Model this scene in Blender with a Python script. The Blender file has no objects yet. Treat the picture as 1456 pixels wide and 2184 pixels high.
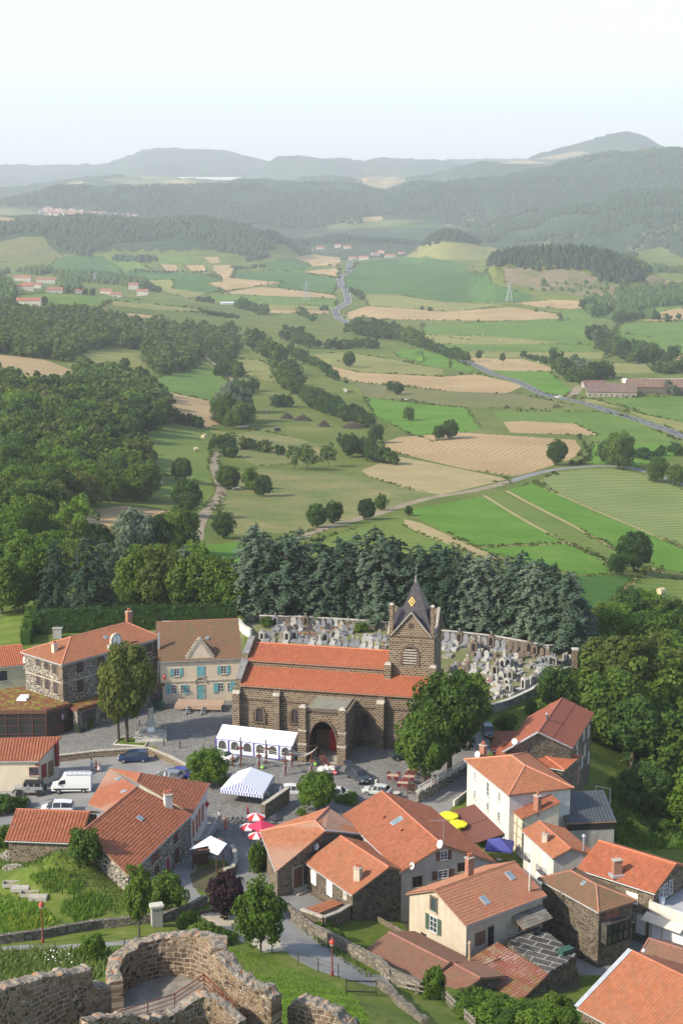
import bpy,bmesh,math,random
import numpy as np
from mathutils import Vector,Matrix,geometry,noise
random.seed(7);rng=np.random.RandomState(7)
SC=bpy.context.scene
R=math.radians
# ---------------------------------------------------------------- camera
PITCH=R(11.6);FPX=3500.0;HC=82.0
cam=bpy.data.cameras.new("camera");camo=bpy.data.objects.new("camera",cam)
SC.collection.objects.link(camo);SC.camera=camo
cam.sensor_fit='VERTICAL';cam.sensor_height=36;cam.sensor_width=24
cam.lens=36*FPX/2184
cam.clip_start=1;cam.clip_end=60000
camo.location=(0,0,HC);camo.rotation_euler=(math.pi/2-PITCH,0,0)
# ---------------------------------------------------------------- sky and sun
SUN_EL=R(36);SUN_AZ_VEC=Vector((-1,-0.52,0)).normalized()
w=bpy.data.worlds.new("World");SC.world=w;w.use_nodes=True
nt=w.node_tree;bg=nt.nodes['Background']
sky=nt.nodes.new('ShaderNodeTexSky');sky.sky_type='NISHITA';sky.sun_disc=False
sky.sun_elevation=SUN_EL
sky.sun_rotation=math.atan2(SUN_AZ_VEC.x,SUN_AZ_VEC.y)
sky.air_density=1.0;sky.dust_density=1.6;sky.ozone_density=1.0;sky.altitude=800
tm=nt.nodes.new('ShaderNodeMix');tm.data_type='RGBA';tm.blend_type='MULTIPLY';tm.inputs[0].default_value=1;tm.inputs[7].default_value=(1.0,.965,.92,1)
nt.links.new(sky.outputs[0],tm.inputs[6]);nt.links.new(tm.outputs[2],bg.inputs[0]);bg.inputs[1].default_value=0.15
sl=bpy.data.lights.new("sun",'SUN');slo=bpy.data.objects.new("sun",sl);SC.collection.objects.link(slo)
sl.energy=3.2;sl.angle=R(2.0);sl.color=(1.0,0.91,0.74)
dvec=-(SUN_AZ_VEC*math.cos(SUN_EL)+Vector((0,0,math.sin(SUN_EL))))
slo.rotation_euler=dvec.to_track_quat('-Z','Y').to_euler();slo.location=(-50,-50,200)
SC.view_settings.view_transform='Standard';SC.view_settings.look='None'
SC.view_settings.exposure=1.07;SC.view_settings.gamma=1
SC.view_settings.use_curve_mapping=False
SC.cycles.max_bounces=5;SC.cycles.diffuse_bounces=3;SC.cycles.transparent_max_bounces=8
SC.cycles.volume_bounces=2;SC.cycles.use_denoising=True
# ---------------------------------------------------------------- survey: photo pixel -> world
cp,sp=math.cos(PITCH),math.sin(PITCH)
def ray(x,y):
 dx=(x-728)/FPX;dy=(y-1092)/FPX
 return np.array([dx,cp-dy*sp,-sp-dy*cp])
def P(x,y,z=0.0):  # point at height z
 d=ray(x,y);t=(z-HC)/d[2]
 return Vector((d[0]*t,d[1]*t,z))
def PY(x,y,Y):  # point at distance Y
 d=ray(x,y);t=Y/d[1]
 return Vector((d[0]*t,Y,HC+d[2]*t))
def PX(p):  # world -> pixel
 q=np.array([p[0],p[1],p[2]-HC]);dep=q[1]*cp-q[2]*sp;up=q[1]*sp+q[2]*cp
 return (728+FPX*q[0]/dep,1092-FPX*up/dep)
def HZ(p,y):  # height of a point above p that shows at row y
 d=ray(728,y);return HC+d[2]*p[1]/d[1]
def PW(plane,x,y):  # ray meets wall plane (point, normal)
 d=Vector(ray(x,y));o=Vector((0,0,HC));q,n=plane
 return o+d*((q-o).dot(n)/d.dot(n))
def c1(x,y):return (x*.3434,1280+y*.3434)
def c2(x,y):return (450+x*.3434,1200+y*.3434)
def c3(x,y):return (900+x*.3819,1280+y*.3819)
def c4(x,y):return (x*.3434,1700+y*.3434)
def c5(x,y):return (450+x*.3434,1640+y*.3434)
def c6(x,y):return (900+x*.3819,1700+y*.3819)
# ---------------------------------------------------------------- object helpers
COL=SC.collection
def link(o,parent=None):
 COL.objects.link(o)
 if parent is not None:o.parent=parent
 return o
def tag(o,label=None,cat=None,group=None,kind=None):
 if label:o['label']=label
 if cat:o['category']=cat
 if group:o['group']=group
 if kind:o['kind']=kind
 return o
def empty(name,loc,rz=0,label=None,cat=None,group=None,s=1.0):
 o=bpy.data.objects.new(name,None);COL.objects.link(o)
 o.location=loc;o.rotation_euler=(0,0,rz);o.scale=(s,s,s);o.empty_display_size=.5
 return tag(o,label,cat,group)
def copy_tree(o,parent=None,loc=None,rz=None,s=None,label=None,group=None):
 c=o.copy();COL.objects.link(c)
 if parent is not None:c.parent=parent
 for ch in o.children:copy_tree(ch,c)
 if loc is not None:c.location=loc
 if rz is not None:c.rotation_euler=(0,0,rz)
 if s is not None:c.scale=(s,s,s) if not hasattr(s,'__len__') else s
 if label:c['label']=label
 if group:c['group']=group
 return c
class MB:
 """collects shapes into one mesh; world or local coordinates"""
 def __init__(s):s.v=[];s.f=[];s.m=[];s.sm=[]
 def add(s,vs,fs,mi=0,smooth=False):
  b=len(s.v);s.v+=[tuple(v) for v in vs]
  for f in fs:s.f.append([b+i for i in f]);s.m.append(mi);s.sm.append(smooth)
 def box(s,c,size,rz=0,mi=0,taper=1.0,ax=None):
  sx,sy,sz=size[0]/2,size[1]/2,size[2]/2;vs=[]
  ca,sa=math.cos(rz),math.sin(rz)
  for z,k in ((-sz,1),(sz,taper)):
   for x,y in ((-sx,-sy),(sx,-sy),(sx,sy),(-sx,sy)):
    x*=k;y*=k
    if ax is not None:
     p=ax@Vector((x,y,z));vs.append((c[0]+p.x,c[1]+p.y,c[2]+p.z))
    else:vs.append((c[0]+x*ca-y*sa,c[1]+x*sa+y*ca,c[2]+z))
  s.add(vs,[(3,2,1,0),(4,5,6,7),(0,1,5,4),(1,2,6,5),(2,3,7,6),(3,0,4,7)],mi)
 def rod(s,a,b,r,r2=None,n=6,mi=0,smooth=True,caps=True):
  a=Vector(a);b=Vector(b);r2=r if r2 is None else r2
  d=(b-a);q=d.to_track_quat('Z','Y');vs=[]
  for p,rr in ((a,r),(b,r2)):
   for i in range(n):
    t=2*math.pi*i/n;vs.append(p+q@Vector((rr*math.cos(t),rr*math.sin(t),0)))
  fs=[(i,(i+1)%n,n+(i+1)%n,n+i) for i in range(n)]
  s.add(vs,fs,mi,smooth)
  if caps:s.add(vs,[tuple(range(n-1,-1,-1)),tuple(range(n,2*n))],mi)
 def bar(s,a,b,w,h,mi=0):
  a=Vector(a);b=Vector(b);d=b-a;L=d.length
  if L<1e-6:return
  q=d.to_track_quat('Y','Z').to_matrix()
  s.box((a+b)/2,(w,L,h),mi=mi,ax=q)
 def lathe(s,prof,c=(0,0,0),n=10,mi=0,smooth=True):
  vs=[];m=len(prof)
  for r,z in prof:
   for i in range(n):
    t=2*math.pi*i/n;vs.append((c[0]+r*math.cos(t),c[1]+r*math.sin(t),c[2]+z))
  fs=[(k*n+i,k*n+(i+1)%n,(k+1)*n+(i+1)%n,(k+1)*n+i) for k in range(m-1) for i in range(n)]
  s.add(vs,fs,mi,smooth)
  s.add(vs,[tuple(range(n-1,-1,-1)),tuple(range((m-1)*n,m*n))],mi)
 def prism(s,poly,z0,z1,mi=0,mtop=None):
  n=len(poly)
  zz0=z0 if hasattr(z0,'__len__') else [z0]*n;zz1=z1 if hasattr(z1,'__len__') else [z1]*n
  vs=[(p[0],p[1],zz0[i]) for i,p in enumerate(poly)]+[(p[0],p[1],zz1[i]) for i,p in enumerate(poly)]
  s.add(vs,[(i,(i+1)%n,n+(i+1)%n,n+i) for i in range(n)],mi)
  s.add(vs,[tuple(range(n-1,-1,-1))],mi);s.add(vs,[tuple(range(n,2*n))],mi if mtop is None else mtop)
 def build(s,name,mats,parent=None,loc=None,uv=True,rz=0):
  me=bpy.data.meshes.new(name);me.from_pydata(s.v,[],s.f);me.validate()
  if not isinstance(mats,(list,tuple)):mats=[mats]
  for m in mats:me.materials.append(m)
  if len(me.polygons)==len(s.f):
   me.polygons.foreach_set('material_index',s.m);me.polygons.foreach_set('use_smooth',s.sm)
  if uv:auto_uv(me)
  o=bpy.data.objects.new(name,me)
  if loc is not None:o.location=loc
  o.rotation_euler=(0,0,rz)
  return link(o,parent)
def auto_uv(me):
 n=len(me.polygons)
 if n==0:return
 uvl=me.uv_layers.new(name='UVMap');L=len(me.loops)
 nor=np.empty(n*3);me.polygons.foreach_get('normal',nor);nor=nor.reshape(-1,3)
 co=np.empty(len(me.vertices)*3);me.vertices.foreach_get('co',co);co=co.reshape(-1,3)
 vi=np.empty(L,dtype=np.int64);me.loops.foreach_get('vertex_index',vi)
 lt=np.empty(n,dtype=np.int64);me.polygons.foreach_get('loop_total',lt)
 pi=np.repeat(np.arange(n),lt)
 t=np.stack([-nor[:,1],nor[:,0],np.zeros(n)],1);ln=np.linalg.norm(t,axis=1)
 flat=ln<.02;t[flat]=(1,0,0);ln[flat]=1;t/=ln[:,None]
 b=np.cross(nor,t);c=co[vi]
 uv=np.stack([(c*t[pi]).sum(1),(c*b[pi]).sum(1)],1)
 uvl.data.foreach_set('uv',uv.ravel())
def recalc(o):
 bm=bmesh.new();bm.from_mesh(o.data);bmesh.ops.recalc_face_normals(bm,faces=bm.faces);bm.to_mesh(o.data);bm.free();return o
def npmesh(name,V,F,mats,parent=None,mi=None,smooth=False,uv=False):
 """V (n,3), F (m,k) numpy"""
 me=bpy.data.meshes.new(name);V=np.asarray(V,dtype=np.float32);F=np.asarray(F,dtype=np.int32);k=F.shape[1]
 me.vertices.add(len(V));me.vertices.foreach_set('co',V.ravel())
 me.loops.add(F.size);me.loops.foreach_set('vertex_index',F.ravel())
 me.polygons.add(len(F));me.polygons.foreach_set('loop_start',np.arange(0,F.size,k,dtype=np.int32))
 me.polygons.foreach_set('loop_total',np.full(len(F),k,dtype=np.int32))
 if mi is not None:me.polygons.foreach_set('material_index',np.asarray(mi,dtype=np.int32))
 me.polygons.foreach_set('use_smooth',np.full(len(F),smooth))
 me.update(calc_edges=True);me.validate()
 for m in (mats if isinstance(mats,(list,tuple)) else [mats]):me.materials.append(m)
 if uv:auto_uv(me)
 return link(bpy.data.objects.new(name,me),parent)
 # ---------------------------------------------------------------- materials
class NM:
 def __init__(s,name,rough=.85,spec=.25):
  s.m=bpy.data.materials.new(name);s.m.use_nodes=True;s.t=s.m.node_tree;s.p=s.t.nodes['Principled BSDF']
  s.p.inputs['Roughness'].default_value=rough;s.p.inputs['Specular IOR Level'].default_value=spec
 def n(s,typ,**kw):
  nd=s.t.nodes.new('ShaderNode'+typ)
  for k,v in kw.items():
   if k in nd.inputs:nd.inputs[k].default_value=v
   else:setattr(nd,k,v)
  return nd
 def l(s,a,b):s.t.links.new(a,b)
 def co(s,kind='Object',scale=None):
  tc=s.n('TexCoord');out=tc.outputs[kind]
  if scale is not None:
   mp=s.n('Mapping');mp.inputs['Scale'].default_value=scale;s.l(out,mp.inputs[0]);out=mp.outputs[0]
  return out
 def noise(s,co,scale,detail=3,rough=.55,dist=0):
  nd=s.n('TexNoise',Scale=scale,Detail=detail,Roughness=rough,Distortion=dist);s.l(co,nd.inputs['Vector']);return nd.outputs['Fac']
 def ramp(s,fac,stops):
  r=s.n('ValToRGB');cr=r.color_ramp;s.l(fac,r.inputs[0])
  while len(cr.elements)<len(stops):cr.elements.new(.5)
  for e,(p,c) in zip(cr.elements,stops):
   e.position=p;e.color=(*c,1) if len(c)==3 else c
  return r.outputs[0]
 def mix(s,fac,a,b,mode='MIX'):
  m=s.n('Mix',data_type='RGBA',blend_type=mode)
  for sock,v in ((m.inputs[0],fac),(m.inputs[6],a),(m.inputs[7],b)):
   if hasattr(v,'is_output'):s.l(v,sock)
   elif isinstance(v,(int,float)):sock.default_value=v
   else:sock.default_value=(*v,1)
  return m.outputs[2]
 def math(s,op,a,b=0.0,c=None):
  m=s.n('Math',operation=op)
  for i,v in enumerate((a,b,c)):
   if v is None:continue
   if hasattr(v,'is_output'):s.l(v,m.inputs[i])
   else:m.inputs[i].default_value=v
  return m.outputs[0]
 def bump(s,h,strength=.5,dist=.05):
  b=s.n('Bump',Strength=strength,Distance=dist);s.l(h,b.inputs['Height']);s.l(b.outputs[0],s.p.inputs['Normal'])
 def out(s,c):
  if hasattr(c,'is_output'):s.l(c,s.p.inputs['Base Color'])
  else:s.p.inputs['Base Color'].default_value=(*c,1)
  return s.m
MC={}
def flat(name,c,rough=.6,metal=0,spec=.4,var=.12,sc=1.5):
 if name in MC:return MC[name]
 k=NM(name,rough,spec);k.p.inputs['Metallic'].default_value=metal
 f=k.noise(k.co(),sc,4)
 a=tuple(x*(1-var) for x in c);b=tuple(min(1,x*(1+var)) for x in c)
 MC[name]=k.out(k.ramp(f,[(.3,a),(.7,b)]));return MC[name]
def glass(name='window_glass',c=(.03,.04,.05)):
 if name in MC:return MC[name]
 k=NM(name,.12,.6);f=k.noise(k.co(),.7,2);MC[name]=k.out(k.ramp(f,[(.35,c),(.7,tuple(x*1.8 for x in c))]));return MC[name]
def plaster(name,c,dirt=(.25,.22,.18),amt=.35):
 k=NM(name,.9,.15);co=k.co('UV')
 a=k.noise(co,.5,5,.6);st=k.noise(k.co('UV',(1.6,.18,1)),1.0,4,.6)
 f=k.math('MULTIPLY',k.math('MULTIPLY',a,st),amt*3.2);f=k.math('SUBTRACT',f,amt*.45);f=k.math('MAXIMUM',f,0)
 c0=k.mix(k.noise(co,3,3),tuple(x*.93 for x in c),tuple(min(1,x*1.05) for x in c))
 k.bump(k.noise(co,14,3),.25,.03)
 return k.out(k.mix(f,c0,dirt))
def brickwall(name,cs,mortar,bw=.5,bh=.26,ms=.035,dist=.1):
 k=NM(name,.92,.12);co=k.co('UV')
 # distort a little so courses are not ruler straight
 nz=k.n('TexNoise',Scale=.9,Detail=2.0);k.l(co,nz.inputs['Vector'])
 va=k.n('VectorMath',operation='SUBTRACT');k.l(nz.outputs['Color'],va.inputs[0]);va.inputs[1].default_value=(.5,.5,.5)
 vs=k.n('VectorMath',operation='SCALE');k.l(va.outputs[0],vs.inputs[0]);vs.inputs['Scale'].default_value=dist
 vv=k.n('VectorMath',operation='ADD');k.l(co,vv.inputs[0]);k.l(vs.outputs[0],vv.inputs[1])
 b=k.n('TexBrick');k.l(vv.outputs[0],b.inputs['Vector']);b.inputs['Scale'].default_value=1
 b.inputs['Mortar Size'].default_value=ms;b.inputs['Mortar Smooth'].default_value=.25;b.inputs['Brick Width'].default_value=bw;b.inputs['Row Height'].default_value=bh
 b.inputs['Color1'].default_value=(1,1,1,1);b.inputs['Color2'].default_value=(0,0,0,1);b.inputs['Mortar'].default_value=(.5,.5,.5,1)
 wn=k.noise(k.co('UV'),.35,4);fine=k.noise(co,6,3)
 t=k.mix(.35,b.outputs['Color'],k.mix(.5,wn,fine))
 col=k.ramp(t,[(.15,cs[0]),(.5,cs[1]),(.85,cs[2])])
 k.bump(k.math('SUBTRACT',1,b.outputs['Fac']),.6,.05)
 return k.out(k.mix(b.outputs['Fac'],col,k.mix(wn,tuple(x*.75 for x in mortar),mortar)))
def rubble(name,cs,mortar,scale=3.2,edge=.09,stretch=1.4):
 k=NM(name,.93,.1);co=k.co('UV',(1/stretch,1,1))
 v=k.n('TexVoronoi',Scale=scale,feature='DISTANCE_TO_EDGE');k.l(co,v.inputs['Vector'])
 v2=k.n('TexVoronoi',Scale=scale);k.l(co,v2.inputs['Vector'])
 sep=k.n('SeparateColor');k.l(v2.outputs['Color'],sep.inputs[0])
 big=k.noise(k.co('UV'),.3,4)
 t=k.mix(.3,sep.outputs[0],big)
 col=k.ramp(t,[(.1,cs[0]),(.5,cs[1]),(.9,cs[2])])
 e=k.ramp(v.outputs['Distance'],[(edge*.45,(1,1,1)),(edge,(0,0,0))])
 k.bump(v.outputs['Distance'],.8,.12)
 return k.out(k.mix(e,col,k.mix(big,tuple(x*.8 for x in mortar),mortar)))
def tiles(name,c,c2,dirt=(.12,.1,.07),amt=.0,w=.33,row=.38,bump=.5):
 """clay tiles: a hue per tile, weathering patches; the corrugation itself is geometry"""
 k=NM(name,.8,.25);co=k.co('UV')
 sx=k.n('SeparateXYZ');k.l(co,sx.inputs[0])
 uu=k.math('FLOOR',k.math('DIVIDE',sx.outputs[0],w));vv=k.math('FLOOR',k.math('DIVIDE',sx.outputs[1],row))
 cx=k.n('CombineXYZ');k.l(uu,cx.inputs[0]);k.l(vv,cx.inputs[1])
 wn=k.n('TexWhiteNoise');k.l(cx.outputs[0],wn.inputs['Vector'])
 big=k.noise(k.co(),.22,5,.65);fine=k.noise(k.co(),2.2,5,.7)
 base=k.mix(k.mix(.45,wn.outputs['Value'],big),tuple(x*.82 for x in c),tuple(min(1,x*1.12) for x in c2));blot=k.ramp(k.noise(k.co(),.9,6,.75),[(.5,(0,0,0)),(.72,(1,1,1))]);base=k.mix(k.math('MULTIPLY',blot,.45),base,tuple(x*.45+.02 for x in c));st=k.ramp(k.noise(k.co('UV',(1.6,.25,1)),1.0,4,.6),[(.45,(0,0,0)),(.75,(1,1,1))]);base=k.mix(k.math('MULTIPLY',st,.35),base,(.16,.12,.085))
 if amt>0:
  f=k.ramp(k.mix(.5,fine,k.mix(.4,big,wn.outputs['Value'])),[(.62-amt*.4,(0,0,0)),(.78-amt*.25,(1,1,1))])
  base=k.mix(k.math('MULTIPLY',f,.25+amt*.7),base,dirt)
 else:base=k.mix(k.math('MULTIPLY',fine,.3),base,tuple(x*.5 for x in c))
 k.bump(k.noise(k.co(),9,3),.35,.03)
 return k.out(base)
def ground_mat(name,cols,scale=.05,scale2=.8,detail=6,stripe=None,rough=.95,bump=.3):
 k=NM(name,rough,.1);co=k.co()
 a=k.noise(co,scale,detail,.6);b=k.noise(co,scale2,4,.7)
 f=k.mix(.45,a,b)
 if stripe:
  ang,wid,amt=stripe
  mp=k.n('Mapping');mp.inputs['Rotation'].default_value=(0,0,ang);k.l(co,mp.inputs[0])
  wv=k.n('TexWave',Scale=1/wid*.31,Distortion=3.0,Detail=2.0);wv.inputs['Detail Scale'].default_value=.6;k.l(mp.outputs[0],wv.inputs[0])
  f=k.mix(amt,f,wv.outputs['Fac'])
 k.bump(b,bump,.3)
 n=len(cols);return k.out(k.ramp(f,[(.3+.4*i/(n-1),c) for i,c in enumerate(cols)]))
def foliage(name,cols,sc=.35,trans=.38,objvar=.35):
 k=NM(name,.65,.2);co=k.n('NewGeometry').outputs['Position']
 a=k.noise(co,sc,3,.6);b=k.noise(co,2.2,3,.7)
 oi=k.n('ObjectInfo');f=k.mix(.4,a,b);f=k.mix(objvar,f,oi.outputs['Random'])
 n=len(cols);c=k.ramp(f,[(.25+.5*i/(n-1),cc) for i,cc in enumerate(cols)])
 k.l(c,k.p.inputs['Base Color'])
 tr=k.n('BsdfTranslucent');k.l(k.mix(1,c,(1.0,1.15,.5),'MULTIPLY'),tr.inputs[0])
 ms=k.n('MixShader');ms.inputs[0].default_value=trans;k.l(k.p.outputs[0],ms.inputs[1]);k.l(tr.outputs[0],ms.inputs[2])
 k.l(ms.outputs[0],k.t.nodes['Material Output'].inputs['Surface'])
 return k.m
 # ================================================================ TERRAIN
def cv(x0,y0,k):return lambda pts:[(x0+x*k,y0+y*k) for x,y in pts]
d1=cv(0,280,.5);d2=cv(728,280,.5);d3=cv(0,640,.3434);d4=cv(450,640,.3503);d5=cv(900,640,.3819)
d6=cv(0,960,.3434);d7=cv(450,960,.3503);d8=cv(900,960,.3819);dd=cv(0,0,1)
e1=cv(0,1280,.3434);e2=cv(450,1200,.3434);e3=cv(900,1280,.3819);e4=cv(0,1700,.3434);e5=cv(450,1640,.3434);e6=cv(900,1700,.3819)
SCOL=np.array([-.6,-.21,-.14,-.07,0,.07,.14,.21,.6])
PROF=[
(40,[44,44,44,44,44,44,44,44,44]),(80,[32,32,33,33,33,33,33,33,33]),(100,[25,25,26,26,26,25,24,23,20]),
(115,[18,18,19,20,19.5,17.5,16,15,14]),(125,[14.5,14.5,15,15.5,15,13,12,11,10]),(135,[11,10.5,10.5,11,10,8.5,7.5,5,4]),
(147,[7.5,7.2,7.2,7,6,4.2,2.5,0,-2]),(160,[5,4.8,4.8,4.2,3.2,.6,-.5,-1,-3]),(175,[3.2,3,2.8,2.2,1,-1.5,-2.2,-2.5,-6]),
(190,[1,.6,.6,.5,.1,-2,-3,-4,-8]),(205,[-1,-1.2,-.6,0,0,-2.2,-3.4,-8,-12]),(220,[-1,-1.2,-.4,0,0,-.4,-3.2,-10,-15]),
(240,[-1,-.6,0,0,0,0,-2,-12,-17]),(270,[-1,0,0,0,0,0,-1,-14,-20]),(300,[-2,-.5,0,0,0,0,-1,-16,-22]),
(320,[-5,-3,-2,-1.5,-1,-1,-4,-18,-25]),(345,[-8,-7,-6,-6,-6,-6,-9,-20,-28]),(390,[-12,-12,-13,-15,-15,-16,-19,-26,-34]),
(540,[-22,-25,-29,-33,-33.5,-34,-37,-42,-48]),(690,[-26,-30,-37,-45,-46.5,-48,-51,-56,-60]),(920,[-28,-36,-46,-58,-61,-62,-64,-67,-70]),
(1070,[-30,-40,-52,-65,-68,-69,-70,-71,-72]),(1470,[-45,-53,-66,-81,-84,-86,-87,-88,-88]),(1790,[-50,-57,-74,-93,-96,-97,-98,-98,-98]),
(2040,[-52,-60,-78,-98,-103,-104,-104,-104,-104]),(2340,[-70,-77,-92,-106,-110,-110,-110,-110,-110]),(2800,[-95,-98,-106,-111,-112,-112,-112,-112,-112]),(3800,[-118]*9),(6000,[-120]*9),(30000,[-120]*9)]
PLY=np.log(np.array([r[0] for r in PROF]));PZ=np.array([r[1] for r in PROF],float)
def s_of(x):return (x-728)/FPX/cp
def pchip_w(t):return t
RIDGES=[  # (pixel polyline of the crest, distance, front width, back width)
([(-700,362),(0,358),(90,351),(240,356),(330,366),(560,372),(700,352),(840,347),(1000,346),(1150,340),(1456,342),(2100,350)],14500,4500,3000),
([(150,400),(240,357),(300,333),(350,318),(400,322),(480,324),(550,343),(640,372),(700,400)],13300,2300,2500),
([(540,380),(600,341),(650,329),(700,338),(780,345),(870,342),(960,345),(1060,372)],12300,2200,2000),
([(960,372),(1090,337),(1180,313),(1250,301),(1300,295),(1350,300),(1420,328),(1500,340),(1700,380)],10600,2000,2500),
([(-700,392),(0,384),(110,396),(240,372),(330,384),(460,378),(560,386),(700,372),(850,392),(980,352),(1100,352),(1250,370),(1500,380)],8900,1500,1800),
([(-500,430),(0,440),(50,421),(130,403),(240,398),(400,400),(600,393),(750,393),(812,408),(850,440),(900,470)],6700,1300,1400),
([(780,440),(830,410),(870,395),(960,376),(1050,373),(1150,361),(1250,340),(1350,332),(1456,335),(1700,330),(2100,325)],6900,1700,1500),
([(880,515),(960,496),(1050,472),(1150,452),(1250,431),(1350,408),(1456,385),(1700,350),(2000,340)],5300,1300,1000),
([(-500,495),(0,480),(90,470),(200,465),(330,467),(440,462),(500,475),(560,497),(620,522),(680,556)],4300,900,700),
([(860,556),(885,540),(910,512),(940,497),(975,500),(1020,520),(1090,536),(1150,560)],4050,420,500),
([(1000,575),(1040,552),(1090,540),(1160,533),(1250,540),(1330,562),(1380,590),(1420,610)],2800,260,400),
]
for r in RIDGES:
 xs=np.array([p[0] for p in r[0]],float);zs=[]
 for x,y in r[0]:zs.append(PY(x,y,r[1]).z)
 r_=(np.array([s_of(x) for x in xs]),np.array(zs));r[0][:]=[r_]
def sm(t):t=np.clip(t,0,1);return t*t*(3-2*t)
NZ=rng.rand(64,64)
def vnoise(x,y):
 xi=np.floor(x).astype(int);yi=np.floor(y).astype(int);fx=x-xi;fy=y-yi;fx=fx*fx*(3-2*fx);fy=fy*fy*(3-2*fy)
 a=NZ[xi%64,yi%64];b=NZ[(xi+1)%64,yi%64];c=NZ[xi%64,(yi+1)%64];d=NZ[(xi+1)%64,(yi+1)%64]
 return a*(1-fx)*(1-fy)+b*fx*(1-fy)+c*(1-fx)*fy+d*fx*fy
def hgt(X,Y):
 X=np.asarray(X,float);Y=np.maximum(np.asarray(Y,float),40.5);s=np.clip(X/Y,-.599,.599);ly=np.log(Y)
 i=np.clip(np.searchsorted(SCOL,s)-1,0,len(SCOL)-2);j=np.clip(np.searchsorted(PLY,ly)-1,0,len(PLY)-2)
 a=(s-SCOL[i])/(SCOL[i+1]-SCOL[i]);b=(ly-PLY[j])/(PLY[j+1]-PLY[j])
 z=PZ[j,i]*(1-a)*(1-b)+PZ[j,i+1]*a*(1-b)+PZ[j+1,i]*(1-a)*b+PZ[j+1,i+1]*a*b
 for (rr,),D,wf,wb in [(r[0],r[1],r[2],r[3]) for r in RIDGES]:
  zr=np.interp(s,rr[0],rr[1],left=-130,right=-130);e=np.minimum(sm((s-rr[0][0])/.012+0),sm((rr[0][-1]-s)/.012))
  t=np.where(Y<D,(D-Y)/wf,(Y-D)/wb);b_=.5*(1+np.cos(np.pi*np.clip(t,0,1)))
  z=np.maximum(z,z+(zr-z)*b_*e) if True else z
 far=np.clip((Y-330)/500,0,1);amp=np.clip(Y/700,.5,9)
 n=(vnoise(X/(Y*.05+20)*1.0,Y/(Y*.04+30)*3)-.5)*0
 z=z+far*amp*((vnoise(X/70+9,Y/90+3)-.5)*2.2+(vnoise(X/260,Y/330)-.5)*5)
 lf=sm((Y-2200)/2500);z=z+lf*((vnoise(X/420+5,Y/600+1)-.5)*60+(vnoise(X/150+31,Y/200+17)-.5)*22)*sm((z+112)/80)
 z=z+4.0*np.exp(-((X+31)**2/34+(Y-174)**2/40));nr=sm((340-Y)/20)*sm((Y-100)/10)*sm((np.abs(z-0)-1.5)/3)
 z=z+nr*(vnoise(X/4+3,Y/4)-.5)*.5
 return z
YM=np.exp(np.linspace(math.log(45),math.log(26000),2200))
def G(x,y):
 """pixel -> point on the ground"""
 d=ray(x,y);t=YM/d[1];zr=HC+d[2]*t;h=hgt(d[0]*t,YM);df=zr-h
 k=np.argmax(df<0)
 if df[k]>=0:k=len(YM)-1
 k=max(k,1);f=df[k-1]/(df[k-1]-df[k]) if df[k-1]!=df[k] else 0
 Y=YM[k-1]+(YM[k]-YM[k-1])*f;X=d[0]/d[1]*Y
 return Vector((X,Y,float(hgt(X,Y))))
def hz(X,Y):return float(hgt(X,Y))
REG=[]  # regions of the ground: (name, material key, world outline)
def densify(pts,closed=True,n=None):
 out=[];m=len(pts)
 for i in range(m if closed else m-1):
  a=pts[i];b=pts[(i+1)%m];L=math.hypot(b[0]-a[0],b[1]-a[1]);k=max(1,int(L/28))
  out+=[(a[0]+(b[0]-a[0])*j/k,a[1]+(b[1]-a[1])*j/k) for j in range(k)]
 return out
def region(mat,pts):
 REG.append((mat,[G(*p) for p in densify(pts)]))
def ribbon_pts(line,width):
 w3=[G(*p) for p in line];out=[]
 # catmull-rom in world xy
 P_=[w3[0]]+w3+[w3[-1]];c=[]
 for i in range(1,len(P_)-2):
  for j in range(5):
   t=j/5;a,b,cc,d=P_[i-1],P_[i],P_[i+1],P_[i+2]
   c.append(.5*((2*b)+(cc-a)*t+(2*a-5*b+4*cc-d)*t*t+(3*b-a-3*cc+d)*t**3))
 c.append(w3[-1]);L=[];Rr=[]
 for i,p in enumerate(c):
  a=c[max(i-1,0)];b=c[min(i+1,len(c)-1)];d=(b-a).xy.normalized();n=Vector((-d.y,d.x))
  w_=width[0]+(width[1]-width[0])*i/(len(c)-1) if hasattr(width,'__len__') else width
  L.append(Vector((p.x+n.x*w_/2,p.y+n.y*w_/2,0)));Rr.append(Vector((p.x-n.x*w_/2,p.y-n.y*w_/2,0)))
 return L,Rr,c
def ribbon(mat,line,width):
 L,Rr,c=ribbon_pts(line,width);REG.append((mat,L+Rr[::-1]));return c
 # ---- fields, far to near
region('tan',d2([(40,215),(120,195),(230,195),(275,212),(160,255),(60,235)]))
region('tan',d2([(820,118),(1010,84),(1060,92),(930,120)]));region('tan',d2([(640,128),(800,125),(900,138),(700,140)]))
region('sage',d1([(420,205),(600,190),(900,205),(980,235),(560,232)]));region('tan',d1([(690,210),(800,208),(850,222),(760,232)]));region('tan',d1([(290,218),(360,212),(350,228),(300,230)]))
region('sage',d1([(-100,330),(60,325),(180,350),(60,360),(-100,350)]));region('tan',d1([(-60,362),(20,365),(110,378),(60,384),(-60,374)]))
region('tan',d2([(-20,385),(60,368),(170,362),(180,375),(0,400)]));region('sage',d2([(-60,400),(200,378),(360,378),(220,405),(0,420),(-60,418)]))
region('tan',d2([(440,402),(480,378),(585,373),(570,392),(510,405)]));region('tan',d2([(575,396),(655,388),(650,402),(590,405)]))
region('sage',d2([(840,470),(1040,425),(1000,450),(870,478)]));region('sage',d2([(740,500),(880,478),(940,500),(800,508)]))
region('sage',d2([(1290,400),(1456,370),(1456,490),(1320,480),(1180,540),(1230,480)]))
region('crop',d2([(200,400),(430,398),(440,408),(240,415)]))
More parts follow.
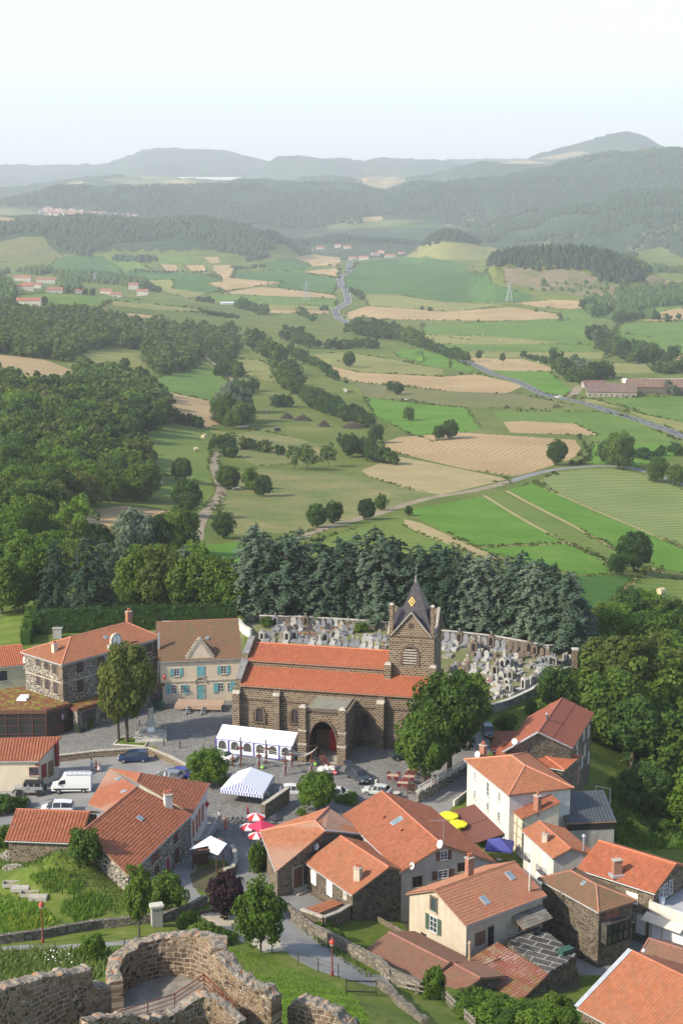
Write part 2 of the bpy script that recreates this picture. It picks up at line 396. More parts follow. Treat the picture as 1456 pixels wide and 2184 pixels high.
region('olive',d1([(-80,490),(100,450),(190,450),(210,490),(300,550),(0,558),(-80,556)]))
region('crop',d1([(240,540),(440,530),(480,560),(520,600),(600,598),(860,610),(940,635),(600,632),(300,600),(220,575)]))
region('meadow2',d1([(470,545),(560,545),(640,585),(640,595),(520,598),(490,570)]));region('meadow2',d1([(640,530),(800,535),(830,560),(690,560)]))
region('crop',d1([(735,635),(940,635),(860,650),(960,680),(900,690),(740,672)]))
region('hay',d1([(600,632),(735,635),(740,672),(900,690),(800,715),(640,660)]))
region('wheat',d1([(680,567),(750,570),(765,597),(700,595)]));region('wheat',d1([(785,572),(870,570),(880,600),(810,595)]));region('wheat',d1([(870,537),(930,535),(940,560),(900,562)]))
region('wheat',d1([(910,572),(985,570),(1000,600),(990,628),(1210,645),(1100,660),(960,682),(885,648),(950,640),(910,600)]))
region('wheat',d1([(945,692),(1090,664),(1250,672),(1430,700),(1432,713),(1300,708)]))
region('crop',d1([(1000,595),(1290,600),(1440,630),(1420,695),(1280,680),(1180,660),(1210,645),(1010,625)]));region('crop',d1([(1100,560),(1250,545),(1340,570),(1290,598),(1130,590)]))
region('wheat',d1([(1250,540),(1330,525),(1452,540),(1452,582),(1320,562)]));region('wheat',d1([(1290,600),(1370,590),(1447,583),(1440,628),(1350,615)]))
region('hay',d1([(470,720),(850,758),(860,775),(700,765),(480,742)]));region('meadow2',d1([(200,690),(470,705),(850,750),(470,722),(440,748),(60,742),(80,700)]))
region('wheat',d1([(20,748),(200,742),(440,752),(480,768),(700,790),(640,798),(300,762),(60,770)]))
region('wheat',d1([(1140,760),(1400,765),(1400,780),(1150,775)]));region('meadow2',d1([(860,692),(1440,715),(1430,745),(1140,738),(850,715)]));region('hay',d1([(1140,738),(1430,748),(1410,762),(1140,758)]))
region('crop',d2([(20,600),(70,560),(270,535),(420,548),(500,560),(560,610),(640,650),(820,700),(800,730),(430,725),(250,695),(90,690),(15,690)]))
region('hay',d2([(100,697),(250,700),(420,728),(700,740),(500,770),(110,745)]))
region('quarry',d2([(560,580),(700,580),(1000,590),(1180,660),(1160,720),(1000,700),(870,680),(700,650),(600,620)]))
region('hay',d2([(270,535),(330,490),(420,470),(560,480),(740,515),(600,545),(440,548)]))
region('wheat',d2([(740,733),(900,718),(1030,725),(1185,740),(1040,760),(860,752)]))
region('wheat',d2([(20,775),(110,745),(220,752),(440,770),(720,750),(930,780),(930,810),(400,806),(20,800)]));region('meadow2',d2([(930,760),(1456,735),(1456,760),(1300,800),(940,810)]))
region('wheat',d2([(1290,628),(1456,640),(1456,660),(1300,650)]));region('wheat',d5([(1240,115),(1290,75),(1456,40),(1500,60),(1500,108),(1300,118)]))
region('meadow2',d5([(0,140),(700,105),(1090,100),(1060,180),(1300,210),(1500,240),(1500,120),(1100,120),(940,90),(980,250),(400,240),(0,190)]))
region('meadow2',d5([(0,138),(500,120),(960,105),(950,270),(1100,300),(1000,330),(260,290),(0,250)]));region('meadow2',d5([(1120,130),(1500,115),(1500,330),(1310,320),(1060,190)]))
region('hay',d5([(0,190),(460,208),(800,240),(560,246),(0,246)]));region('wheat',d5([(1400,320),(1500,285),(1500,360),(1430,350)]))
region('hay',d5([(250,282),(720,292),(1030,290),(1030,330),(760,320),(250,320)]))
region('wheat',d5([(250,322),(560,330),(722,375),(712,400),(390,392),(290,350)]));region('hay',d5([(1060,350),(1250,362),(1300,405),(1050,415)]))
region('meadow',d5([(410,394),(712,400),(760,440),(830,500),(770,535),(700,525),(560,465)]))
region('meadow',d5([(0,276),(110,300),(330,405),(150,385),(0,360)]));region('meadow',d4([(1110,318),(1180,298),(1300,300),(1456,350),(1456,415),(1300,380),(1150,350)]))
region('hay',d4([(620,330),(800,318),(1000,345),(1410,420),(1400,465),(900,440),(720,402)]))
region('wheat',d4([(715,402),(900,440),(1400,466),(1620,450),(1900,520),(1800,570),(1456,555),(900,500),(770,465)]))
region('olive',d4([(880,502),(1456,556),(1870,570),(2200,640),(2000,670),(1456,648),(930,590)]))
region('meadow',d4([(930,592),(1456,650),(1550,655),(1640,780),(1350,862),(1180,800),(985,700),(960,640)]))
region('meadow2',d5([(390,620),(980,625),(1130,650),(1420,780),(1390,802),(900,780),(990,756),(850,690),(450,680)]))
region('wheat',d5([(452,680),(560,675),(850,690),(990,756),(840,752),(492,740)]))
region('meadow',d5([(950,795),(1390,806),(1420,870),(1200,930),(930,915),(940,840)]))
region('hay',d5([(830,550),(960,555),(1240,640),(1500,690),(1500,760),(1100,605)]));region('meadow2',d5([(1000,548),(1500,535),(1500,690),(1240,640)]))
region('hay',d3([(420,400),(560,322),(900,330),(920,445),(700,450),(500,440)]));region('hay',d3([(1300,800),(1456,830),(1456,850),(1300,820)]))
region('wheat',d3([(-160,340),(0,340),(250,360),(420,425),(500,455),(440,580),(330,585),(200,500),(0,440),(-160,430)]))
region('meadow2',d3([(860,520),(1000,480),(1220,350),(1330,440),(1450,520),(1370,630),(1200,600),(900,540)]))
region('wheat',d3([(850,530),(1000,562),(1320,630),(1370,780),(1280,790),(1060,690),(1020,620),(900,560)]))
region('mown',d3([(650,900),(1000,790),(1080,765),(1290,805),(1310,900),(1290,1048),(1330,1190),(1250,1300),(1000,1240),(900,1200),(1060,1100),(800,930)]))
region('wheat',d6([(390,450),(560,370),(760,345),(1110,385),(1080,430),(1020,490),(700,500),(520,525),(400,480)]))
region('hay',d4([(140,358),(290,365),(415,430),(400,505),(230,482)]))
region('rough',dd([(480,1010),(560,1000),(700,1008),(790,1022),(935,1055),(840,1085),(760,1110),(650,1135),(490,1140),(465,1090)]))
region('rough',d4([(120,820),(280,790),(560,850),(760,930),(640,990),(280,1010),(130,930)]))
region('wheat',dd([(812,945),(850,932),(980,922),(1225,938),(1240,960),(1230,975),(1130,1008),(1092,1016),(990,1000),(830,962)]))
region('straw',dd([(770,1003),(850,973),(1000,1004),(1085,1022),(940,1055),(880,1045),(790,1018)]))
region('meadow',d8([(-80,342),(0,320),(330,258),(500,350),(720,470),(790,512),(390,536),(290,528),(0,395)]))
region('meadow',d8([(310,548),(800,524),(1050,632),(1040,690),(870,695),(480,600)]))
region('mown',d8([(345,254),(440,232),(1080,555),(1085,610),(1050,626),(800,514),(720,468)]))
region('meadow',d8([(475,222),(620,182),(960,342),(1200,442),(1500,570),(1500,700),(1300,650),(1085,550)]))
region('swath',d8([(625,178),(740,130),(900,105),(1060,100),(1260,145),(1500,240),(1500,545),(1350,488),(1180,428),(960,328)]))
region('dark_crop',d8([(860,702),(1040,697),(1190,712),(1060,850),(900,900),(820,780)]))
region('mown',d8([(1205,712),(1500,720),(1500,1030),(1040,880)]))
region('mown',d7([(600,560),(900,470),(1150,392),(1300,470),(1500,570),(1500,700),(500,680)]))
region('straw',d8([(-100,385),(0,410),(200,500),(450,610),(420,640),(200,545),(0,470),(-100,420)]))
region('meadow',dd([(415,1165),(525,1155),(545,1190),(505,1260),(430,1210)]))
region('mown',dd([(-40,1310),(60,1305),(70,1370),(-40,1385)]))
for ln,wd in (([(345*.3819+900,960+254*.3819),(900+720*.3819,960+472*.3819),(900+1055*.3819,960+630*.3819)],1.6),(d8([(470,226),(780,390),(1085,555)]),1.8),(d8([(620,180),(960,335),(1200,436),(1456,545)]),1.5),(d8([(300,540),(560,530),(800,520)]),1.0),(d8([(1200,712),(1130,780),(1055,860)]),1.5),(d8([(1200,690),(1300,660),(1330,690)]),2)):
 ribbon('straw',ln,wd)
 # ---- roads and tracks
ROADC=ribbon('road',d5([(1560,800),(1456,760),(1250,685),(1000,605),(780,550),(620,500),(430,425),(330,380),(230,335),(140,300)])+[(900,728)],8.5)
ROADF=ribbon('road',[(800,704),(742,690),(716,668),(722,656),(741,645),(739,625),(727,606),(724,592),(743,577),(748,556)],(10,15))
ribbon('track',[(640,1146),(700,1124),(790,1100),(900,1066),(1000,1048),(1090,1026)],4.5)
ribbon('asphalt',[(1090,1026),(1150,1008),(1210,998),(1300,994),(1370,1004),(1430,1024),(1500,1045)],4.5)
ribbon('track',[(462,965),(456,985),(462,1012),(472,1040),(462,1068),(438,1095),(424,1120),(420,1150)],4.0)
ribbon('track',d3([(1230,330),(1310,385),(1390,450),(1456,500)]),5)
ribbon('track',d5([(880,480),(830,535),(800,548)]),7)
# ---- village ground
region('gravel',dd([(520,1318),(830,1338),(1010,1350),(1225,1395),(1222,1450),(1040,1500),(900,1470),(540,1400)]))
region('cobble',dd([(-30,1500),(150,1470),(330,1380),(520,1400),(930,1440),(1020,1560),(960,1650),(900,1700),(840,1720),(700,1760),(560,1850),(440,1830),(440,1700),(400,1660),(330,1590),(130,1608),(-30,1640)]))
region('asphalt',dd([(-40,1650),(130,1612),(318,1592),(400,1656),(440,1700),(440,1760),(0,1770),(-40,1770)]))
region('asphalt',dd([(1010,1560),(1040,1560),(1045,1600),(1000,1680),(940,1750),(1020,1820),(1110,1860),(1200,1900),(1456,1900),(1500,2080),(1230,2080),(1180,1950),(900,1830),(830,1720)]))
ribbon('asphalt',[(508,1785),(530,1840),(555,1885),(590,1950),(640,2010),(700,2055),(770,2085),(830,2100)],(5.0,5.5))
ribbon('asphalt',[(420,1810),(392,1860),(395,1900),(425,1925)],2.6)
ribbon('asphalt',[(-40,2028),(60,2020),(180,2017),(300,2008),(400,1998),(470,1985)],1.8)
region('sand',e4([(1230,740),(1330,690),(1456,700),(1600,770),(1700,900),(1500,900),(1390,840)]))
region('sand',e5([(0,800),(200,830),(300,900),(380,1000),(460,1130),(330,1140),(120,1000),(0,960)]))
region('dirt',e4([(1180,480),(1300,420),(1420,420),(1440,560),(1300,600),(1200,560)]))
region('dirt',d7([(0,0),(1,0),(1,1)])) if False else None
region('asphalt',e5([(440,790),(600,730),(860,830),(880,900),(560,960),(450,860)]))
region('dirt',dd([(840,1935),(1000,1880),(1180,1860),(1240,2110),(1180,2120),(900,2040)]))
region('gravel',dd([(70,1375),(330,1345),(520,1338),(520,1395),(340,1400),(180,1420),(70,1420)]))
# ---- one sheet of ground, cut exactly along every field edge
def build_ground():
 ss=np.linspace(-.40,.40,129);vv=np.concatenate([np.linspace(math.log(44),math.log(360),150),np.linspace(math.log(364),math.log(26000),400)])
 S,V=np.meshgrid(ss,vv,indexing='ij');JT=(rng.rand(*S.shape)-.5)*.002;JT[0]=0;JT[-1]=0;S=S+JT;K=6.0
 pts=[Vector((a*K,b)) for a,b in zip(S.ravel(),V.ravel())];faces=[];mats=[]
 for m,poly in REG:
  q=[]
  for p in poly:
   Y=max(p.y,45);u=(max(-.399,min(.399,p.x/Y))*K,math.log(Y))
   if not q or abs(q[-1][0]-u[0])+abs(q[-1][1]-u[1])>1e-5:q.append(u)
  if len(q)<3:continue
  ar=sum(q[i][0]*q[(i+1)%len(q)][1]-q[(i+1)%len(q)][0]*q[i][1] for i in range(len(q)))
  if ar<0:q=q[::-1]
  b=len(pts);pts+=[Vector(x) for x in q];faces.append(list(range(b,b+len(q))));mats.append(m)
 ov,oe,of,ivs,ies,ifs=geometry.delaunay_2d_cdt(pts,[],faces,0,1e-6)
 A=np.array([(v[0]/K,math.exp(v[1])) for v in ov]);X=A[:,0]*A[:,1];Y=A[:,1];Z=hgt(X,Y)
 V3=np.stack([X,Y,Z],1);cls={}
 F=np.array(of,dtype=np.int64);U=np.array([(v[0],v[1]) for v in ov]);C=U[F].mean(1);own=np.full(len(F),-1)
 for k,f in enumerate(faces):
  q=np.array([(pts[i].x,pts[i].y) for i in f]);lo=q.min(0);hi=q.max(0)
  idx=np.where((C[:,0]>lo[0])&(C[:,0]<hi[0])&(C[:,1]>lo[1])&(C[:,1]<hi[1]))[0]
  cx,cy=C[idx,0],C[idx,1];ins=np.zeros(len(idx),bool);q2=np.roll(q,-1,0)
  for (x0,y0),(x1,y1) in zip(q,q2):
   if y0==y1:continue
   ins^=((y0>cy)!=(y1>cy))&(cx<(x1-x0)*(cy-y0)/(y1-y0)+x0)
  own[idx[ins]]=k
 yy=Y[F].mean(1);zz=Z[F].mean(1);names=np.array(mats+['base'])[own]
 names=np.where(names=='base',np.where(yy<330,'lawn',np.where((yy>4300)|((yy>3100)&(zz>-88)),'hills','pasture')),names)
 for m in set(names.tolist()):cls[m]=F[names==m]
 return V3,cls
V3G,CLS=build_ground()
print('CLS',{k:len(v) for k,v in CLS.items()},V3G.min(0),V3G.max(0))
T={}
T['wheat']=ground_mat('wheat_stubble',[(.24,.16,.075),(.36,.25,.125),(.45,.33,.18)],.02,.5,stripe=(.35,3.2,.18))
T['straw']=ground_mat('dry_grass',[(.2,.17,.07),(.34,.27,.13),(.40,.31,.16)],.06,.6,stripe=(1.75,3.0,.3))
T['tan']=ground_mat('bare_earth_field',[(.17,.15,.07),(.28,.22,.12),(.36,.28,.17)],.015,.15)
T['quarry']=ground_mat('quarry_slope',[(.06,.09,.03),(.11,.12,.05),(.21,.155,.10),(.15,.14,.08)],.02,.12);T['hay']=ground_mat('mown_hay',[(.13,.145,.035),(.2,.2,.06),(.28,.25,.1)],.02,.4,stripe=(1.3,6,.2))
T['swath']=ground_mat('swathed_meadow',[(.075,.13,.025),(.15,.2,.05),(.27,.28,.11)],.03,.5,stripe=(1.1,4.0,.42))
T['mown']=ground_mat('mown_meadow',[(.075,.12,.02),(.12,.17,.03),(.18,.205,.055)],.03,.7,stripe=(.9,5,.16))
T['meadow']=ground_mat('lush_meadow',[(.06,.135,.012),(.09,.19,.018),(.15,.235,.045)],.045,.5)
T['meadow2']=ground_mat('green_meadow',[(.065,.12,.018),(.10,.168,.028),(.165,.205,.055)],.03,.35)
T['pasture']=ground_mat('pasture',[(.065,.09,.016),(.11,.14,.026),(.19,.18,.06)],.02,.35)
T['olive']=ground_mat('olive_field',[(.1,.11,.035),(.14,.14,.05),(.18,.165,.07)],.02,.4)
T['rough']=ground_mat('dry_pasture',[(.07,.11,.03),(.12,.15,.045),(.2,.185,.07),(.34,.27,.12)],.045,.5)
T['sage']=ground_mat('pale_hill_pasture',[(.07,.1,.035),(.12,.14,.06),(.2,.18,.1)],.01,.06)
T['crop']=ground_mat('young_crop',[(.035,.09,.022),(.055,.12,.028),(.08,.145,.04)],.012,.2)
T['dark_crop']=ground_mat('potato_crop',[(.03,.08,.012),(.05,.12,.018),(.08,.15,.028)],.1,1.2)
T['hills']=ground_mat('wooded_hills',[(.012,.028,.014),(.022,.044,.022),(.04,.066,.034),(.19,.18,.11)],.004,.035,detail=9,bump=1.0)
T['lawn']=ground_mat('lawn',[(.055,.085,.014),(.1,.14,.022),(.18,.18,.055)],.12,1.1)
T['road']=flat('asphalt_road',(.085,.085,.09),.9,var=.15,sc=.3)
T['asphalt']=flat('village_asphalt',(.2,.195,.185),.92,var=.2,sc=.25)
T['track']=ground_mat('dirt_track',[(.17,.13,.085),(.27,.215,.15),(.34,.28,.2)],.15,1.5)
T['gravel']=ground_mat('cemetery_ground',[(.09,.12,.03),(.16,.16,.07),(.27,.25,.2)],.09,.8)
T['sand']=flat('pale_gravel_path',(.4,.35,.27),.95,var=.15,sc=.8)
T['dirt']=ground_mat('bare_soil',[(.06,.05,.03),(.1,.085,.05),(.1,.12,.04)],.3,2)
def cobble_mat():
 k=NM('cobbles',.85,.2);co=k.co();v=k.n('TexVoronoi',Scale=5.5);k.l(co,v.inputs['Vector'])
 sep=k.n('SeparateColor');k.l(v.outputs['Color'],sep.inputs[0]);big=k.noise(co,.1,5,.6)
 c=k.ramp(k.mix(.45,sep.outputs[0],big),[(.2,(.10,.098,.094)),(.55,(.165,.16,.15)),(.85,(.26,.245,.225))])
 k.bump(v.outputs['Distance'],.5,.05);return k.out(c)
T['cobble']=cobble_mat()
NAMES=dict(base='ground',lawn='lawn',road='road',asphalt='street',track='dirt_track',cobble='village_square',gravel='cemetery_ground',sand='gravel_path',dirt='soil',hills='hills',pasture='pasture',wheat='wheat_field',tan='bare_field',quarry='quarry_slope',straw='dry_grass_strip',hay='hay_field',swath='swathed_hay_field',mown='mown_field',meadow='meadow',meadow2='green_meadow',olive='olive_field',rough='rough_pasture',sage='hill_pasture',crop='crop_field',dark_crop='leafy_crop_field')
for m,fs in CLS.items():
 F=np.array(fs,dtype=np.int64);used,inv=np.unique(F,return_inverse=True)
 o=npmesh(NAMES[m],V3G[used],inv.reshape(-1,3),T[m],smooth=True);tag(o,kind='structure')
 # painted road markings, laid 6 cm proud of the far road
def strip_line(c,off,w_,dash=None):
 mb=MB();acc=0
 for i in range(len(c)-1):
  a,b=c[i],c[i+1];L=(b-a).xy.length;n=max(1,int(L/6))
  for j in range(n):
   acc+=1
   if dash and acc%2:continue
   p=a.lerp(b,j/n);q=a.lerp(b,(j+1)/n);d=(q-p).xy.normalized();nn=Vector((-d.y,d.x,0))
   vs=[]
   for pt,sgn in ((p,-1),(q,-1),(q,1),(p,1)):
    x=pt+nn*(off+sgn*w_/2);vs.append((x.x,x.y,hz(x.x,x.y)+.12))
   mb.add(vs,[(0,1,2,3)])
 return mb
WP=flat('road_paint',(.75,.75,.72),.8)
mb=strip_line(ROADC,0,.3,True);m2=strip_line(ROADC,3.6,.22);m3=strip_line(ROADC,-3.6,.22)
for k_ in (m2,m3):mb.add(k_.v,k_.f)
tag(mb.build('road_markings',WP),kind='structure')
mb=strip_line(ROADF,0,.6,True);m2=strip_line(ROADF,5,.5);m3=strip_line(ROADF,-5,.5)
for k_ in (m2,m3):mb.add(k_.v,k_.f)
tag(mb.build('road_markings',WP),kind='structure')
# ================================================================ VEGETATION
FOL={}
FOL['green']=foliage('leaves_mid_green',[(.038,.075,.011),(.078,.138,.018),(.14,.2,.032)])
FOL['light']=foliage('leaves_bright_green',[(.06,.11,.012),(.11,.185,.02),(.17,.25,.04)])
FOL['dark']=foliage('leaves_dark_green',[(.024,.056,.012),(.048,.1,.018),(.085,.145,.032)])
FOL['olive']=foliage('leaves_olive',[(.05,.07,.014),(.095,.12,.024),(.145,.165,.04)])
FOL['cedar']=foliage('cedar_needles',[(.03,.058,.032),(.062,.1,.06),(.115,.155,.1)],sc=.5,trans=.12,objvar=.6)
FOL['silver']=foliage('silver_leaves',[(.07,.1,.06),(.13,.17,.11),(.2,.24,.17)])
FOL['purple']=foliage('purple_leaves',[(.012,.006,.009),(.028,.012,.018),(.05,.025,.032)],trans=.15)
FOL['mix']=foliage('woodland_leaves',[(.03,.064,.014),(.062,.115,.024),(.115,.17,.042)],sc=.06)
FOL['far']=foliage('far_forest_leaves',[(.010,.026,.014),(.02,.045,.024),(.038,.07,.036)],sc=.03,trans=.1)
BARK=flat('bark',(.09,.07,.05),.95,var=.4,sc=3)
def unit(v):return v/(np.linalg.norm(v,axis=-1,keepdims=True)+1e-9)
def leafquads(c,n,size,r,elong=1.35,fold=.25):
 """rhombic leaf tufts at c facing n"""
 N=len(c);a=unit(np.cross(n,r.randn(N,3)));b=np.cross(n,a);s=(size*(.6+.8*r.rand(N)))[:,None] if np.isscalar(size) else size[:,None]
 q=np.stack([c-a*s*elong*.5,c-b*s*.5+n*s*fold*.4,c+a*s*elong*.5,c+b*s*.5+n*s*fold*.4],1)
 return q.reshape(-1,3)
def broad(seed,H=12,Rr=5,nc=70,nl=60,leaf=.5,base=.22,top=1.0,lobes=.42,clump=.26,core=True,droop=0):
 r=np.random.RandomState(seed);d=unit(r.randn(nc,3));d[:,2]=np.where(r.rand(nc)<.62,np.abs(d[:,2])*1.1,-np.abs(d[:,2])*.8);d=unit(d)
 ph=r.rand(6)*6.28;lob=1+lobes*(np.sin(3*np.arctan2(d[:,1],d[:,0])+ph[0])*.5+np.sin(5*np.arctan2(d[:,1],d[:,0])+ph[1]+d[:,2]*4)*.5)
 rad=(.55+.42*r.rand(nc)**.6)*lob;hc=H*(base+(1-base)*.46);hv=H*(1-base)*.52*top
 c=d*rad[:,None]*np.array([Rr,Rr,hv])*.86+np.array([0,0,hc])
 cr=Rr*clump*(.7+.7*r.rand(nc));k=np.repeat(np.arange(nc),nl);ld=unit(r.randn(nc*nl,3)+d[k]*.7+np.array([0,0,.25]))
 bl=c[:,2]>hc;c[bl,2]+=(r.rand(bl.sum())-.35)*H*.12;pc=c[k]+ld*(cr[k]*(.75+.35*r.rand(nc*nl)))[:,None];pc[:,2]-=droop*r.rand(len(pc))*Rr
 n=unit(ld+r.randn(nc*nl,3)*.45);V=leafquads(pc,n,leaf,r);F=np.arange(len(V)).reshape(-1,4)
 if core:
  u,v=np.meshgrid(np.linspace(0,2*np.pi,13)[:-1],np.linspace(.12,np.pi-.12,8));dx=np.stack([np.cos(u)*np.sin(v),np.sin(u)*np.sin(v),np.cos(v)],-1).reshape(-1,3)
  cc=dx*np.array([Rr,Rr,hv])*(.52+.12*r.rand(len(dx)))[:,None]+np.array([0,0,hc]);b=len(V);V=np.vstack([V,cc])
  f=[(b+j*12+i,b+j*12+(i+1)%12,b+(j+1)*12+(i+1)%12,b+(j+1)*12+i) for j in range(7) for i in range(12)];F=np.vstack([F,f])
 return V,F
def trunkmesh(seed,H,Rr,base,tr=.28):
 r=random.Random(seed);m=MB();top=(r.uniform(-.4,.4),r.uniform(-.4,.4),H*(base+.3))
 mid=(r.uniform(-.2,.2),r.uniform(-.2,.2),H*base);m.rod((0,0,-.8),mid,tr,tr*.75,7);m.rod(mid,top,tr*.75,tr*.4,6)
 for i in range(5):
  a=r.uniform(0,6.28);m.rod((mid[0],mid[1],mid[2]+i*.2),(math.cos(a)*Rr*.55,math.sin(a)*Rr*.55,H*(base+.25+.1*r.random())),tr*.42,tr*.15,5)
 return m
def cedar_geo(seed,H=18,Rr=5.2,levels=22,nb=9,per=56,leaf=.42,pw=.5):
 r=np.random.RandomState(seed);C=[];N=[];S=[]
 for i in range(levels):
  f=(i+.5)/levels;z=H*(.08+.92*f);L0=Rr*(1-f)**pw*1.0+.35;n=max(3,int(nb*(1-f*.5)))
  for b in range(n):
   a=r.rand()*6.283;L=L0*(.6+.5*r.rand());m=max(5,int(per*(L/Rr)**.8));t=r.rand(m)**.75
   w=(r.rand(m)-.5)*.62*L*(.3+t)*(1.15-t);x=t*L;rise=.18*L*np.sin(t*2.2)-.34*L*t**2.4
   px=x*math.cos(a)-w*math.sin(a);py=x*math.sin(a)+w*math.cos(a);zz=z+rise-np.abs(w)*.3+(r.rand(m)-.5)*.3
   C.append(np.stack([px,py,zz],1));out=np.array([math.cos(a),math.sin(a),0]);N.append(unit(np.array([0,0,1.0])+out*.35+r.randn(m,3)*.3));S.append(leaf*(.6+.7*r.rand(m)))
 m=30;t=r.rand(m);C.append(np.stack([r.randn(m)*.12,r.randn(m)*.12,H*(.93+.1*t)],1));N.append(unit(r.randn(m,3)+[0,0,.3]));S.append(np.full(m,leaf*.6))
 C=np.vstack(C);N=np.vstack(N);S=np.concatenate(S);V=leafquads(C,N,S,r,1.9,-.5);return V,np.arange(len(V)).reshape(-1,4)
TRK={}
def tree_proto(name,geo,fol,H,Rr,base,label='tree',cat='tree',tr=.28):
 e=bpy.data.objects.new(name,None);e.empty_display_size=.5;COL.objects.link(e)
 npmesh('crown',geo[0],geo[1],FOL[fol],e);t=trunkmesh(len(TRK),H,Rr,base,tr).build('trunk',BARK,e,uv=False);TRK[name+str(len(TRK))]=1
 tag(e,label,cat);e['_new']=1;return e
PROT={}
def getp(kind,var,fol):
 k=(kind,var,fol)
 if k in PROT:return PROT[k]
 nm,cat='broadleaf_tree','tree'
 if kind=='near':g=broad(var*11+1,12,5.0,130,60,.48,.08);H,Rr,b=12,5,.1
 elif kind=='mid':g=broad(var*13+2,12,5.4,62,34,.85,.03);H,Rr,b=12,5.4,.08
 elif kind=='far':g=broad(var*17+3,12,5.6,34,20,1.5,.02,clump=.32);H,Rr,b=12,5.6,.05
 elif kind=='tall':g=broad(var*19+4,12,3.4,110,60,.45,.25,lobes=.4);H,Rr,b=12,3.4,.25
 elif kind=='round':g=broad(var*23+5,12,5.4,170,70,.42,.1,lobes=.14,clump=.2);H,Rr,b=12,5.4,.12
 elif kind=='high':g=broad(var*53+5,12,5.2,170,70,.42,.3,lobes=.22,clump=.22);H,Rr,b=12,5.2,.34
 elif kind=='loose':g=broad(var*29+6,12,4.6,46,46,.5,.25,lobes=.5,clump=.24,core=False);H,Rr,b=12,4.6,.25
 elif kind=='willow':g=broad(var*31+7,12,5.6,120,60,.6,.12,lobes=.3,clump=.2,droop=.25);H,Rr,b=12,5.6,.12;nm='silver_willow'
 elif kind=='cedar':g=cedar_geo(var*7+1,18,5.8);H,Rr,b=18,2,.5;nm='cedar_tree'
 elif kind=='cedarfar':g=cedar_geo(var*7+2,18,5.4,16,6,12,1.2);H,Rr,b=18,2,.5;nm='conifer'
 elif kind=='spruce':g=cedar_geo(var*7+3,18,4.2,24,8,20,.7,.95);H,Rr,b=18,2,.5;nm='conifer'
 elif kind=='bush':g=broad(var*37+8,3,2.0,40,50,.26,.0,lobes=.35,clump=.3);H,Rr,b=3,2,.05;nm,cat='bush','bush'
 e=tree_proto(nm,g,fol,H,Rr,b,cat=cat,tr=(.45 if kind=='high' else .3) if H>5 else .08);PROT[k]=e;return e
PLQ=[]
def plant(kind,fol,p,H,label,group=None,wf=1.0,var=None,rz=None,now=False):
 if not now and kind not in ('bush','cedar','cedarfar','spruce','willow'):PLQ.append((H/p.y,kind,fol,Vector(p),H,label,group,wf,var,rz));return
 var=random.randrange(4) if var is None else var;e=getp(kind,var,fol);base={'bush':3,'cedar':18,'cedarfar':18,'spruce':18}.get(kind,12);s=H/base
 sc=(s*wf,s*wf,s);rz=random.uniform(0,6.28) if rz is None else rz
 if e.get('_new'):
  del e['_new'];o=e;o.location=p;o.rotation_euler=(0,0,rz);o.scale=sc;o['label']=label
  if group:o['group']=group
  if 'group' in o and not group:del o['group']
 else:
  o=e.copy();COL.objects.link(o)
  for ch in e.children:c=ch.copy();COL.objects.link(c);c.parent=o
  o.location=p;o.rotation_euler=(0,0,rz);o.scale=sc;o['label']=label
  if group:o['group']=group
  elif'group' in o:del o['group']
 return o
def inpoly(x,y,poly):
 ins=np.zeros(len(x),bool);n=len(poly)
 for i in range(n):
  x0,y0=poly[i];x1,y1=poly[(i+1)%n]
  if y0==y1:continue
  ins^=((y0>y)!=(y1>y))&(x<(x1-x0)*(y-y0)/(y1-y0)+x0)
 return ins
def scatter(poly,gap,Y0=None,Y1=None,jit=.42,seed=1):
 r=np.random.RandomState(seed);g=[G(*p) for p in poly]
 ya=min(p.y for p in g) if Y0 is None else Y0;yb=max(p.y for p in g) if Y1 is None else Y1
 smin=min(p.x/p.y for p in g);smax=max(p.x/p.y for p in g)
 xs=np.arange(min(smin*ya,smin*yb)-gap,max(smax*ya,smax*yb)+gap,gap);ys=np.arange(ya-gap,yb+gap,gap)
 X,Y=np.meshgrid(xs,ys);X=X.ravel()+(r.rand(X.size)-.5)*2*jit*gap;Y=Y.ravel()+(r.rand(Y.size)-.5)*2*jit*gap
 Z=hgt(X,Y);qz=Z-HC;dep=Y*cp-qz*sp;px=728+FPX*X/dep;py=1092-FPX*(Y*sp+qz*cp)/dep
 k=inpoly(px,py,poly);return np.stack([X[k],Y[k],Z[k]],1)
 # ---- 1. cedars behind the cemetery
CED=[(548,1318,190),(578,1322,175),(612,1324,165),(655,1326,150),(692,1328,150),(735,1330,165),(775,1332,168),(812,1334,172),(868,1338,170),(905,1342,160),(948,1346,168),(985,1350,165),(1022,1354,150),(1062,1360,150),(1098,1368,162),(1130,1376,170),(1165,1384,165),(1205,1398,160),(1238,1412,150)]
for i,(x,y,hp) in enumerate(CED):
 p=G(x,y-8);H=(HZ(p,y-8-hp*[1,.88,1.05,.84,.96][i%5])-p.z)
 plant('cedar','cedar',p,H,'blue green cedar in the tall row behind the cemetery wall','cedars in the row behind the cemetery',wf=[1.25,1.1,1.4,1.0,1.3][i%5],var=i%4)
for i,(x,y,hp) in enumerate([(540,1300,165),(600,1305,150),(640,1300,165),(720,1306,150),(800,1310,175),(850,1312,150),(930,1318,150),(1000,1322,135),(1045,1330,140),(1110,1335,150),(1150,1350,150),(1215,1372,140),(565,1308,165),(680,1308,150),(760,1312,165),(835,1318,165),(890,1322,150),(965,1326,150),(1080,1340,145),(1180,1362,150)]):
 p=G(x,y-8);plant('cedar','cedar',p,HZ(p,y-8-hp)-p.z,'blue green cedar in the tall row behind the cemetery wall','cedars in the row behind the cemetery',wf=1.3,var=(i+1)%4)
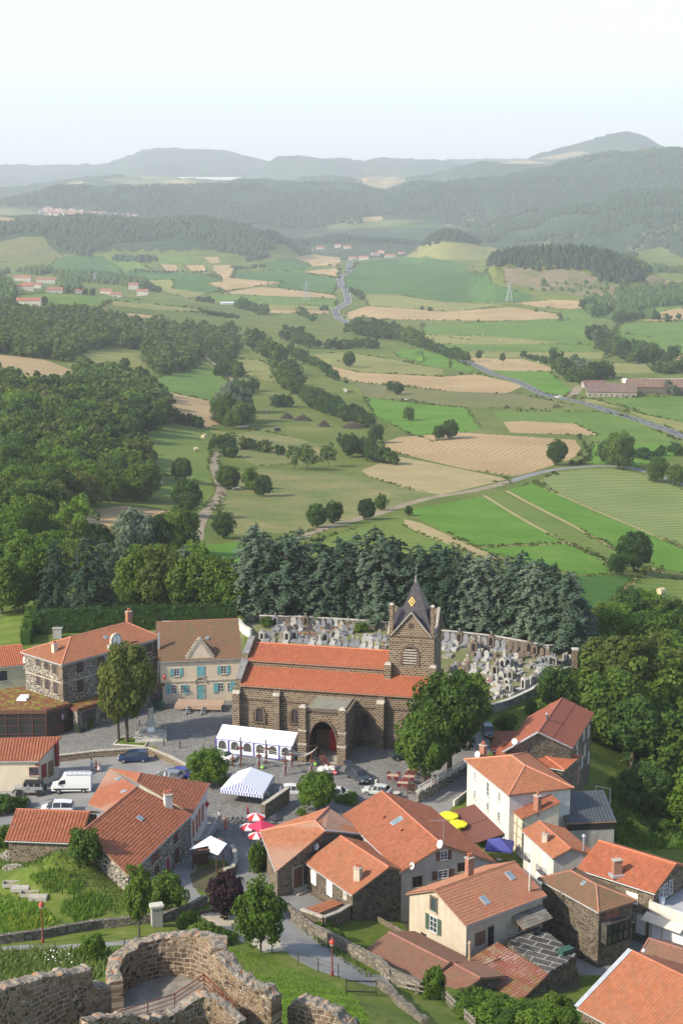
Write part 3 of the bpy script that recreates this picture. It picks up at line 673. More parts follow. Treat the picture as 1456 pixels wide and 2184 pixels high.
 # ---- 2. left bottom belt: conifers and broadleaf behind the hedge
for i,(x,y,hp,k,f) in enumerate([(120,1305,150,'cedar','cedar'),(190,1308,165,'cedar','cedar'),(262,1300,160,'cedar','silver'),(395,1295,130,'cedar','cedar'),(225,1290,140,'cedar','cedar')]):
 p=G(x,y);plant(k,f,p,HZ(p,y-hp)-p.z,'grey green conifer standing behind the long dark hedge','conifers behind the hedge')
BELT=[(40,1300,90,'near','light'),(5,1310,120,'near','green'),(90,1290,120,'near','green'),(300,1305,125,'near','green'),(345,1308,130,'near','olive'),(385,1308,115,'near','green'),(430,1308,120,'near','green'),(470,1308,110,'near','green'),(500,1310,95,'near','light'),(60,1255,110,'near','green'),(10,1250,110,'near','green'),(110,1225,90,'near','light'),(160,1235,80,'near','green'),(210,1240,75,'near','light'),(250,1235,70,'near','green'),(310,1240,75,'near','green'),(350,1245,80,'near','light'),(415,1235,75,'near','light'),(450,1255,70,'near','green'),(490,1262,60,'near','green'),(360,1225,60,'near','green')]
for x,y,hp,k,f in BELT:
 p=G(x,y);plant(k,f,p,HZ(p,y-hp)-p.z,'leafy tree in the belt between the long hedge and the left meadows','trees in the belt behind the hedge')
for x,y,hp,k,f,l in [(285,1190,100,'willow','silver','large silver willow in front of the small tan field on the left'),(165,1180,115,'loose','light','straggly yellow green tree with bare branches at the left wood edge'),(60,1170,100,'loose','light','thin yellow green tree beside the dead tree at far left'),
(215,1185,65,'near','dark','dark tree left of the large silver willow'),(335,1190,85,'near','dark','dark tree right of the large silver willow'),(385,1180,90,'near','green','green tree beside the lower end of the dirt track'),(400,1100,75,'round','dark','round dark tree by the bend of the dirt track'),(388,1028,50,'round','dark','round tree at the edge of the bale meadow'),(478,1148,52,'near','dark','small dark tree right of the dirt track foot'),
(675,1125,50,'round','dark','leftmost of the dark trees along the gravel track'),(712,1117,46,'round','dark','second dark tree along the gravel track, next to the leftmost'),(782,1108,44,'round','dark','round dark tree in the middle of the gravel track row'),(812,1088,32,'near','green','small tree behind the gravel track row'),(871,1100,20,'near','green','tiny sapling at the corner of the bright meadow'),
(1352,1222,85,'round','dark','big round solitary tree in the right meadow'),(1312,1225,40,'near','dark','smaller bushy tree at the left foot of the big round tree'),(1188,992,52,'round','green','round tree in the corner of the stubble field'),(1318,1000,72,'near','green','tall tree beside the paved lane on the right'),(1295,990,50,'near','dark','darker tree left of the tall lane tree'),(1400,1028,50,'near','green','tree right of the paved lane in front of dark thickets'),(1440,1035,42,'near','green','smaller tree at the right edge of the paved lane'),
(960,935,40,'round','green','rounder tree of the pair at the top of the stubble field'),(935,938,30,'near','dark','smaller tree of the pair at the top of the stubble field'),(1020,770,22,'tall','dark','slim tree in the tan field left of the lane'),(1071,775,22,'tall','dark','slim tree standing alone in the tan field by the road'),(745,783,32,'round','dark','lone tree in the olive field above the horses'),(848,842,26,'near','dark','tree of the close pair beside the pale pasture'),(833,835,22,'near','dark','left tree of the close pair beside the pale pasture'),
(870,897,28,'near','green','small tree at the tip of the field hedge'),(495,900,80,'willow','silver','silver leaved tree above the dirt track'),(480,905,60,'near','green','tree crowding the silver leaved tree'),(515,880,60,'near','dark','dark tree behind the silver leaved tree'),(800,945,38,'near','dark','tree at the right end of the orchard slope'),(628,1000,50,'loose','green','thin tall tree on the orchard slope'),(655,1003,52,'loose','green','second thin tall tree on the orchard slope'),(700,995,45,'loose','green','third thin tree on the orchard slope'),(745,975,48,'round','dark','round dark tree on the orchard slope')]:
 p=G(x,y);plant(k,f,p,HZ(p,y-hp)-p.z,l)
 # ---- 3. woods: the trees that show largest are things, the rest reads as one mass
U1=d3([(-90,100),(300,95),(640,100),(820,160),(800,300),(560,315),(430,400),(300,375),(0,335),(-90,335)])
U2=d3([(820,165),(1200,185),(1456,215),(1456,340),(1250,300),(1215,440),(1060,480),(930,450),(900,330),(800,300)])
WL=dd([(-35,800),(20,818),(115,850),(170,840),(180,800),(290,822),(350,862),(362,905),(300,940),(215,950),(275,978),(355,1003),(350,1018),(300,1048),(340,1075),(260,1080),(195,1085),(130,1112),(130,1160),(60,1195),(-35,1210)])
NEARW=scatter(WL,12.5,seed=3);order=np.argsort(NEARW[:,1])
cols=['green','green','dark','light','olive']
for n_,i in enumerate(order[:185]):
 p=NEARW[i];kind='near' if n_<45 else 'mid'
 a=PX(p);zone='lower edge' if n_<60 else ('middle' if n_<125 else 'upper part')
 plant(kind,random.choice(cols),Vector(p),random.uniform(10,15),'leafy tree in the %s of the dense wood left of the bale meadow'%zone,'trees of the dense left wood, '+zone,wf=random.uniform(.95,1.25))
REST=[NEARW[i] for i in order[185:]]
def mass(name,pts,label,kinds=('mid',),h=(9,14),fol=None,wf=1.2):
 """one mesh of many tree crowns"""
 fol=fol or FOL['mix'];protos=[]
 for v in range(4):
  g=broad(v*41+9,12,5.6,26,12,1.9,0,clump=.36);protos.append(g)
 Vs=[];Fs=[];b=0
 for p in pts:
  V,F=random.choice(protos);a=random.uniform(0,6.28);s=random.uniform(*h)/12;ca,sa=math.cos(a)*s*wf,math.sin(a)*s*wf
  W=np.stack([V[:,0]*ca-V[:,1]*sa+p[0],V[:,0]*sa+V[:,1]*ca+p[1],V[:,2]*s+p[2]-.5],1);Vs.append(W);Fs.append(F+b);b+=len(W)
 o=npmesh(name,np.vstack(Vs),np.vstack(Fs),fol);tag(o,label,None,kind='stuff');return o
UP=np.vstack([scatter(U1,15,seed=4),scatter(U2,15,seed=5)])
mass('woodland',list(REST)+list(UP),'dense woodland on the slope beyond the left wheat field')
# tiny far crowns: one mesh per wooded hill
def blobs(name,poly,gap,Y0,Y1,h,label,seed=1,pine=.3,clear=0,fol='mix'):
 p=np.vstack([scatter(q,gap,Y0,Y1,seed=seed+i) for i,q in enumerate(poly)]);r=np.random.RandomState(seed)
 if clear:k=vnoise(p[:,0]/130+seed,p[:,1]/170)>clear;p=p[k]
 N=len(p);s=h*(.6+.7*r.rand(N));pn=r.rand(N)<pine
 ring=np.array([(math.cos(i*math.pi/2.5),math.sin(i*math.pi/2.5)) for i in range(5)])
 rb=s*np.where(pn,.34,.5);V=np.zeros((N,12,3))
 jit=.75+.5*r.rand(N,5);a=r.rand(N)*6.28;ca,sa=np.cos(a)[:,None],np.sin(a)[:,None]
 rx=ring[None,:,0]*ca-ring[None,:,1]*sa;ry=ring[None,:,0]*sa+ring[None,:,1]*ca
 V[:,:5,0]=rx*rb[:,None]*jit;V[:,:5,1]=ry*rb[:,None]*jit;V[:,:5,2]=(s*.1)[:,None]-1
 up=np.where(pn,.45,.8);V[:,5:10,0]=rx*(rb*up)[:,None]*jit;V[:,5:10,1]=ry*(rb*up)[:,None]*jit;V[:,5:10,2]=(s*.62)[:,None]
 V[:,10,2]=s;V[:,11,2]=-1;V[:,10,0]=r.randn(N)*.6
 V+=p[:,None,:]
 f=[]
 for i in range(5):
  j=(i+1)%5;f+=[(i,j,5+j),(i,5+j,5+i),(5+i,5+j,10)]
 F=(np.array(f)[None]+(np.arange(N)*12)[:,None,None]).reshape(-1,3)
 o=npmesh(name,V.reshape(-1,3),F,FOL[fol]);tag(o,label,None,kind='stuff');return N
nb=0
nb+=blobs('forest',[d1([(-80,395),(0,385),(180,380),(430,360),(700,355),(900,355),(1000,380),(1100,430),(1280,490),(1330,525),(1290,545),(1200,520),(1100,548),(980,575),(830,545),(700,530),(660,560),(560,560),(450,545),(330,530),(230,480),(190,440),(100,435),(0,450),(-80,450)])],10.5,3350,4700,11,'dark wooded hill rising behind the left hamlet',11,clear=.26,fol='far')
nb+=blobs('forest',[d2([(600,545),(660,505),(700,495),(1000,495),(1150,505),(1230,540),(1290,640),(1200,655),(1100,640),(1060,600),(900,588),(840,600),(700,575),(620,578)])],9.5,2450,3100,13,'pine wood on top of the quarry hill',12,pine=.8,fol='far')
nb+=blobs('forest',[d2([(560,440),(700,400),(1000,300),(1250,225),(1500,180),(1500,600),(1350,590),(1200,560),(1180,540),(1230,480),(1290,400),(1456,360),(1300,380),(1100,450),(1000,470),(960,480),(860,470),(700,480),(620,470),(560,470)])],13,3900,5900,12,'forested mountain side at the right edge',13,clear=.36,fol='far')
nb+=blobs('forest',[d2([(-30,300),(160,260),(300,210),(450,185),(640,170),(900,130),(1150,95),(1456,100),(1500,105),(1500,230),(1200,260),(900,340),(640,430),(440,395),(360,370),(160,355),(0,330)])],15.5,5200,7400,13,'long forested ridge across the right half',14,clear=.3,fol='far')
nb+=blobs('forest',[d1([(-60,300),(100,255),(260,235),(500,240),(1200,225),(1500,222),(1640,260),(1700,330),(1600,400),(1456,395),(1300,420),(1100,400),(900,365),(500,380),(200,330),(60,320)])],15.5,4800,7400,13,'dark forested ridge across the left half of the distance',15,clear=.3,fol='far')
nb+=blobs('forest',[d1([(1050,440),(1250,425),(1456,440),(1700,440),(2000,430),(2100,470),(1900,500),(1700,480),(1500,470),(1300,485),(1200,480)])],13,3600,5200,13,'wooded valley floor between the hills',16,clear=.25,fol='far')
nb+=blobs('scrub',[d2([(560,610),(700,610),(860,640),(1100,640),(1290,660),(1300,720),(1150,720),(1060,700),(940,690),(800,690),(700,660)]),d2([(380,450),(420,470),(560,490),(620,540),(480,560),(430,540),(340,500)])],15,2300,4100,7,'low scrub on the flanks of the quarry hill and butte',17,clear=.5,pine=0)
nb+=blobs('thicket',[d1([(-60,560),(0,550),(180,560),(230,600),(170,615),(60,600),(-60,640)]),d1([(230,610),(380,615),(560,630),(640,655),(600,665),(420,650),(240,640)]),d1([(-60,640),(40,640),(60,700),(50,750),(-60,750)]),d1([(250,640),(330,640),(340,690),(260,690)])],9,1300,3400,11,'trees around the left hamlet',18,pine=.1)
nb+=blobs('thicket',[d2([(1030,730),(1130,725),(1170,760),(1100,790),(1050,780)]),d2([(1180,690),(1456,670),(1500,700),(1456,740),(1300,755),(1330,800),(1180,800)]),d2([(1200,560),(1500,560),(1500,610),(1290,600)])],9,1700,3400,13,'tree belts along the stream at the right',19,pine=.1)
print('BLOBS',nb)
# ---- 4. hedgerow trees between the fields: (polyline, spacing px, height px, kind, colours, label)
HEDGE=[
(d4([(850,200),(1000,230),(1130,240),(1270,290)]),11,34,'mid',['dark','green'],'tree in the thick clump hiding the bend of the road'),
(d4([(900,180),(1100,190),(1180,240)]),13,28,'mid',['dark','green'],'tree in the thick clump hiding the bend of the road'),
(d4([(650,290),(700,300),(780,300),(880,290),(980,300)]),14,26,'mid',['dark','green'],'tree in the line above the olive field'),
(d4([(240,290),(330,330),(400,400)]),16,45,'mid',['green','dark'],'tree in the strip climbing beside the small mown field'),
(d4([(470,250),(600,290),(540,230)]),16,32,'mid',['dark','green'],'tree in the clump above the hay strip'),
(d4([(480,330),(560,370),(640,410),(700,440),(740,490)]),12,24,'mid',['green','dark'],'tree of the hedge that slants down the pasture'),
(d4([(420,490),(470,540),(500,570)]),13,40,'mid',['green'],'tree of the clump standing in the central pasture'),(d4([(480,440),(530,470)]),12,30,'mid',['dark'],'tree behind the clump in the central pasture'),
(d4([(570,520),(575,535)]),30,24,'mid',['dark'],'lone tree right of the clump in the central pasture'),
(d4([(400,650),(470,650)]),14,30,'near',['green','dark'],'tree at the left end of the brushwood piles'),
(d4([(590,640),(700,690),(780,720),(900,760),(960,780)]),13,38,'near',['green','dark','dark'],'tree in the copse beside the brushwood piles'),
(d4([(620,610),(760,660)]),14,30,'near',['dark'],'tree at the back of the copse beside the brushwood piles'),
(d4([(800,880),(900,930),(1000,980),(1090,1000)]),12,34,'near',['dark','green'],'tree of the thicket at the foot of the orchard slope'),
(d4([(60,460),(120,440),(170,470)]),14,42,'mid',['green','dark'],'tree along the upper dirt track'),(d4([(20,330),(60,380),(100,420)]),14,40,'mid',['green'],'tree along the upper dirt track'),
(d4([(140,560),(230,580),(250,550)]),16,32,'near',['dark'],'tree behind the silver leaved tree'),(d4([(60,720),(130,790),(190,770)]),16,50,'near',['green','dark'],'tree below the silver leaved tree'),
(d4([(20,900),(90,910),(110,960)]),16,34,'near',['green','dark'],'tree lining the dirt track at its bend'),(d4([(200,900),(290,920),(400,940)]),18,26,'near',['dark','olive'],'fruit tree on the orchard slope'),
(d7([(90,240),(130,230)]),16,55,'near',['green'],'tree between the dirt track and the dry pasture'),(d7([(240,240),(320,280)]),14,42,'near',['dark','light'],'tree at the left edge of the dry pasture'),
(d5([(20,270),(80,290),(150,320),(240,340)]),9,24,'mid',['dark','green'],'tree in the row along the far road'),
(d5([(560,320),(640,340),(720,360)]),9,14,'mid',['dark'],'tree of the low hedge beyond the tan field'),
(d5([(730,370),(800,440),(860,470),(900,440),(840,400)]),11,38,'mid',['dark','green','silver'],'tree in the clump left of the farm'),
(d5([(930,450),(980,440),(1040,430)]),12,34,'mid',['dark','green'],'tree behind the red roofed farm'),(d5([(720,345),(770,400)]),22,36,'tall',['green'],'slender tree in the clump left of the farm'),
(d5([(960,240),(1020,280),(1100,320),(1180,350),(1300,340)]),10,38,'mid',['dark','green','silver'],'tree in the long belt beyond the farm'),
(d5([(980,210),(1060,240),(1150,290),(1260,310)]),11,28,'mid',['green','dark'],'tree in the long belt beyond the farm'),
(d5([(1300,400),(1360,410),(1440,400)]),12,30,'mid',['dark','green'],'tree at the right edge beyond the pale roof'),(d5([(1360,350),(1410,310)]),12,28,'mid',['dark'],'tree at the right edge beyond the pale roof'),
(d5([(1370,530),(1400,530)]),18,28,'mid',['silver'],'silvery tree at the right end of the barn'),(d5([(900,50),(960,60),(980,100)]),9,24,'mid',['dark'],'tree in the dark clump near the stream bend'),
(d5([(1090,130),(1180,110),(1260,80)]),9,22,'mid',['dark'],'tree of the stream side belt'),(d5([(1310,115),(1380,118),(1440,110)]),22,18,'mid',['dark'],'tree at the edge of the far wheat field'),
(d5([(1220,880),(1290,900),(1340,870)]),14,24,'near',['dark'],'dark shrubby tree right of the bright meadow'),(d5([(1390,850),(1440,870)]),12,28,'near',['dark'],'dark tree at the right edge by the lane'),
(d5([(870,780),(920,830),(930,880),(890,920),(840,920)]),11,13,'near',['olive','green'],'scrubby hedge tree bounding the stubble field'),
(d1([(560,600),(620,600),(700,605),(760,600),(860,605)]),10,6,'far',['dark'],'hedge tree under the far small fields'),(d1([(990,590),(1060,590),(1130,580)]),8,9,'far',['dark'],'hedge tree in the far fields'),
(d1([(850,725),(910,735)]),9,15,'far',['dark'],'tree near the far greenhouse'),(d1([(1020,755),(1080,770),(1120,785)]),8,24,'far',['dark','green'],'tree in the far clump left of the road'),(d1([(870,780),(960,795),(1010,800)]),9,11,'far',['dark'],'tree in the far clump left of the road'),
(d1([(1290,790),(1330,810)]),9,20,'far',['green'],'tree in the far pair left of the road'),(d1([(1375,765),(1390,765)]),8,12,'far',['dark'],'tree beside the far road bend'),
(d2([(45,690),(90,720)]),8,18,'far',['dark'],'tree in the bend of the far road'),(d2([(340,762),(372,765)]),14,10,'far',['dark'],'small lone tree in the far hay field'),(d2([(806,767),(925,768)]),59,9,'far',['dark'],'small lone tree in the far wheat field'),
(d1([(270,690),(400,700)]),16,14,'far',['dark'],'garden tree in the left hamlet'),(d1([(185,730),(190,730)]),16,16,'far',['dark'],'round tree right of the lower farmhouse in the hamlet'),(d1([(620,680),(680,690)]),10,16,'far',['dark'],'tree behind the hamlet houses'),
(d3([(1090,760),(1170,780),(1240,790)]),13,28,'near',['green','dark'],'tree in the short row above the bale meadow'),(d3([(770,430),(850,430)]),22,30,'mid',['dark'],'tree standing in the small mown field'),
(d3([(1440,360),(1400,420)]),12,32,'mid',['dark'],'tree along the upper dirt track'),
(d5([(-440,470),(-420,475)]),30,10,'mid',['dark'],'tree in the olive field'),
]
for line,gap,hp,kind,cl,lab in HEDGE:
 seg=[]
 for i in range(len(line)-1):
  a,b=line[i],line[i+1];L=math.hypot(b[0]-a[0],b[1]-a[1]);n=max(1,round(L/gap))
  seg+=[(a[0]+(b[0]-a[0])*j/n,a[1]+(b[1]-a[1])*j/n) for j in range(n)]
 if len(seg)>1 or gap<20:seg.append(line[-1])
 for x,y in seg:
  x+=random.uniform(-.25,.25)*gap;y+=random.uniform(-.1,.1)*gap;h=hp*random.uniform(.72,1.12);p=G(x,y)
  plant(kind,random.choice(cl),p,HZ(p,y-h)-p.z,lab,lab.replace('tree','trees',1) if len(seg)>1 else None,wf=random.uniform(.9,1.2))
  # ---- 5. the ravine wood on the right
RW=[(1300,1345,60,'near','green'),(1340,1330,70,'near','dark'),(1385,1330,65,'near','light'),(1430,1340,60,'near','dark'),(1300,1400,100,'near','light'),(1345,1400,90,'near','dark'),(1400,1400,90,'near','green'),(1450,1405,100,'near','green'),(1290,1450,90,'near','green'),
(1390,1470,120,'near','green'),(1445,1480,120,'near','dark'),(1330,1560,200,'tall','olive'),(1390,1570,190,'near','olive'),(1450,1590,170,'near','green'),(1300,1590,150,'near','green'),(1345,1640,150,'tall','dark'),(1405,1660,140,'near','dark'),(1455,1690,150,'near','green'),(1375,1600,200,'tall','green'),(1430,1640,130,'near','green'),
(1290,1520,120,'near','green'),(1255,1480,60,'near','dark'),(1480,1560,180,'near','green'),(1310,1500,130,'near','olive'),(1375,1730,90,'near','dark'),(1470,1760,110,'near','light')]
for x,y,hp,k,f in RW:
 p=G(x,y);plant(k,f,p,HZ(p,y-hp)-p.z,'tall leafy tree crowding the ravine at the right edge','trees filling the right ravine',wf=1.25)
for x,y,hp,k,f,l in [(1180,1510,85,'near','dark','dark round tree behind the stone wall right of the cemetery'),(1235,1500,70,'near','green','tree between the cemetery corner and the ravine'),(1130,1525,30,'near','green','small tree beside the cemetery retaining wall')]:
 p=G(x,y);plant(k,f,p,HZ(p,y-hp)-p.z,l)
 # ---- 6. rough hedge growth along the field edges, in runs with gaps
def field_hedges():
 r=np.random.RandomState(8);C=[];S=[]
 for mt,poly in REG:
  if mt in ('road','asphalt','cobble','gravel','sand','dirt','tan','sage'):continue
  for a,b in zip(poly,poly[1:]+poly[:1]):
   Y=(a.y+b.y)/2
   if Y<340 or Y>3600:continue
   L=(Vector(b)-Vector(a)).xy.length;m=vnoise(np.array([a.x/45]),np.array([a.y/45]))[0]
   if m<.44:continue
   k=int(L/(1.1+Y/900));big=m>.7
   for t in r.rand(k):
    x=a.x+(b.x-a.x)*t+r.randn()*.6;y=a.y+(b.y-a.y)*t+r.randn()*.6;C.append((x,y,hz(x,y)));S.append((.22+.4*r.rand()**3)*(.6+Y/1100)*(2.0 if big and r.rand()<.35 else 1))
 C=np.array(C);S=np.array(S);n=len(C);V=[];
 for q in range(5):
  d=unit(r.randn(n,3));d[:,2]=np.abs(d[:,2]);c=C+d*S[:,None]*np.array([1.3,1.3,.9]);V.append(leafquads(c,unit(d+r.randn(n,3)*.3),S*1.3,r))
 V=np.vstack(V);tag(npmesh('field_hedges',V,np.arange(len(V)).reshape(-1,4),FOL['olive']),'rough low hedges and weeds along the field edges',kind='stuff');print('HEDGEPTS',n)
field_hedges()
# ================================================================ BUILDINGS: helpers
Z3=Vector((0,0,1))
RM={}
RM['orange']=tiles('new_orange_tiles',(.36,.095,.042),(.47,.15,.075))
RM['salmon']=tiles('salmon_tiles',(.31,.105,.05),(.43,.18,.09),row=.4,w=.3)
RM['red']=tiles('red_tiles',(.25,.075,.036),(.40,.14,.07),w=.3)
RM['brownred']=tiles('smooth_brown_red_tiles',(.27,.075,.042),(.33,.10,.055),w=.25,row=.3)
RM['mossy']=tiles('weathered_mossy_tiles',(.33,.11,.06),(.43,.19,.11),(.17,.125,.07),.5)
RM['old']=tiles('old_brown_tiles',(.22,.085,.05),(.34,.15,.09),(.10,.09,.05),.8)
RM['mixed']=tiles('patched_tiles',(.34,.10,.045),(.47,.18,.085),(.15,.11,.07),.42)
RM['dirty_red']=tiles('lichened_red_tiles',(.22,.08,.045),(.35,.15,.09),(.13,.105,.075),.7)
CAPM={'orange':flat('ridge_orange',(.52,.16,.08),.8),'salmon':flat('ridge_salmon',(.48,.2,.12),.8),'red':flat('ridge_red',(.4,.14,.08),.8),'brownred':flat('ridge_brown',(.33,.11,.07),.8),'mossy':flat('ridge_mossy',(.36,.16,.09),.85),'old':flat('ridge_old',(.3,.14,.09),.9),'mixed':flat('ridge_mixed',(.4,.14,.08),.85),'dirty_red':flat('ridge_lichen',(.26,.12,.09),.9)}
ZINC=flat('zinc',(.42,.44,.46),.45,.3);ROOFEDGE=flat('roof_edge',(.3,.17,.11),.8)
WM={}
WM['church']=brickwall('dark_basalt_ashlar',[(.055,.04,.029),(.105,.074,.051),(.17,.122,.085)],(.38,.31,.22),.6,.31,.038,.1)
WM['rubble_grey']=rubble('grey_rubble_pale_joints',[(.045,.042,.04),(.085,.08,.075),(.15,.14,.125)],(.42,.38,.31),2.9,.1)
WM['rubble_brown']=rubble('brown_rubble',[(.06,.048,.035),(.12,.095,.07),(.2,.16,.115)],(.28,.23,.17),3.6,.07)
WM['rubble_dark']=rubble('dark_flat_rubble',[(.05,.042,.034),(.1,.082,.062),(.17,.14,.1)],(.2,.165,.125),4.2,.06,1.9)
WM['dry']=rubble('dry_stone',[(.09,.08,.065),(.17,.15,.12),(.28,.25,.2)],(.10,.085,.07),3.4,.08)
WM['cream']=plaster('cream_render',(.62,.53,.40));WM['beige']=plaster('beige_render',(.50,.43,.33),(.22,.19,.15),.5)
WM['white']=plaster('off_white_render',(.6,.575,.53));WM['grey']=plaster('grey_render',(.42,.39,.34),(.2,.18,.16),.5);WM['dirty']=plaster('stained_render',(.55,.5,.42),(.2,.18,.15),.7)
WM['olive']=plaster('olive_cream_render',(.46,.44,.31));WM['concrete']=plaster('concrete',(.36,.34,.31),(.14,.13,.12),.8)
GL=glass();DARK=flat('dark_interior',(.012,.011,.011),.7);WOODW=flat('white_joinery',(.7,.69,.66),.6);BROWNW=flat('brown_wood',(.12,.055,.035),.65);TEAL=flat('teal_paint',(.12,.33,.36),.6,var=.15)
GREENW=flat('dark_green_shutter',(.055,.085,.06),.65);REDW=flat('red_joinery',(.22,.03,.03),.6);STONE=flat('pale_dressed_stone',(.36,.32,.26),.9,var=.25,sc=2);DSTONE=flat('dark_dressed_stone',(.12,.085,.06),.9,var=.35,sc=2)
BRICK=brickwall('chimney_brick',[(.3,.09,.05),(.38,.13,.07),(.44,.18,.1)],(.4,.34,.28),.22,.075,.012,0);STEEL=flat('galvanised_steel',(.42,.43,.44),.4,.6);WHITEP=flat('white_paint',(.78,.78,.78),.5,var=.04)
def RP(A,B,q,pitch):  # pixel q onto the roof plane through eave A-B
 u=(B-A);u.z=0;u.normalize();n=Vector((-u.y,u.x,0));n=n if n.y>0 else -n
 return PW((A,u.cross(n+Z3*pitch)),*q)
def inn(A,B):
 u=(B-A);u.z=0;u.normalize();n=Vector((-u.y,u.x,0));return u,(n if n.y>0 else -n)
def mirror(rp,A,B):  # the eave point behind the ridge
 u,n=inn(A,B);r=(rp-A).dot(n);q=rp+n*r;q.z=A.z;return q
def roof_sheet(mb,poly,rib=.33,amp=.045,thick=.14):
 """slab (material 0) with a corrugated sheet of tiles on top (material 1)"""
 poly=[Vector(p) for p in poly];n=Vector((0,0,0))
 for i in range(len(poly)):n+=(poly[i]-poly[0]).cross(poly[(i+1)%len(poly)]-poly[0])
 n.normalize()
 if n.z<0:n=-n;poly=poly[::-1]
 k=len(poly);low=[p-Z3*thick for p in poly]
 mb.add(poly+low,[tuple(range(k))]+[tuple(range(2*k-1,k-1,-1))]+[(i,k+i,k+(i+1)%k,(i+1)%k) for i in range(k)],0)
 t=Vector((-n.y,n.x,0))
 if t.length<.01:t=Vector((1,0,0))
 t.normalize();b=n.cross(t);o=poly[0];Q=[((p-o).dot(t),(p-o).dot(b)) for p in poly]
 lo=min(q[0] for q in Q);hi=max(q[0] for q in Q);us=sorted(set([lo+1e-3+j*rib/4 for j in range(int((hi-lo)/(rib/4))+1)]+[hi-1e-3]+[min(max(q[0],lo+1e-3),hi-1e-3) for q in Q]));cols=[]
 for x in us:
  v=[]
  for i in range(k):
   a,c=Q[i],Q[(i+1)%k]
   if (a[0]-x)*(c[0]-x)<=0 and a[0]!=c[0]:v.append(a[1]+(c[1]-a[1])*(x-a[0])/(c[0]-a[0]))
  if len(v)>=2:cols.append((x,min(v),max(v)))
 vs=[];fs=[];row=.4 if rib<.6 else 3.0;vmin=min(c[1] for c in cols);vmax=max(c[2] for c in cols);nr=int((vmax-vmin)/row)+1;H=[.03+amp*(.5+.5*math.sin(2*math.pi*c[0]/rib)) for c in cols]
 for i in range(len(cols)-1):
  (xa,a0,a1),(xb,b0,b1)=cols[i],cols[i+1];ja=int((min(a0,b0)-vmin)/row);jb=int((max(a1,b1)-vmin)/row)+1
  for r_ in range(ja,jb):
   lo_,hi_=vmin+r_*row,vmin+(r_+1)*row;la,ha=max(lo_,a0),min(hi_,a1);lb,hb=max(lo_,b0),min(hi_,b1)
   if ha<=la and hb<=lb:continue
   ha=max(ha,la);hb=max(hb,lb);sw=lambda v:.045*(1-(v-lo_)/row)
   k0=len(vs);vs+=[o+t*xa+b*la+n*(H[i]+sw(la)),o+t*xb+b*lb+n*(H[i+1]+sw(lb)),o+t*xb+b*hb+n*(H[i+1]+sw(hb)),o+t*xa+b*ha+n*(H[i]+sw(ha))];fs.append((k0,k0+1,k0+2,k0+3))
 mb.add(vs,fs,1,False)
def plane_of(A,B,cen,inset=0.0):
 u=(B-A);u.z=0;u.normalize();n=Vector((-u.y,u.x,0));n=n if n.dot(cen-A)<0 else -n
 return (A-n*inset,n,u if u.cross(n).z<0 else u)
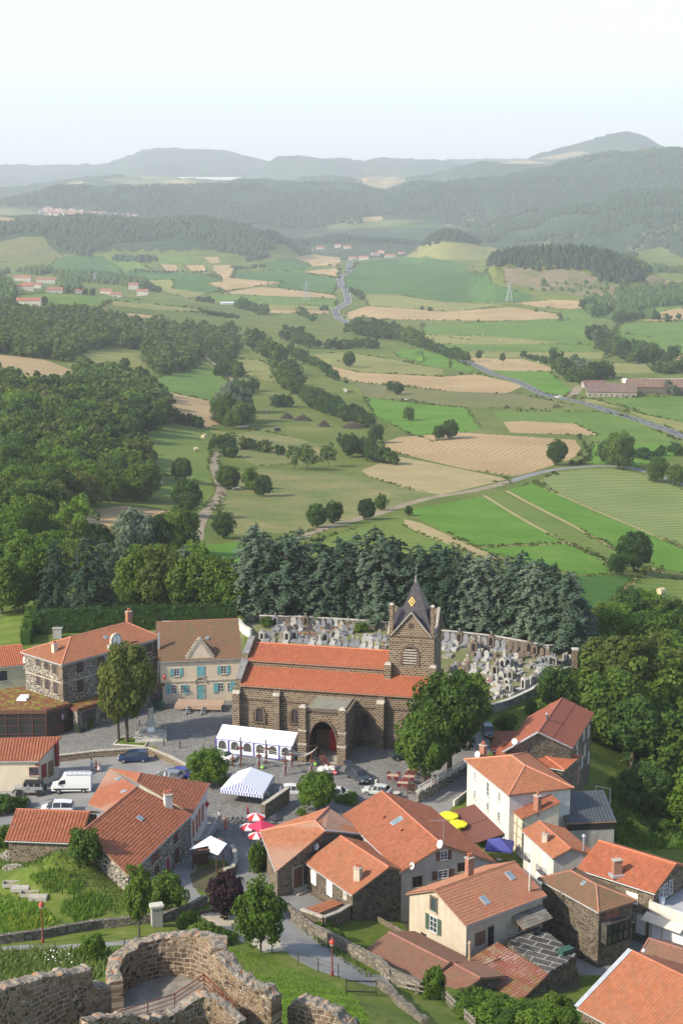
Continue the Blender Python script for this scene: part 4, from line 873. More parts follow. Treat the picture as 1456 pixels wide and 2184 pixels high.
class House:
 def __init__(s,name,label,cat='house',group=None,at=None):
  s.e=empty(name,at,0,label,cat,group);s.o=at;s.k=0;s.pl={}
 def L(s,mb):  # shift a world mesh into the thing's own frame
  mb.v=[(x-s.o[0],y-s.o[1],z-s.o[2]) for x,y,z in mb.v];return mb
 def add(s,name,mb,mats,parent=None,label=None):
  o=s.L(mb).build(name,mats,parent or s.e)
  if label:o['label']=label
  return o
 def wbox(s,mb,pl,cx,cz,w,h,d0,d1,mi=0):
  """box on wall plane pl=(point,normal,u); cx along u from point, cz absolute height"""
  O,n,u=pl;c=O+u*cx+n*((d0+d1)/2);c.z=cz;ax=Matrix((u,n,Z3)).transposed()
  mb.box(c,(w,abs(d1-d0),h),mi=mi,ax=ax)
 def loc(s,pl,x,y):
  p=PW((pl[0],pl[1]),x,y);return (p-pl[0]).dot(pl[2]),p.z
 def window(s,pl,q,w,h,fr=WOODW,shut=None,sill=STONE,bars=(1,2),gl=None,open_=True,surround=None,name='window'):
  cx,cz=s.loc(pl,*q) if q is not None and len(q)==2 else (q[0],q[1]);m=MB();t=.07
  if surround:
   g=MB();k=.18
   for sx in (-1,1):s.wbox(g,pl,cx+sx*(w/2+k/2),cz,k,h+2*k,-.05,.06)
   for sz in (-1,1):s.wbox(g,pl,cx,cz+sz*(h/2+k/2),w,k,-.05,.058)
   s.add('window_surround',g,surround)
  for sx in (-1,1):s.wbox(m,pl,cx+sx*(w/2-t/2),cz,t,h,-.05,.05)
  for sz in (-1,1):s.wbox(m,pl,cx,cz+sz*(h/2-t/2),w-2*t,t,-.05,.048)
  for i in range(bars[0]):s.wbox(m,pl,cx-w/2+w*(i+1)/(bars[0]+1),cz,.06,h-2*t,-.05,.04)
  for i in range(bars[1]):s.wbox(m,pl,cx,cz-h/2+h*(i+1)/(bars[1]+1),w-2*t,.035,-.05,.036)
  f=s.add(name,m,fr);g=MB();s.wbox(g,pl,cx,cz,w-.1,h-.1,-.05,.012);s.add('pane',g,gl or GL,f)
  if sill:g=MB();s.wbox(g,pl,cx,cz-h/2-.06,w+.2,.11,-.05,.13);s.add('sill',g,sill,f)
  if shut:
   for sx in (-1,1):
    g=MB();sw=w*.5;s.wbox(g,pl,cx+sx*(w/2+sw/2+.04),cz,sw,h,.02,.07)
    for j in range(2):s.wbox(g,pl,cx+sx*(w/2+sw/2+.04),cz+(j-.5)*h*.55,sw*.9,.07,.07,.09)
    s.add('shutter',g,shut)
  return f
 def door(s,pl,q,w,h,mat=BROWNW,surround=STONE,name='door'):
  cx,cz=s.loc(pl,*q) if len(q)==2 else q;g=MB();k=.16
  if surround:
   for sx in (-1,1):s.wbox(g,pl,cx+sx*(w/2+k/2),cz,k,h,-.05,.07)
   s.wbox(g,pl,cx,cz+h/2+k/2,w+2*k,k,-.05,.068);s.add('door_frame',g,surround)
  m=MB();s.wbox(m,pl,cx,cz,w,h,-.05,.03)
  for j in (-1,1):s.wbox(m,pl,cx+j*w*.23,cz+h*.15,w*.34,h*.5,.03,.045)
  d=s.add(name,m,mat);g=MB();s.wbox(g,pl,cx+w*.38,cz,.05,.14,.03,.09);s.add('handle',g,STEEL,d);return d
 def arch(s,pl,q,w,h,gl=None,ring=DSTONE,rw=.22,proud=.14,louvre=False,name='arched_window',pointed=False):
  """q: bottom centre. an arched opening with a projecting stone ring"""
  cx,z0=s.loc(pl,*q);O,n,u=pl;N=14;zs=z0+h-w/2
  def P2(r,a,dd):
   x=r*math.cos(a);z=r*math.sin(a)*(1.35 if pointed else 1)
   return O+u*(cx+x)+Z3*(zs-O.z+z)+n*dd
  m=MB();vs=[]
  pts=[(w/2,None)];inner=[O+u*(cx+w/2)+Z3*(z0-O.z),]+[P2(w/2,math.pi*i/N,0) for i in range(N+1)]+[O+u*(cx-w/2)+Z3*(z0-O.z)]
  outer=[O+u*(cx+w/2+rw)+Z3*(z0-O.z)]+[P2(w/2+rw,math.pi*i/N,0) for i in range(N+1)]+[O+u*(cx-w/2-rw)+Z3*(z0-O.z)]
  k=len(inner);vs=[p+n*proud for p in inner]+[p+n*proud for p in outer]+[p-n*.02 for p in inner]+[p-n*.02 for p in outer]
  fs=[]
  for i in range(k-1):fs+=[(i,i+1,k+i+1,k+i),(i,2*k+i,2*k+i+1,i+1),(k+i,k+i+1,3*k+i+1,3*k+i)]
  m.add(vs,fs);f=s.add(name,m,ring);recalc(f)
  g=MB();gp=[p+n*.025 for p in inner];g.add(gp,[tuple(range(k))])
  if louvre:
   for j in range(6):zz=z0+(j+.7)*h/6.8;ww=w if zz<zs else 2*math.sqrt(max(.01,(w/2)**2-(zz-zs)**2));s.wbox(g,pl,cx,zz,ww*.96,h/14,.03,.10,1)
  else:
   s.wbox(g,pl,cx,z0+h*.45,.05,h*.85,.03,.06,1)
   for j in range(4):s.wbox(g,pl,cx,z0+h*(.15+.18*j),w*.96,.04,.03,.055,1)
  s.add('louvres' if louvre else 'pane',g,[gl or GL,STONE if louvre else DSTONE],f);return f
 def roof(s,faces,mat='orange',ridges=(),rib=.33,amp=.045,cap=.13,name='roof',label=None):
  m=MB()
  for f in faces:roof_sheet(m,f,rib,amp)
  for a,b in ridges:m.rod(Vector(a)+Z3*.05,Vector(b)+Z3*.05,cap,n=7,mi=2)
  return s.add(name,m,[ROOFEDGE,RM[mat],CAPM[mat]],label=label)
 def walls(s,faces,z0,mat,inset=.35,name='wall'):
  """walls under a set of roof faces: outline of the faces drawn in by the overhang and taken down to z0"""
  pts=[];idx={};F=[]
  def key(p):return (round(p[0],2),round(p[1],2),round(p[2],2))
  for f in faces:
   g=[]
   for p in f:
    if key(p) not in idx:idx[key(p)]=len(pts);pts.append(Vector(p))
    g.append(idx[key(p)])
   F.append(g)
  c=sum(pts,Vector())/len(pts);E={}
  for g in F:
   for i in range(len(g)):a,b=g[i],g[(i+1)%len(g)];E[(a,b)]=E.get((a,b),0)+1
  bd=[e for e in E if (e[1],e[0]) not in E]
  # inset every boundary vertex along its two boundary normals
  off={}
  for a,b in bd:
   d=(pts[b]-pts[a]);d.z=0;d.normalize();n=Vector((-d.y,d.x,0));mid=(pts[a]+pts[b])/2;n=n if n.dot(c-mid)>0 else -n
   for v in (a,b):off.setdefault(v,[]).append(n)
  off={i:(sum(off[i],Vector())/max(.35,1+off[i][0].dot(off[i][1])) if len(off.get(i,[]))==2 else Vector()) for i in range(len(pts))}
  P2=[p+off[i]*inset-Z3*(.16) for i,p in enumerate(pts)]
  m=MB();k=len(P2);vs=P2+[Vector((p.x,p.y,z0)) for p in P2]
  m.add(vs,[tuple(g) for g in F]+[(a,b,k+b,k+a) for a,b in bd]);o=s.add(name,m,mat);recalc(o);auto_uv2(o);return o
 def chimney(s,p,ztop,w=.7,d=.55,mat=None,pots=1,rz=0,cap=True):
  m=MB();z0=p.z-.6;m.box((p.x,p.y,(z0+ztop)/2),(w,d,ztop-z0),rz)
  if cap:m.box((p.x,p.y,ztop+.05),(w+.16,d+.16,.1),rz,1)
  o=s.add('chimney',m,[mat or BRICK,STONE])
  for i in range(pots):
   m=MB();x=(i-(pots-1)/2)*.32;m.lathe([(.12,0),(.1,.3),(.14,.33),(.13,.42)],(p.x+x*math.cos(rz),p.y+x*math.sin(rz),ztop+.1),8);s.add('chimney_pot',m,CAPM['orange'],o)
  return o
 def skylight(s,A,B,q,pitch,w=.8,h=1.0):
  p=RP(A,B,q,pitch);u,n=inn(A,B);v=(n+Z3*pitch).normalized();nn=u.cross(v);nn=nn if nn.z>0 else -nn;ax=Matrix((u,v,nn)).transposed()
  m=MB();m.box(p+nn*.06,(w,h,.2),ax=ax);f=s.add('skylight',m,ZINC);g=MB();g.box(p+nn*.165,(w-.16,h-.16,.03),ax=ax);s.add('pane',g,glass('sky_glass',(.12,.16,.18)),f)
 def gutter(s,pts,r=.07,mat=None):
  m=MB()
  for a,b in zip(pts[:-1],pts[1:]):m.rod(Vector(a)-Z3*.08,Vector(b)-Z3*.08,r,n=6)
  s.add('gutter',m,mat or ZINC)
def auto_uv2(o):
 me=o.data
 while me.uv_layers:me.uv_layers.remove(me.uv_layers[0])
 auto_uv(me)
def dish(parent,p,r=.4,az=-1.2,off=None):
 q=Vector((math.sin(az),-math.cos(az),.45)).to_track_quat('Z','Y');m=MB();pr=[(r*t,.35*r*t*t) for t in (.02,.35,.7,1)]+[(r*.97,.35*r-.01),(r*.4,.03*r-.03)]
 m.lathe(pr,(0,0,0),14);m.v=[tuple(p+q@Vector(v)-off) for v in m.v]
 tip=p+q@Vector((0,0,r*.9))-off;m.rod(p+q@Vector((0,-r,.2*r))-off,tip,.02);m.box(tip,(.1,.1,.1));m.rod(p-off,p-off+Vector((0,0,-.5)),.03)
 return m.build('satellite_dish',flat('dish_white',(.66,.66,.64),.5),parent)
 # ================================================================ CHURCH
def build_church():
 A=P(*c2(185,752),8.2);B=P(*c2(1345,832),8.2);u,n=inn(A,B);ang=math.atan2(u.y,u.x);pt=.42
 def at(x,y,z):q=A+u*x+n*y;return Vector((q.x,q.y,z))
 L=(B-A).length
 e=House('church','dark basalt church with orange tiled roofs and a pointed spire','church',at=tuple(at(L/2,5,0)))
 tb=RP(A,B,c2(1140,700),pt);ty=(tb-A).dot(n);t0=(PW((at(0,ty,0),n),*c2(1103,560))-A).dot(u);t1=(PW((at(0,ty,0),n),*c2(1383,560))-A).dot(u);tw=t1-t0
 ct=RP(A,B,c2(600,662),pt);ca=(ct-A).dot(n);ca=min(max(ca,2.8),ty);zc=8.2+pt*ca
 ce=HZ(at(4,ca,0),c2(0,608)[1]);zn=max(zc+.7,min(ce,zc+1.4));ridge=ca+3.6;zr=zn+.42*3.6
 print('church',L,ty,t0,t1,ca,zc,zn,zr,HZ(at(4,ridge,0),c2(0,510)[1]))
 x0=.0;xn=t0+.2
 # roofs
 e.roof([[at(x0,-.35,8.2-.15),at(L+.1,-.35,8.2-.15),at(L+.1,ty-.05,8.2+pt*ty),at(t0,ca,zc),at(x0,ca,zc)]],'orange',name='aisle_roof',amp=.06,rib=.36)
 e.roof([[at(x0,ca-.3,zn-.12),at(xn,ca-.3,zn-.12),at(xn,ridge,zr),at(x0,ridge,zr)],[at(x0,ridge,zr),at(xn,ridge,zr),at(xn,2*ridge-ca,zn),at(x0,2*ridge-ca,zn)]],'orange',[(at(x0,ridge,zr),at(xn,ridge,zr))],name='nave_roof',amp=.06,rib=.36)
 # body
 back=2*ridge-ca+3.4;m=MB()
 m.prism([at(0,.1,0),at(L,.1,0),at(L,ty+.3,0),at(L,back,0),at(0,back,0)],[-2]*5,[8.05,8.05,8.05+pt*ty-.2,8.05,8.05])
 m.prism([at(.1,ca,0),at(xn,ca,0),at(xn,2*ridge-ca-.1,0),at(.1,2*ridge-ca-.1,0)],7.5,zn-.12)
 e.add('wall',m,WM['church'])
 # west gable with coping slabs
 m=MB();g=[(-.15,7.6),(-.15,8.9),(ca-.1,zc+.9),(ca-.1,zn+.7),(ridge,zr+.9),(2*ridge-ca,zn+.7),(2*ridge-ca,zc+.9),(back,8.9),(back,7.6)]
 vs=[at(-.65,y,z) for y,z in g]+[at(.05,y,z) for y,z in g];k=len(g)
 m.add(vs,[tuple(range(k)),tuple(range(2*k-1,k-1,-1))]+[(i,k+i,k+(i+1)%k,(i+1)%k) for i in range(k)]);e.add('gable_wall',m,WM['church']);m=MB()
 for (ya,za),(yb,zb) in zip(g[1:7],g[2:8]):
  if abs(ya-yb)>.3:m.bar(at(-.3,ya,za+.08),at(-.3,yb,zb+.08),.95,.18)
 e.add('coping',m,flat('slate_coping',(.17,.165,.16),.8,var=.3))
 # eaves cornice and plinth
 m=MB();m.bar(at(0,-.02,7.9),at(L,-.02,7.9),.3,.16);m.bar(at(0,.0,5.9),at(L,.0,5.9),.2,.1);m.bar(at(0,0,.35),at(L,0,.35),.26,.7);e.add('cornice',m,DSTONE)
 # buttresses
 pl=(at(0,.1,0),-n,u);bx=[(PW((pl[0],pl[1]),*c2(x,900))-A).dot(u) for x in (165,412,1057)]
 for x,w_,d_ in ((bx[0],1.1,1.0),(bx[1],1.0,.85),(bx[2],1.15,1.1),(L-.4,1.1,1.0)):
  m=MB();c=at(x,-d_/2+.1,3.2);m.box(c,(w_,d_,7.4),ang);c=at(x,-d_/4+.1,7.2);m.box(c,(w_*.98,d_*.5,.9),ang)
  m.add([at(x-w_/2,.1-d_,6.9),at(x+w_/2,.1-d_,6.9),at(x+w_/2,.1,7.7),at(x-w_/2,.1,7.7),at(x-w_/2,.1,6.85),at(x+w_/2,.1,6.85)],[(0,1,2,3),(0,3,4),(1,5,2)],1)
  e.add('buttress',m,[WM['church'],STONE])
 for q in (c2(303,985),c2(522,995),c2(957,1018),c2(1224,1040)):
  e.arch(pl,q,1.0,2.1,gl=flat('leaded_glass',(.03,.028,.034),.3),rw=.28,proud=.16);cx,cz=e.loc(pl,*q);m=MB();e.wbox(m,pl,cx,cz-.12,1.9,.2,0,.25)
  for sx in (-1,1):e.wbox(m,pl,cx+sx*.92,cz+.75,.14,1.5,0,.22)
  e.add('window_ledge',m,DSTONE)
  # porch
 pr=P(*c2(812,1252),0);py_=(pr-A).dot(n)+.5;xr=(pr-A).dot(u);xl=(PW((at(0,py_,0),n),*c2(572,1000))-A).dot(u);zt=HZ(at(xr,py_,0),c2(0,955)[1])
 print('porch',py_,xl,xr,zt)
 m=MB();w_=1.15;pz=zt+.3
 cxm=(xl+xr)/2;aw=(xr-xl)-w_-.5;N=12;fr=[]
 # front wall with a pointed opening, 0.6 thick
 zs=1.9;hh=(zt-.9-zs);outer=[(xl,0),(xl,zt),(xr,zt),(xr,0)];arc=[(cxm+aw/2,0)]+[(cxm+aw/2*math.cos(math.pi*i/N),zs+hh*(math.sin(math.pi*i/N)**.8)) for i in range(N+1)]+[(cxm-aw/2,0)]
 def side(y):
  return [at(x,y,z-.3 if z==0 else z) for x,z in arc]
 fa,ba=side(py_),side(py_+.6);k=len(fa);top=[at(xr,py_,-.3)]+[at(xr-(xr-xl)*i/N,py_,zt) for i in range(N+1)]+[at(xl,py_,-.3)];topb=[p+n*.6 for p in top]
 vs=fa+top+ba+topb;fs=[]
 for i in range(k-1):fs+=[(i,i+1,k+i+1,k+i),(2*k+i,3*k+i,3*k+i+1,2*k+i+1),(i,2*k+i,2*k+i+1,i+1),(k+i,k+i+1,3*k+i+1,3*k+i)]
 m.add(vs,fs);
 for x in (xl,xr):m.box(at(x,(py_+.3)/2,zt/2-.3),(.55,-py_+.1,zt+.5),ang)
 o=e.add('porch',m,WM['church']);recalc(o);auto_uv2(o)
 m=MB();
 for i in range(k-1):
  if 0<i<k-2:a,b=fa[i],fa[i+1];o_=at(cxm,py_,zs);m.bar(a+(a-o_).normalized()*.12-n*.06,b+(b-o_).normalized()*.12-n*.06,.3,.26)
 e.add('porch_arch_moulding',m,DSTONE)
 m=MB();m.box(at(cxm,(py_+.8)/2,zt+.02),(xr-xl-.4,-py_-.6,.25),ang);e.add('porch_roof',m,ground_mat('mossy_slabs',[(.13,.12,.09),(.24,.22,.18),(.1,.13,.04)],.6,3))
 m=MB()
 for j in range(13):x=xl+.7+(xr-xl-1.4)*j/12;m.box(at(x,py_+.25,zt+.38),(.16,.18,.55),ang)
 m.bar(at(xl+.4,py_+.25,zt+.72),at(xr-.4,py_+.25,zt+.72),.34,.18);m.bar(at(xl+.4,py_+.2,zt+.05),at(xr-.4,py_+.2,zt+.05),.5,.16);e.add('balustrade',m,DSTONE)
 for x in (xl,xr):
  m=MB();m.box(at(x,py_-.25,1.1),(1.25,1.3,3.0),ang);m.box(at(x,py_-.15,3.5),(1.1,1.05,2.1),ang);m.box(at(x,py_-.05,(4.5+zt+1.0)/2),(.95,.85,zt+1.0-4.5),ang)
  m.box(at(x,py_-.25,2.65),(1.35,1.4,.16),ang,1);m.box(at(x,py_-.15,4.6),(1.2,1.15,.16),ang,1);m.box(at(x,py_-.05,zt+1.15),(1.1,1.0,.3),ang,1,.6);e.add('pier',m,[WM['church'],STONE])
 m=MB();m.box(at(cxm,py_*.45,.08),(aw,-py_,.16),ang);m.box(at(cxm,py_-.3,.06),(aw+.4,.5,.12),ang);e.add('porch_step',m,STONE)
 m=MB();m.box(at(cxm-aw*.24,py_*.42,1.6),(aw*.5,.15,3.2),ang);e.add('door',m,flat('old_oak',(.16,.1,.06),.8));m=MB();m.box(at(cxm+aw*.24,py_*.42,1.7),(aw*.48,.16,3.4),ang);e.add('door',m,flat('crimson_door',(.5,.02,.02),.7),label='bright red door leaf inside the porch')
 # tower
 cy=ty+tw/2;cx=(t0+t1)/2;zg=HZ(at(cx,ty,0),c2(0,455)[1]);za=HZ(at(cx,ty,0),c2(0,312)[1]);zt_=HZ(at(cx,cy,0),c2(0,86)[1]);zx=HZ(at(cx,cy,0),c2(0,8)[1]);h=tw/2
 print('tower',tw,zg,za,zt_,zx)
 m=MB();m.prism([at(t0,ty,0),at(t1,ty,0),at(t1,ty+tw,0),at(t0,ty+tw,0)],0,zg);o=e.add('tower',m,WM['church'])
 gx=h*.86
 for dx,dy in ((0,-1),(0,1),(-1,0),(1,0)):
  m=MB();t=Vector((u.x,u.y,0)) if dx==0 else n;oo=at(cx+dx*h,cy+dy*h,0);inw=(at(cx,cy,0)-oo).normalized()
  a,b,c=oo-t*gx,oo+t*gx,oo;pts=[Vector((a.x,a.y,zg-.1)),Vector((b.x,b.y,zg-.1)),Vector((c.x,c.y,za))]
  q=[p+inw*.02 for p in pts]+[p+inw*.6 for p in pts];m.add(q,[(0,1,2),(5,4,3),(0,3,4,1),(1,4,5,2),(2,5,3,0)]);g=e.add('gable',m,WM['church'],o);recalc(g);auto_uv2(g)
  m=MB();
  for s_ in (-1,1):aa=oo-t*(gx+.15)*s_;m.bar(Vector((aa.x,aa.y,zg-.05))-inw*.1,Vector((c.x,c.y,za+.12))-inw*.1,.42,.16)
  e.add('coping',m,flat('pale_coping',(.3,.27,.23),.9),g)
 m=MB();m.box(at(cx,cy,zg-.05),(tw+.3,tw+.3,.2),ang);m.box(at(cx,cy,zg-1.0),(tw+.14,tw+.14,.14),ang);e.add('string_course',m,DSTONE,o)
 # spire: steep centre pyramid with four roof planes running out over the gables
 SL=NM('purple_slate',.45,.4);co=SL.co('UV');br=SL.n('TexBrick',Scale=1.0);br.inputs['Brick Width'].default_value=.3;br.inputs['Row Height'].default_value=.22;br.inputs['Mortar Size'].default_value=.012;SL.l(co,br.inputs[0])
 br.inputs['Color1'].default_value=(.035,.026,.032,1);br.inputs['Color2'].default_value=(.075,.055,.065,1);br.inputs['Mortar'].default_value=(.015,.012,.014,1);SL.out(SL.mix(.3,br.outputs['Color'],SL.noise(co,1.2,4),'MULTIPLY'));SL.bump(br.outputs['Fac'],-.4,.02)
 m=MB();ap=at(cx,cy,zt_-.3);ring=[]
 for i in range(4):
  sx,sy=((-1,-1),(1,-1),(1,1),(-1,1))[i];ring.append(at(cx+sx*h*.93,cy+sy*h*.93,zg+.1))
 for i in range(4):
  a,b=ring[i],ring[(i+1)%4];mid=(a+b)/2;inw=(at(cx,cy,0)-Vector((mid.x,mid.y,0))).normalized();g=Vector((mid.x,mid.y,za-.12))-inw*.05
  w=mid.lerp(ap,(za-.12-mid.z)/(ap.z-mid.z));m.add([a,b,ap],[(0,1,2)]);m.add([a,g,w],[(0,1,2)]);m.add([b,w,g],[(0,1,2)])
 sp_=e.add('spire',m,SL.m);recalc(sp_);auto_uv2(sp_)
 m=MB();m.lathe([(.3,-.8),(.13,.05),(.1,.2),(.16,.32),(.04,.45)],tuple(ap),8);m.rod(ap,(ap.x,ap.y,zx),.035,n=5);m.bar((ap.x-.35,ap.y,zx-.7),(ap.x+.35,ap.y,zx-.7),.06,.06);e.add('finial',m,[flat('dull_lead',(.2,.19,.18),.6)],sp_)
 GD=flat('golden_tile',(.62,.4,.09),.5);BK=flat('black_slate',(.03,.025,.03),.5)
 b0=at(cx,cy-h*.93,zg+.1);sl=(ap-b0).normalized();p1=PW((b0,u.cross(sl)),*c2(1246,242));nn=u.cross(sl);nn=nn if nn.z>0 else -nn;fr_=p1+nn*.02
 for r_,d_,mt in ((.62,.05,GD),(.38,.07,BK),(.2,.09,GD)):
  m=MB();q=[fr_+u*(r_*.85*a)+sl*(r_*1.25*b)+nn*d_ for a,b in ((0,-1),(1,0),(0,1),(-1,0))];m.add(q+[x-nn*.1 for x in q],[(0,1,2,3),(0,4,5,1),(1,5,6,2),(2,6,7,3),(3,7,4,0)]);e.add('diamond_ornament',m,mt,sp_)
  # corner pinnacles, belfry openings
 zp=HZ(at(t0,ty,0),c2(0,262)[1])
 for sx in (-1,1):
  for sy in (-1,):
   m=MB();x,y=cx+sx*(h-.32),cy+sy*(h-.32);m.box(at(x,y,(zg+zp)/2),(.56,.56,zp-zg),ang);m.box(at(x,y,zp+.12),(.66,.66,.22),ang,1,.6);e.add('corner_pinnacle',m,[WM['church'],STONE],o)
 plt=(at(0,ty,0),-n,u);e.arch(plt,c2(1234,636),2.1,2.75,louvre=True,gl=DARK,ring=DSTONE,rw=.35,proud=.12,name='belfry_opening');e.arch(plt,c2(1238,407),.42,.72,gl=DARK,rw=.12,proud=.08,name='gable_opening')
 plr=(at(t1,ty,0),u,-n);pw=at(t1,cy,0);m=MB();
 for x in (t0,t1):m=MB();m.box(at(x,ty-.45,zg*0+9.6),(1.0,1.1,4.2),ang);m.box(at(x,ty-.45,11.75),(1.1,1.2,.2),ang,1,.7);e.add('tower_buttress',m,[WM['church'],STONE],o)
 # east end behind the tower: stepped buttress and low chancel
 m=MB();m.prism([at(t1,ty+1,0),at(t1+2.2,ty+1,0),at(t1+2.2,ty+5,0),at(t1,ty+5,0)],0,[9.5,6.5,6.5,9.5]);e.add('stair_turret',m,WM['church']);return e,at,A,u,n,L,ty
CH=build_church()
# ================================================================ HOUSES
def gl(*ps):return sum(ps,Vector())/len(ps)
def hippts(A,B,pitch,q1,q2):
 r1=RP(A,B,q1,pitch);r2=RP(A,B,q2,pitch);z=(r1.z+r2.z)/2;u,n=inn(A,B);run=(z-A.z)/pitch
 def fx(p):s=(p-A).dot(u);q=A+u*s+n*run;return Vector((q.x,q.y,z))
 r1,r2=fx(r1),fx(r2);C=B+n*run*2;D=A+n*run*2;return r1,r2,C,D
 # ---------- town hall with the clock
def town_hall():
 A=P(*c1(385,402),10);B=P(*c1(1005,232),10);r1,r2,C,D=hippts(A,B,.42,c1(445,232),c1(785,137));u,n=inn(A,B);rz=math.atan2(u.y,u.x)
 e=House('town_hall','three storey grey rubble town hall with a clock on its long hipped roof','town hall',at=tuple(Vector((gl(A,B,C,D).x,gl(A,B,C,D).y,0))))
 F=[[A,B,r2,r1],[D,A,r1],[C,D,r1,r2],[B,C,r2]]
 e.roof(F,'salmon',[(r1,r2),(A,r1),(B,r2),(D,r1),(C,r2)],rib=.34,amp=.05);e.walls(F,-1.5,WM['rubble_grey'],.45);cen=gl(A,B,C,D)
 pf=plane_of(A,B,cen,.45);pll=plane_of(D,A,cen,.45)
 for x,y in ((497,415),(625,378),(922,290)):e.window(pf,c1(x,y),1.05,1.7,surround=DSTONE,fr=BROWNW)
 for x,y in ((500,535),(625,500),(725,330),(830,300)):e.window(pf,c1(x,y),1.05,1.9,surround=DSTONE,fr=BROWNW)
 for x,y in ((240,378),(292,402),(342,427)):e.window(pll,c1(x,y),.95,1.6,surround=DSTONE,fr=BROWNW)
 for x,y in ((243,495),(296,518),(348,545)):e.window(pll,c1(x,y),.95,1.8,surround=DSTONE,fr=BROWNW)
 m=MB();
 for pl_,a,b in ((pf,A,B),(pll,D,A)):
  L=(b-a).length
  for zz in (6.9,9.6):e.wbox(m,pl_,(b-a).dot(pl_[2])/2,zz,L-1.0,.2,-.02,.07)
 e.add('string_course',m,STONE);m=MB();c_=A+(cen-A).normalized()*0
 for pl_,s_ in ((pf,.95),(pf,(B-A).dot(pf[2])-.95),(pll,(A-D).dot(pll[2])-.95)):
  m=MB()
  for j in range(18):e.wbox(m,pl_,s_+(.12 if j%2 else -.05)*(1 if s_<5 else -1),.3+j*.55,.75 if j%2 else 1.0,.5,-.02,.05)
  e.add('quoins',m,WM['church'])
  # clock gable over the front
 cp_=PW((pf[0],pf[1]),*c1(722,290));s=(cp_-pf[0]).dot(pf[2]);m=MB();e.wbox(m,pf,s,10.2,3.4,.35,-.3,.35);e.wbox(m,pf,s,11.0,2.1,1.4,-.3,.2)
 for sx in (-1,1):e.wbox(m,pf,s+sx*1.3,10.6,.5,.6,-.3,.2)
 g=e.add('clock_gable',m,STONE);zc=HZ(cp_,c1(0,246)[1]);O=pf[0]+pf[2]*s;O.z=zc;q=pf[1].to_track_quat('Z','Y')
 def disc(r,d0,d1,mat,nm,par):
  m=MB();m.rod(O+pf[1]*d0,O+pf[1]*d1,r,n=24,smooth=False);return e.add(nm,m,mat,par)
 disc(1.05,-.3,.22,STONE,'clock_surround',e.e);ck=disc(.74,.2,.27,flat('clock_face',(.8,.8,.78),.5,var=.03),'clock',e.e)
 m=MB()
 for k in range(12):a=k*math.pi/6;d=pf[2]*math.sin(a)+Z3*math.cos(a);m.bar(O+d*.56+pf[1]*.28,O+d*.68+pf[1]*.28,.07,.03)
 m.bar(O+pf[1]*.29,O+pf[1]*.29-Z3*.48,.09,.03);m.bar(O+pf[1]*.29,O+pf[1]*.29+Z3*.6,.06,.03);e.add('clock_hands',m,DARK,ck)
 e.chimney(RP(D,A,c1(342,335),.42) if False else PW((A,Vector((0,0,1))),*c1(343,350)),12.0,.75,.6,WM['cream'],2,rz)
 e.chimney(r2+n*1.2+u*1.5-Z3*.6,13.4,1.0,.6,BRICK,2,rz);e.skylight(A,B,c1(658,233),.42,.7,.7);e.gutter([D,A,B],.08);return A,B,C,D,e
TH=town_hall()
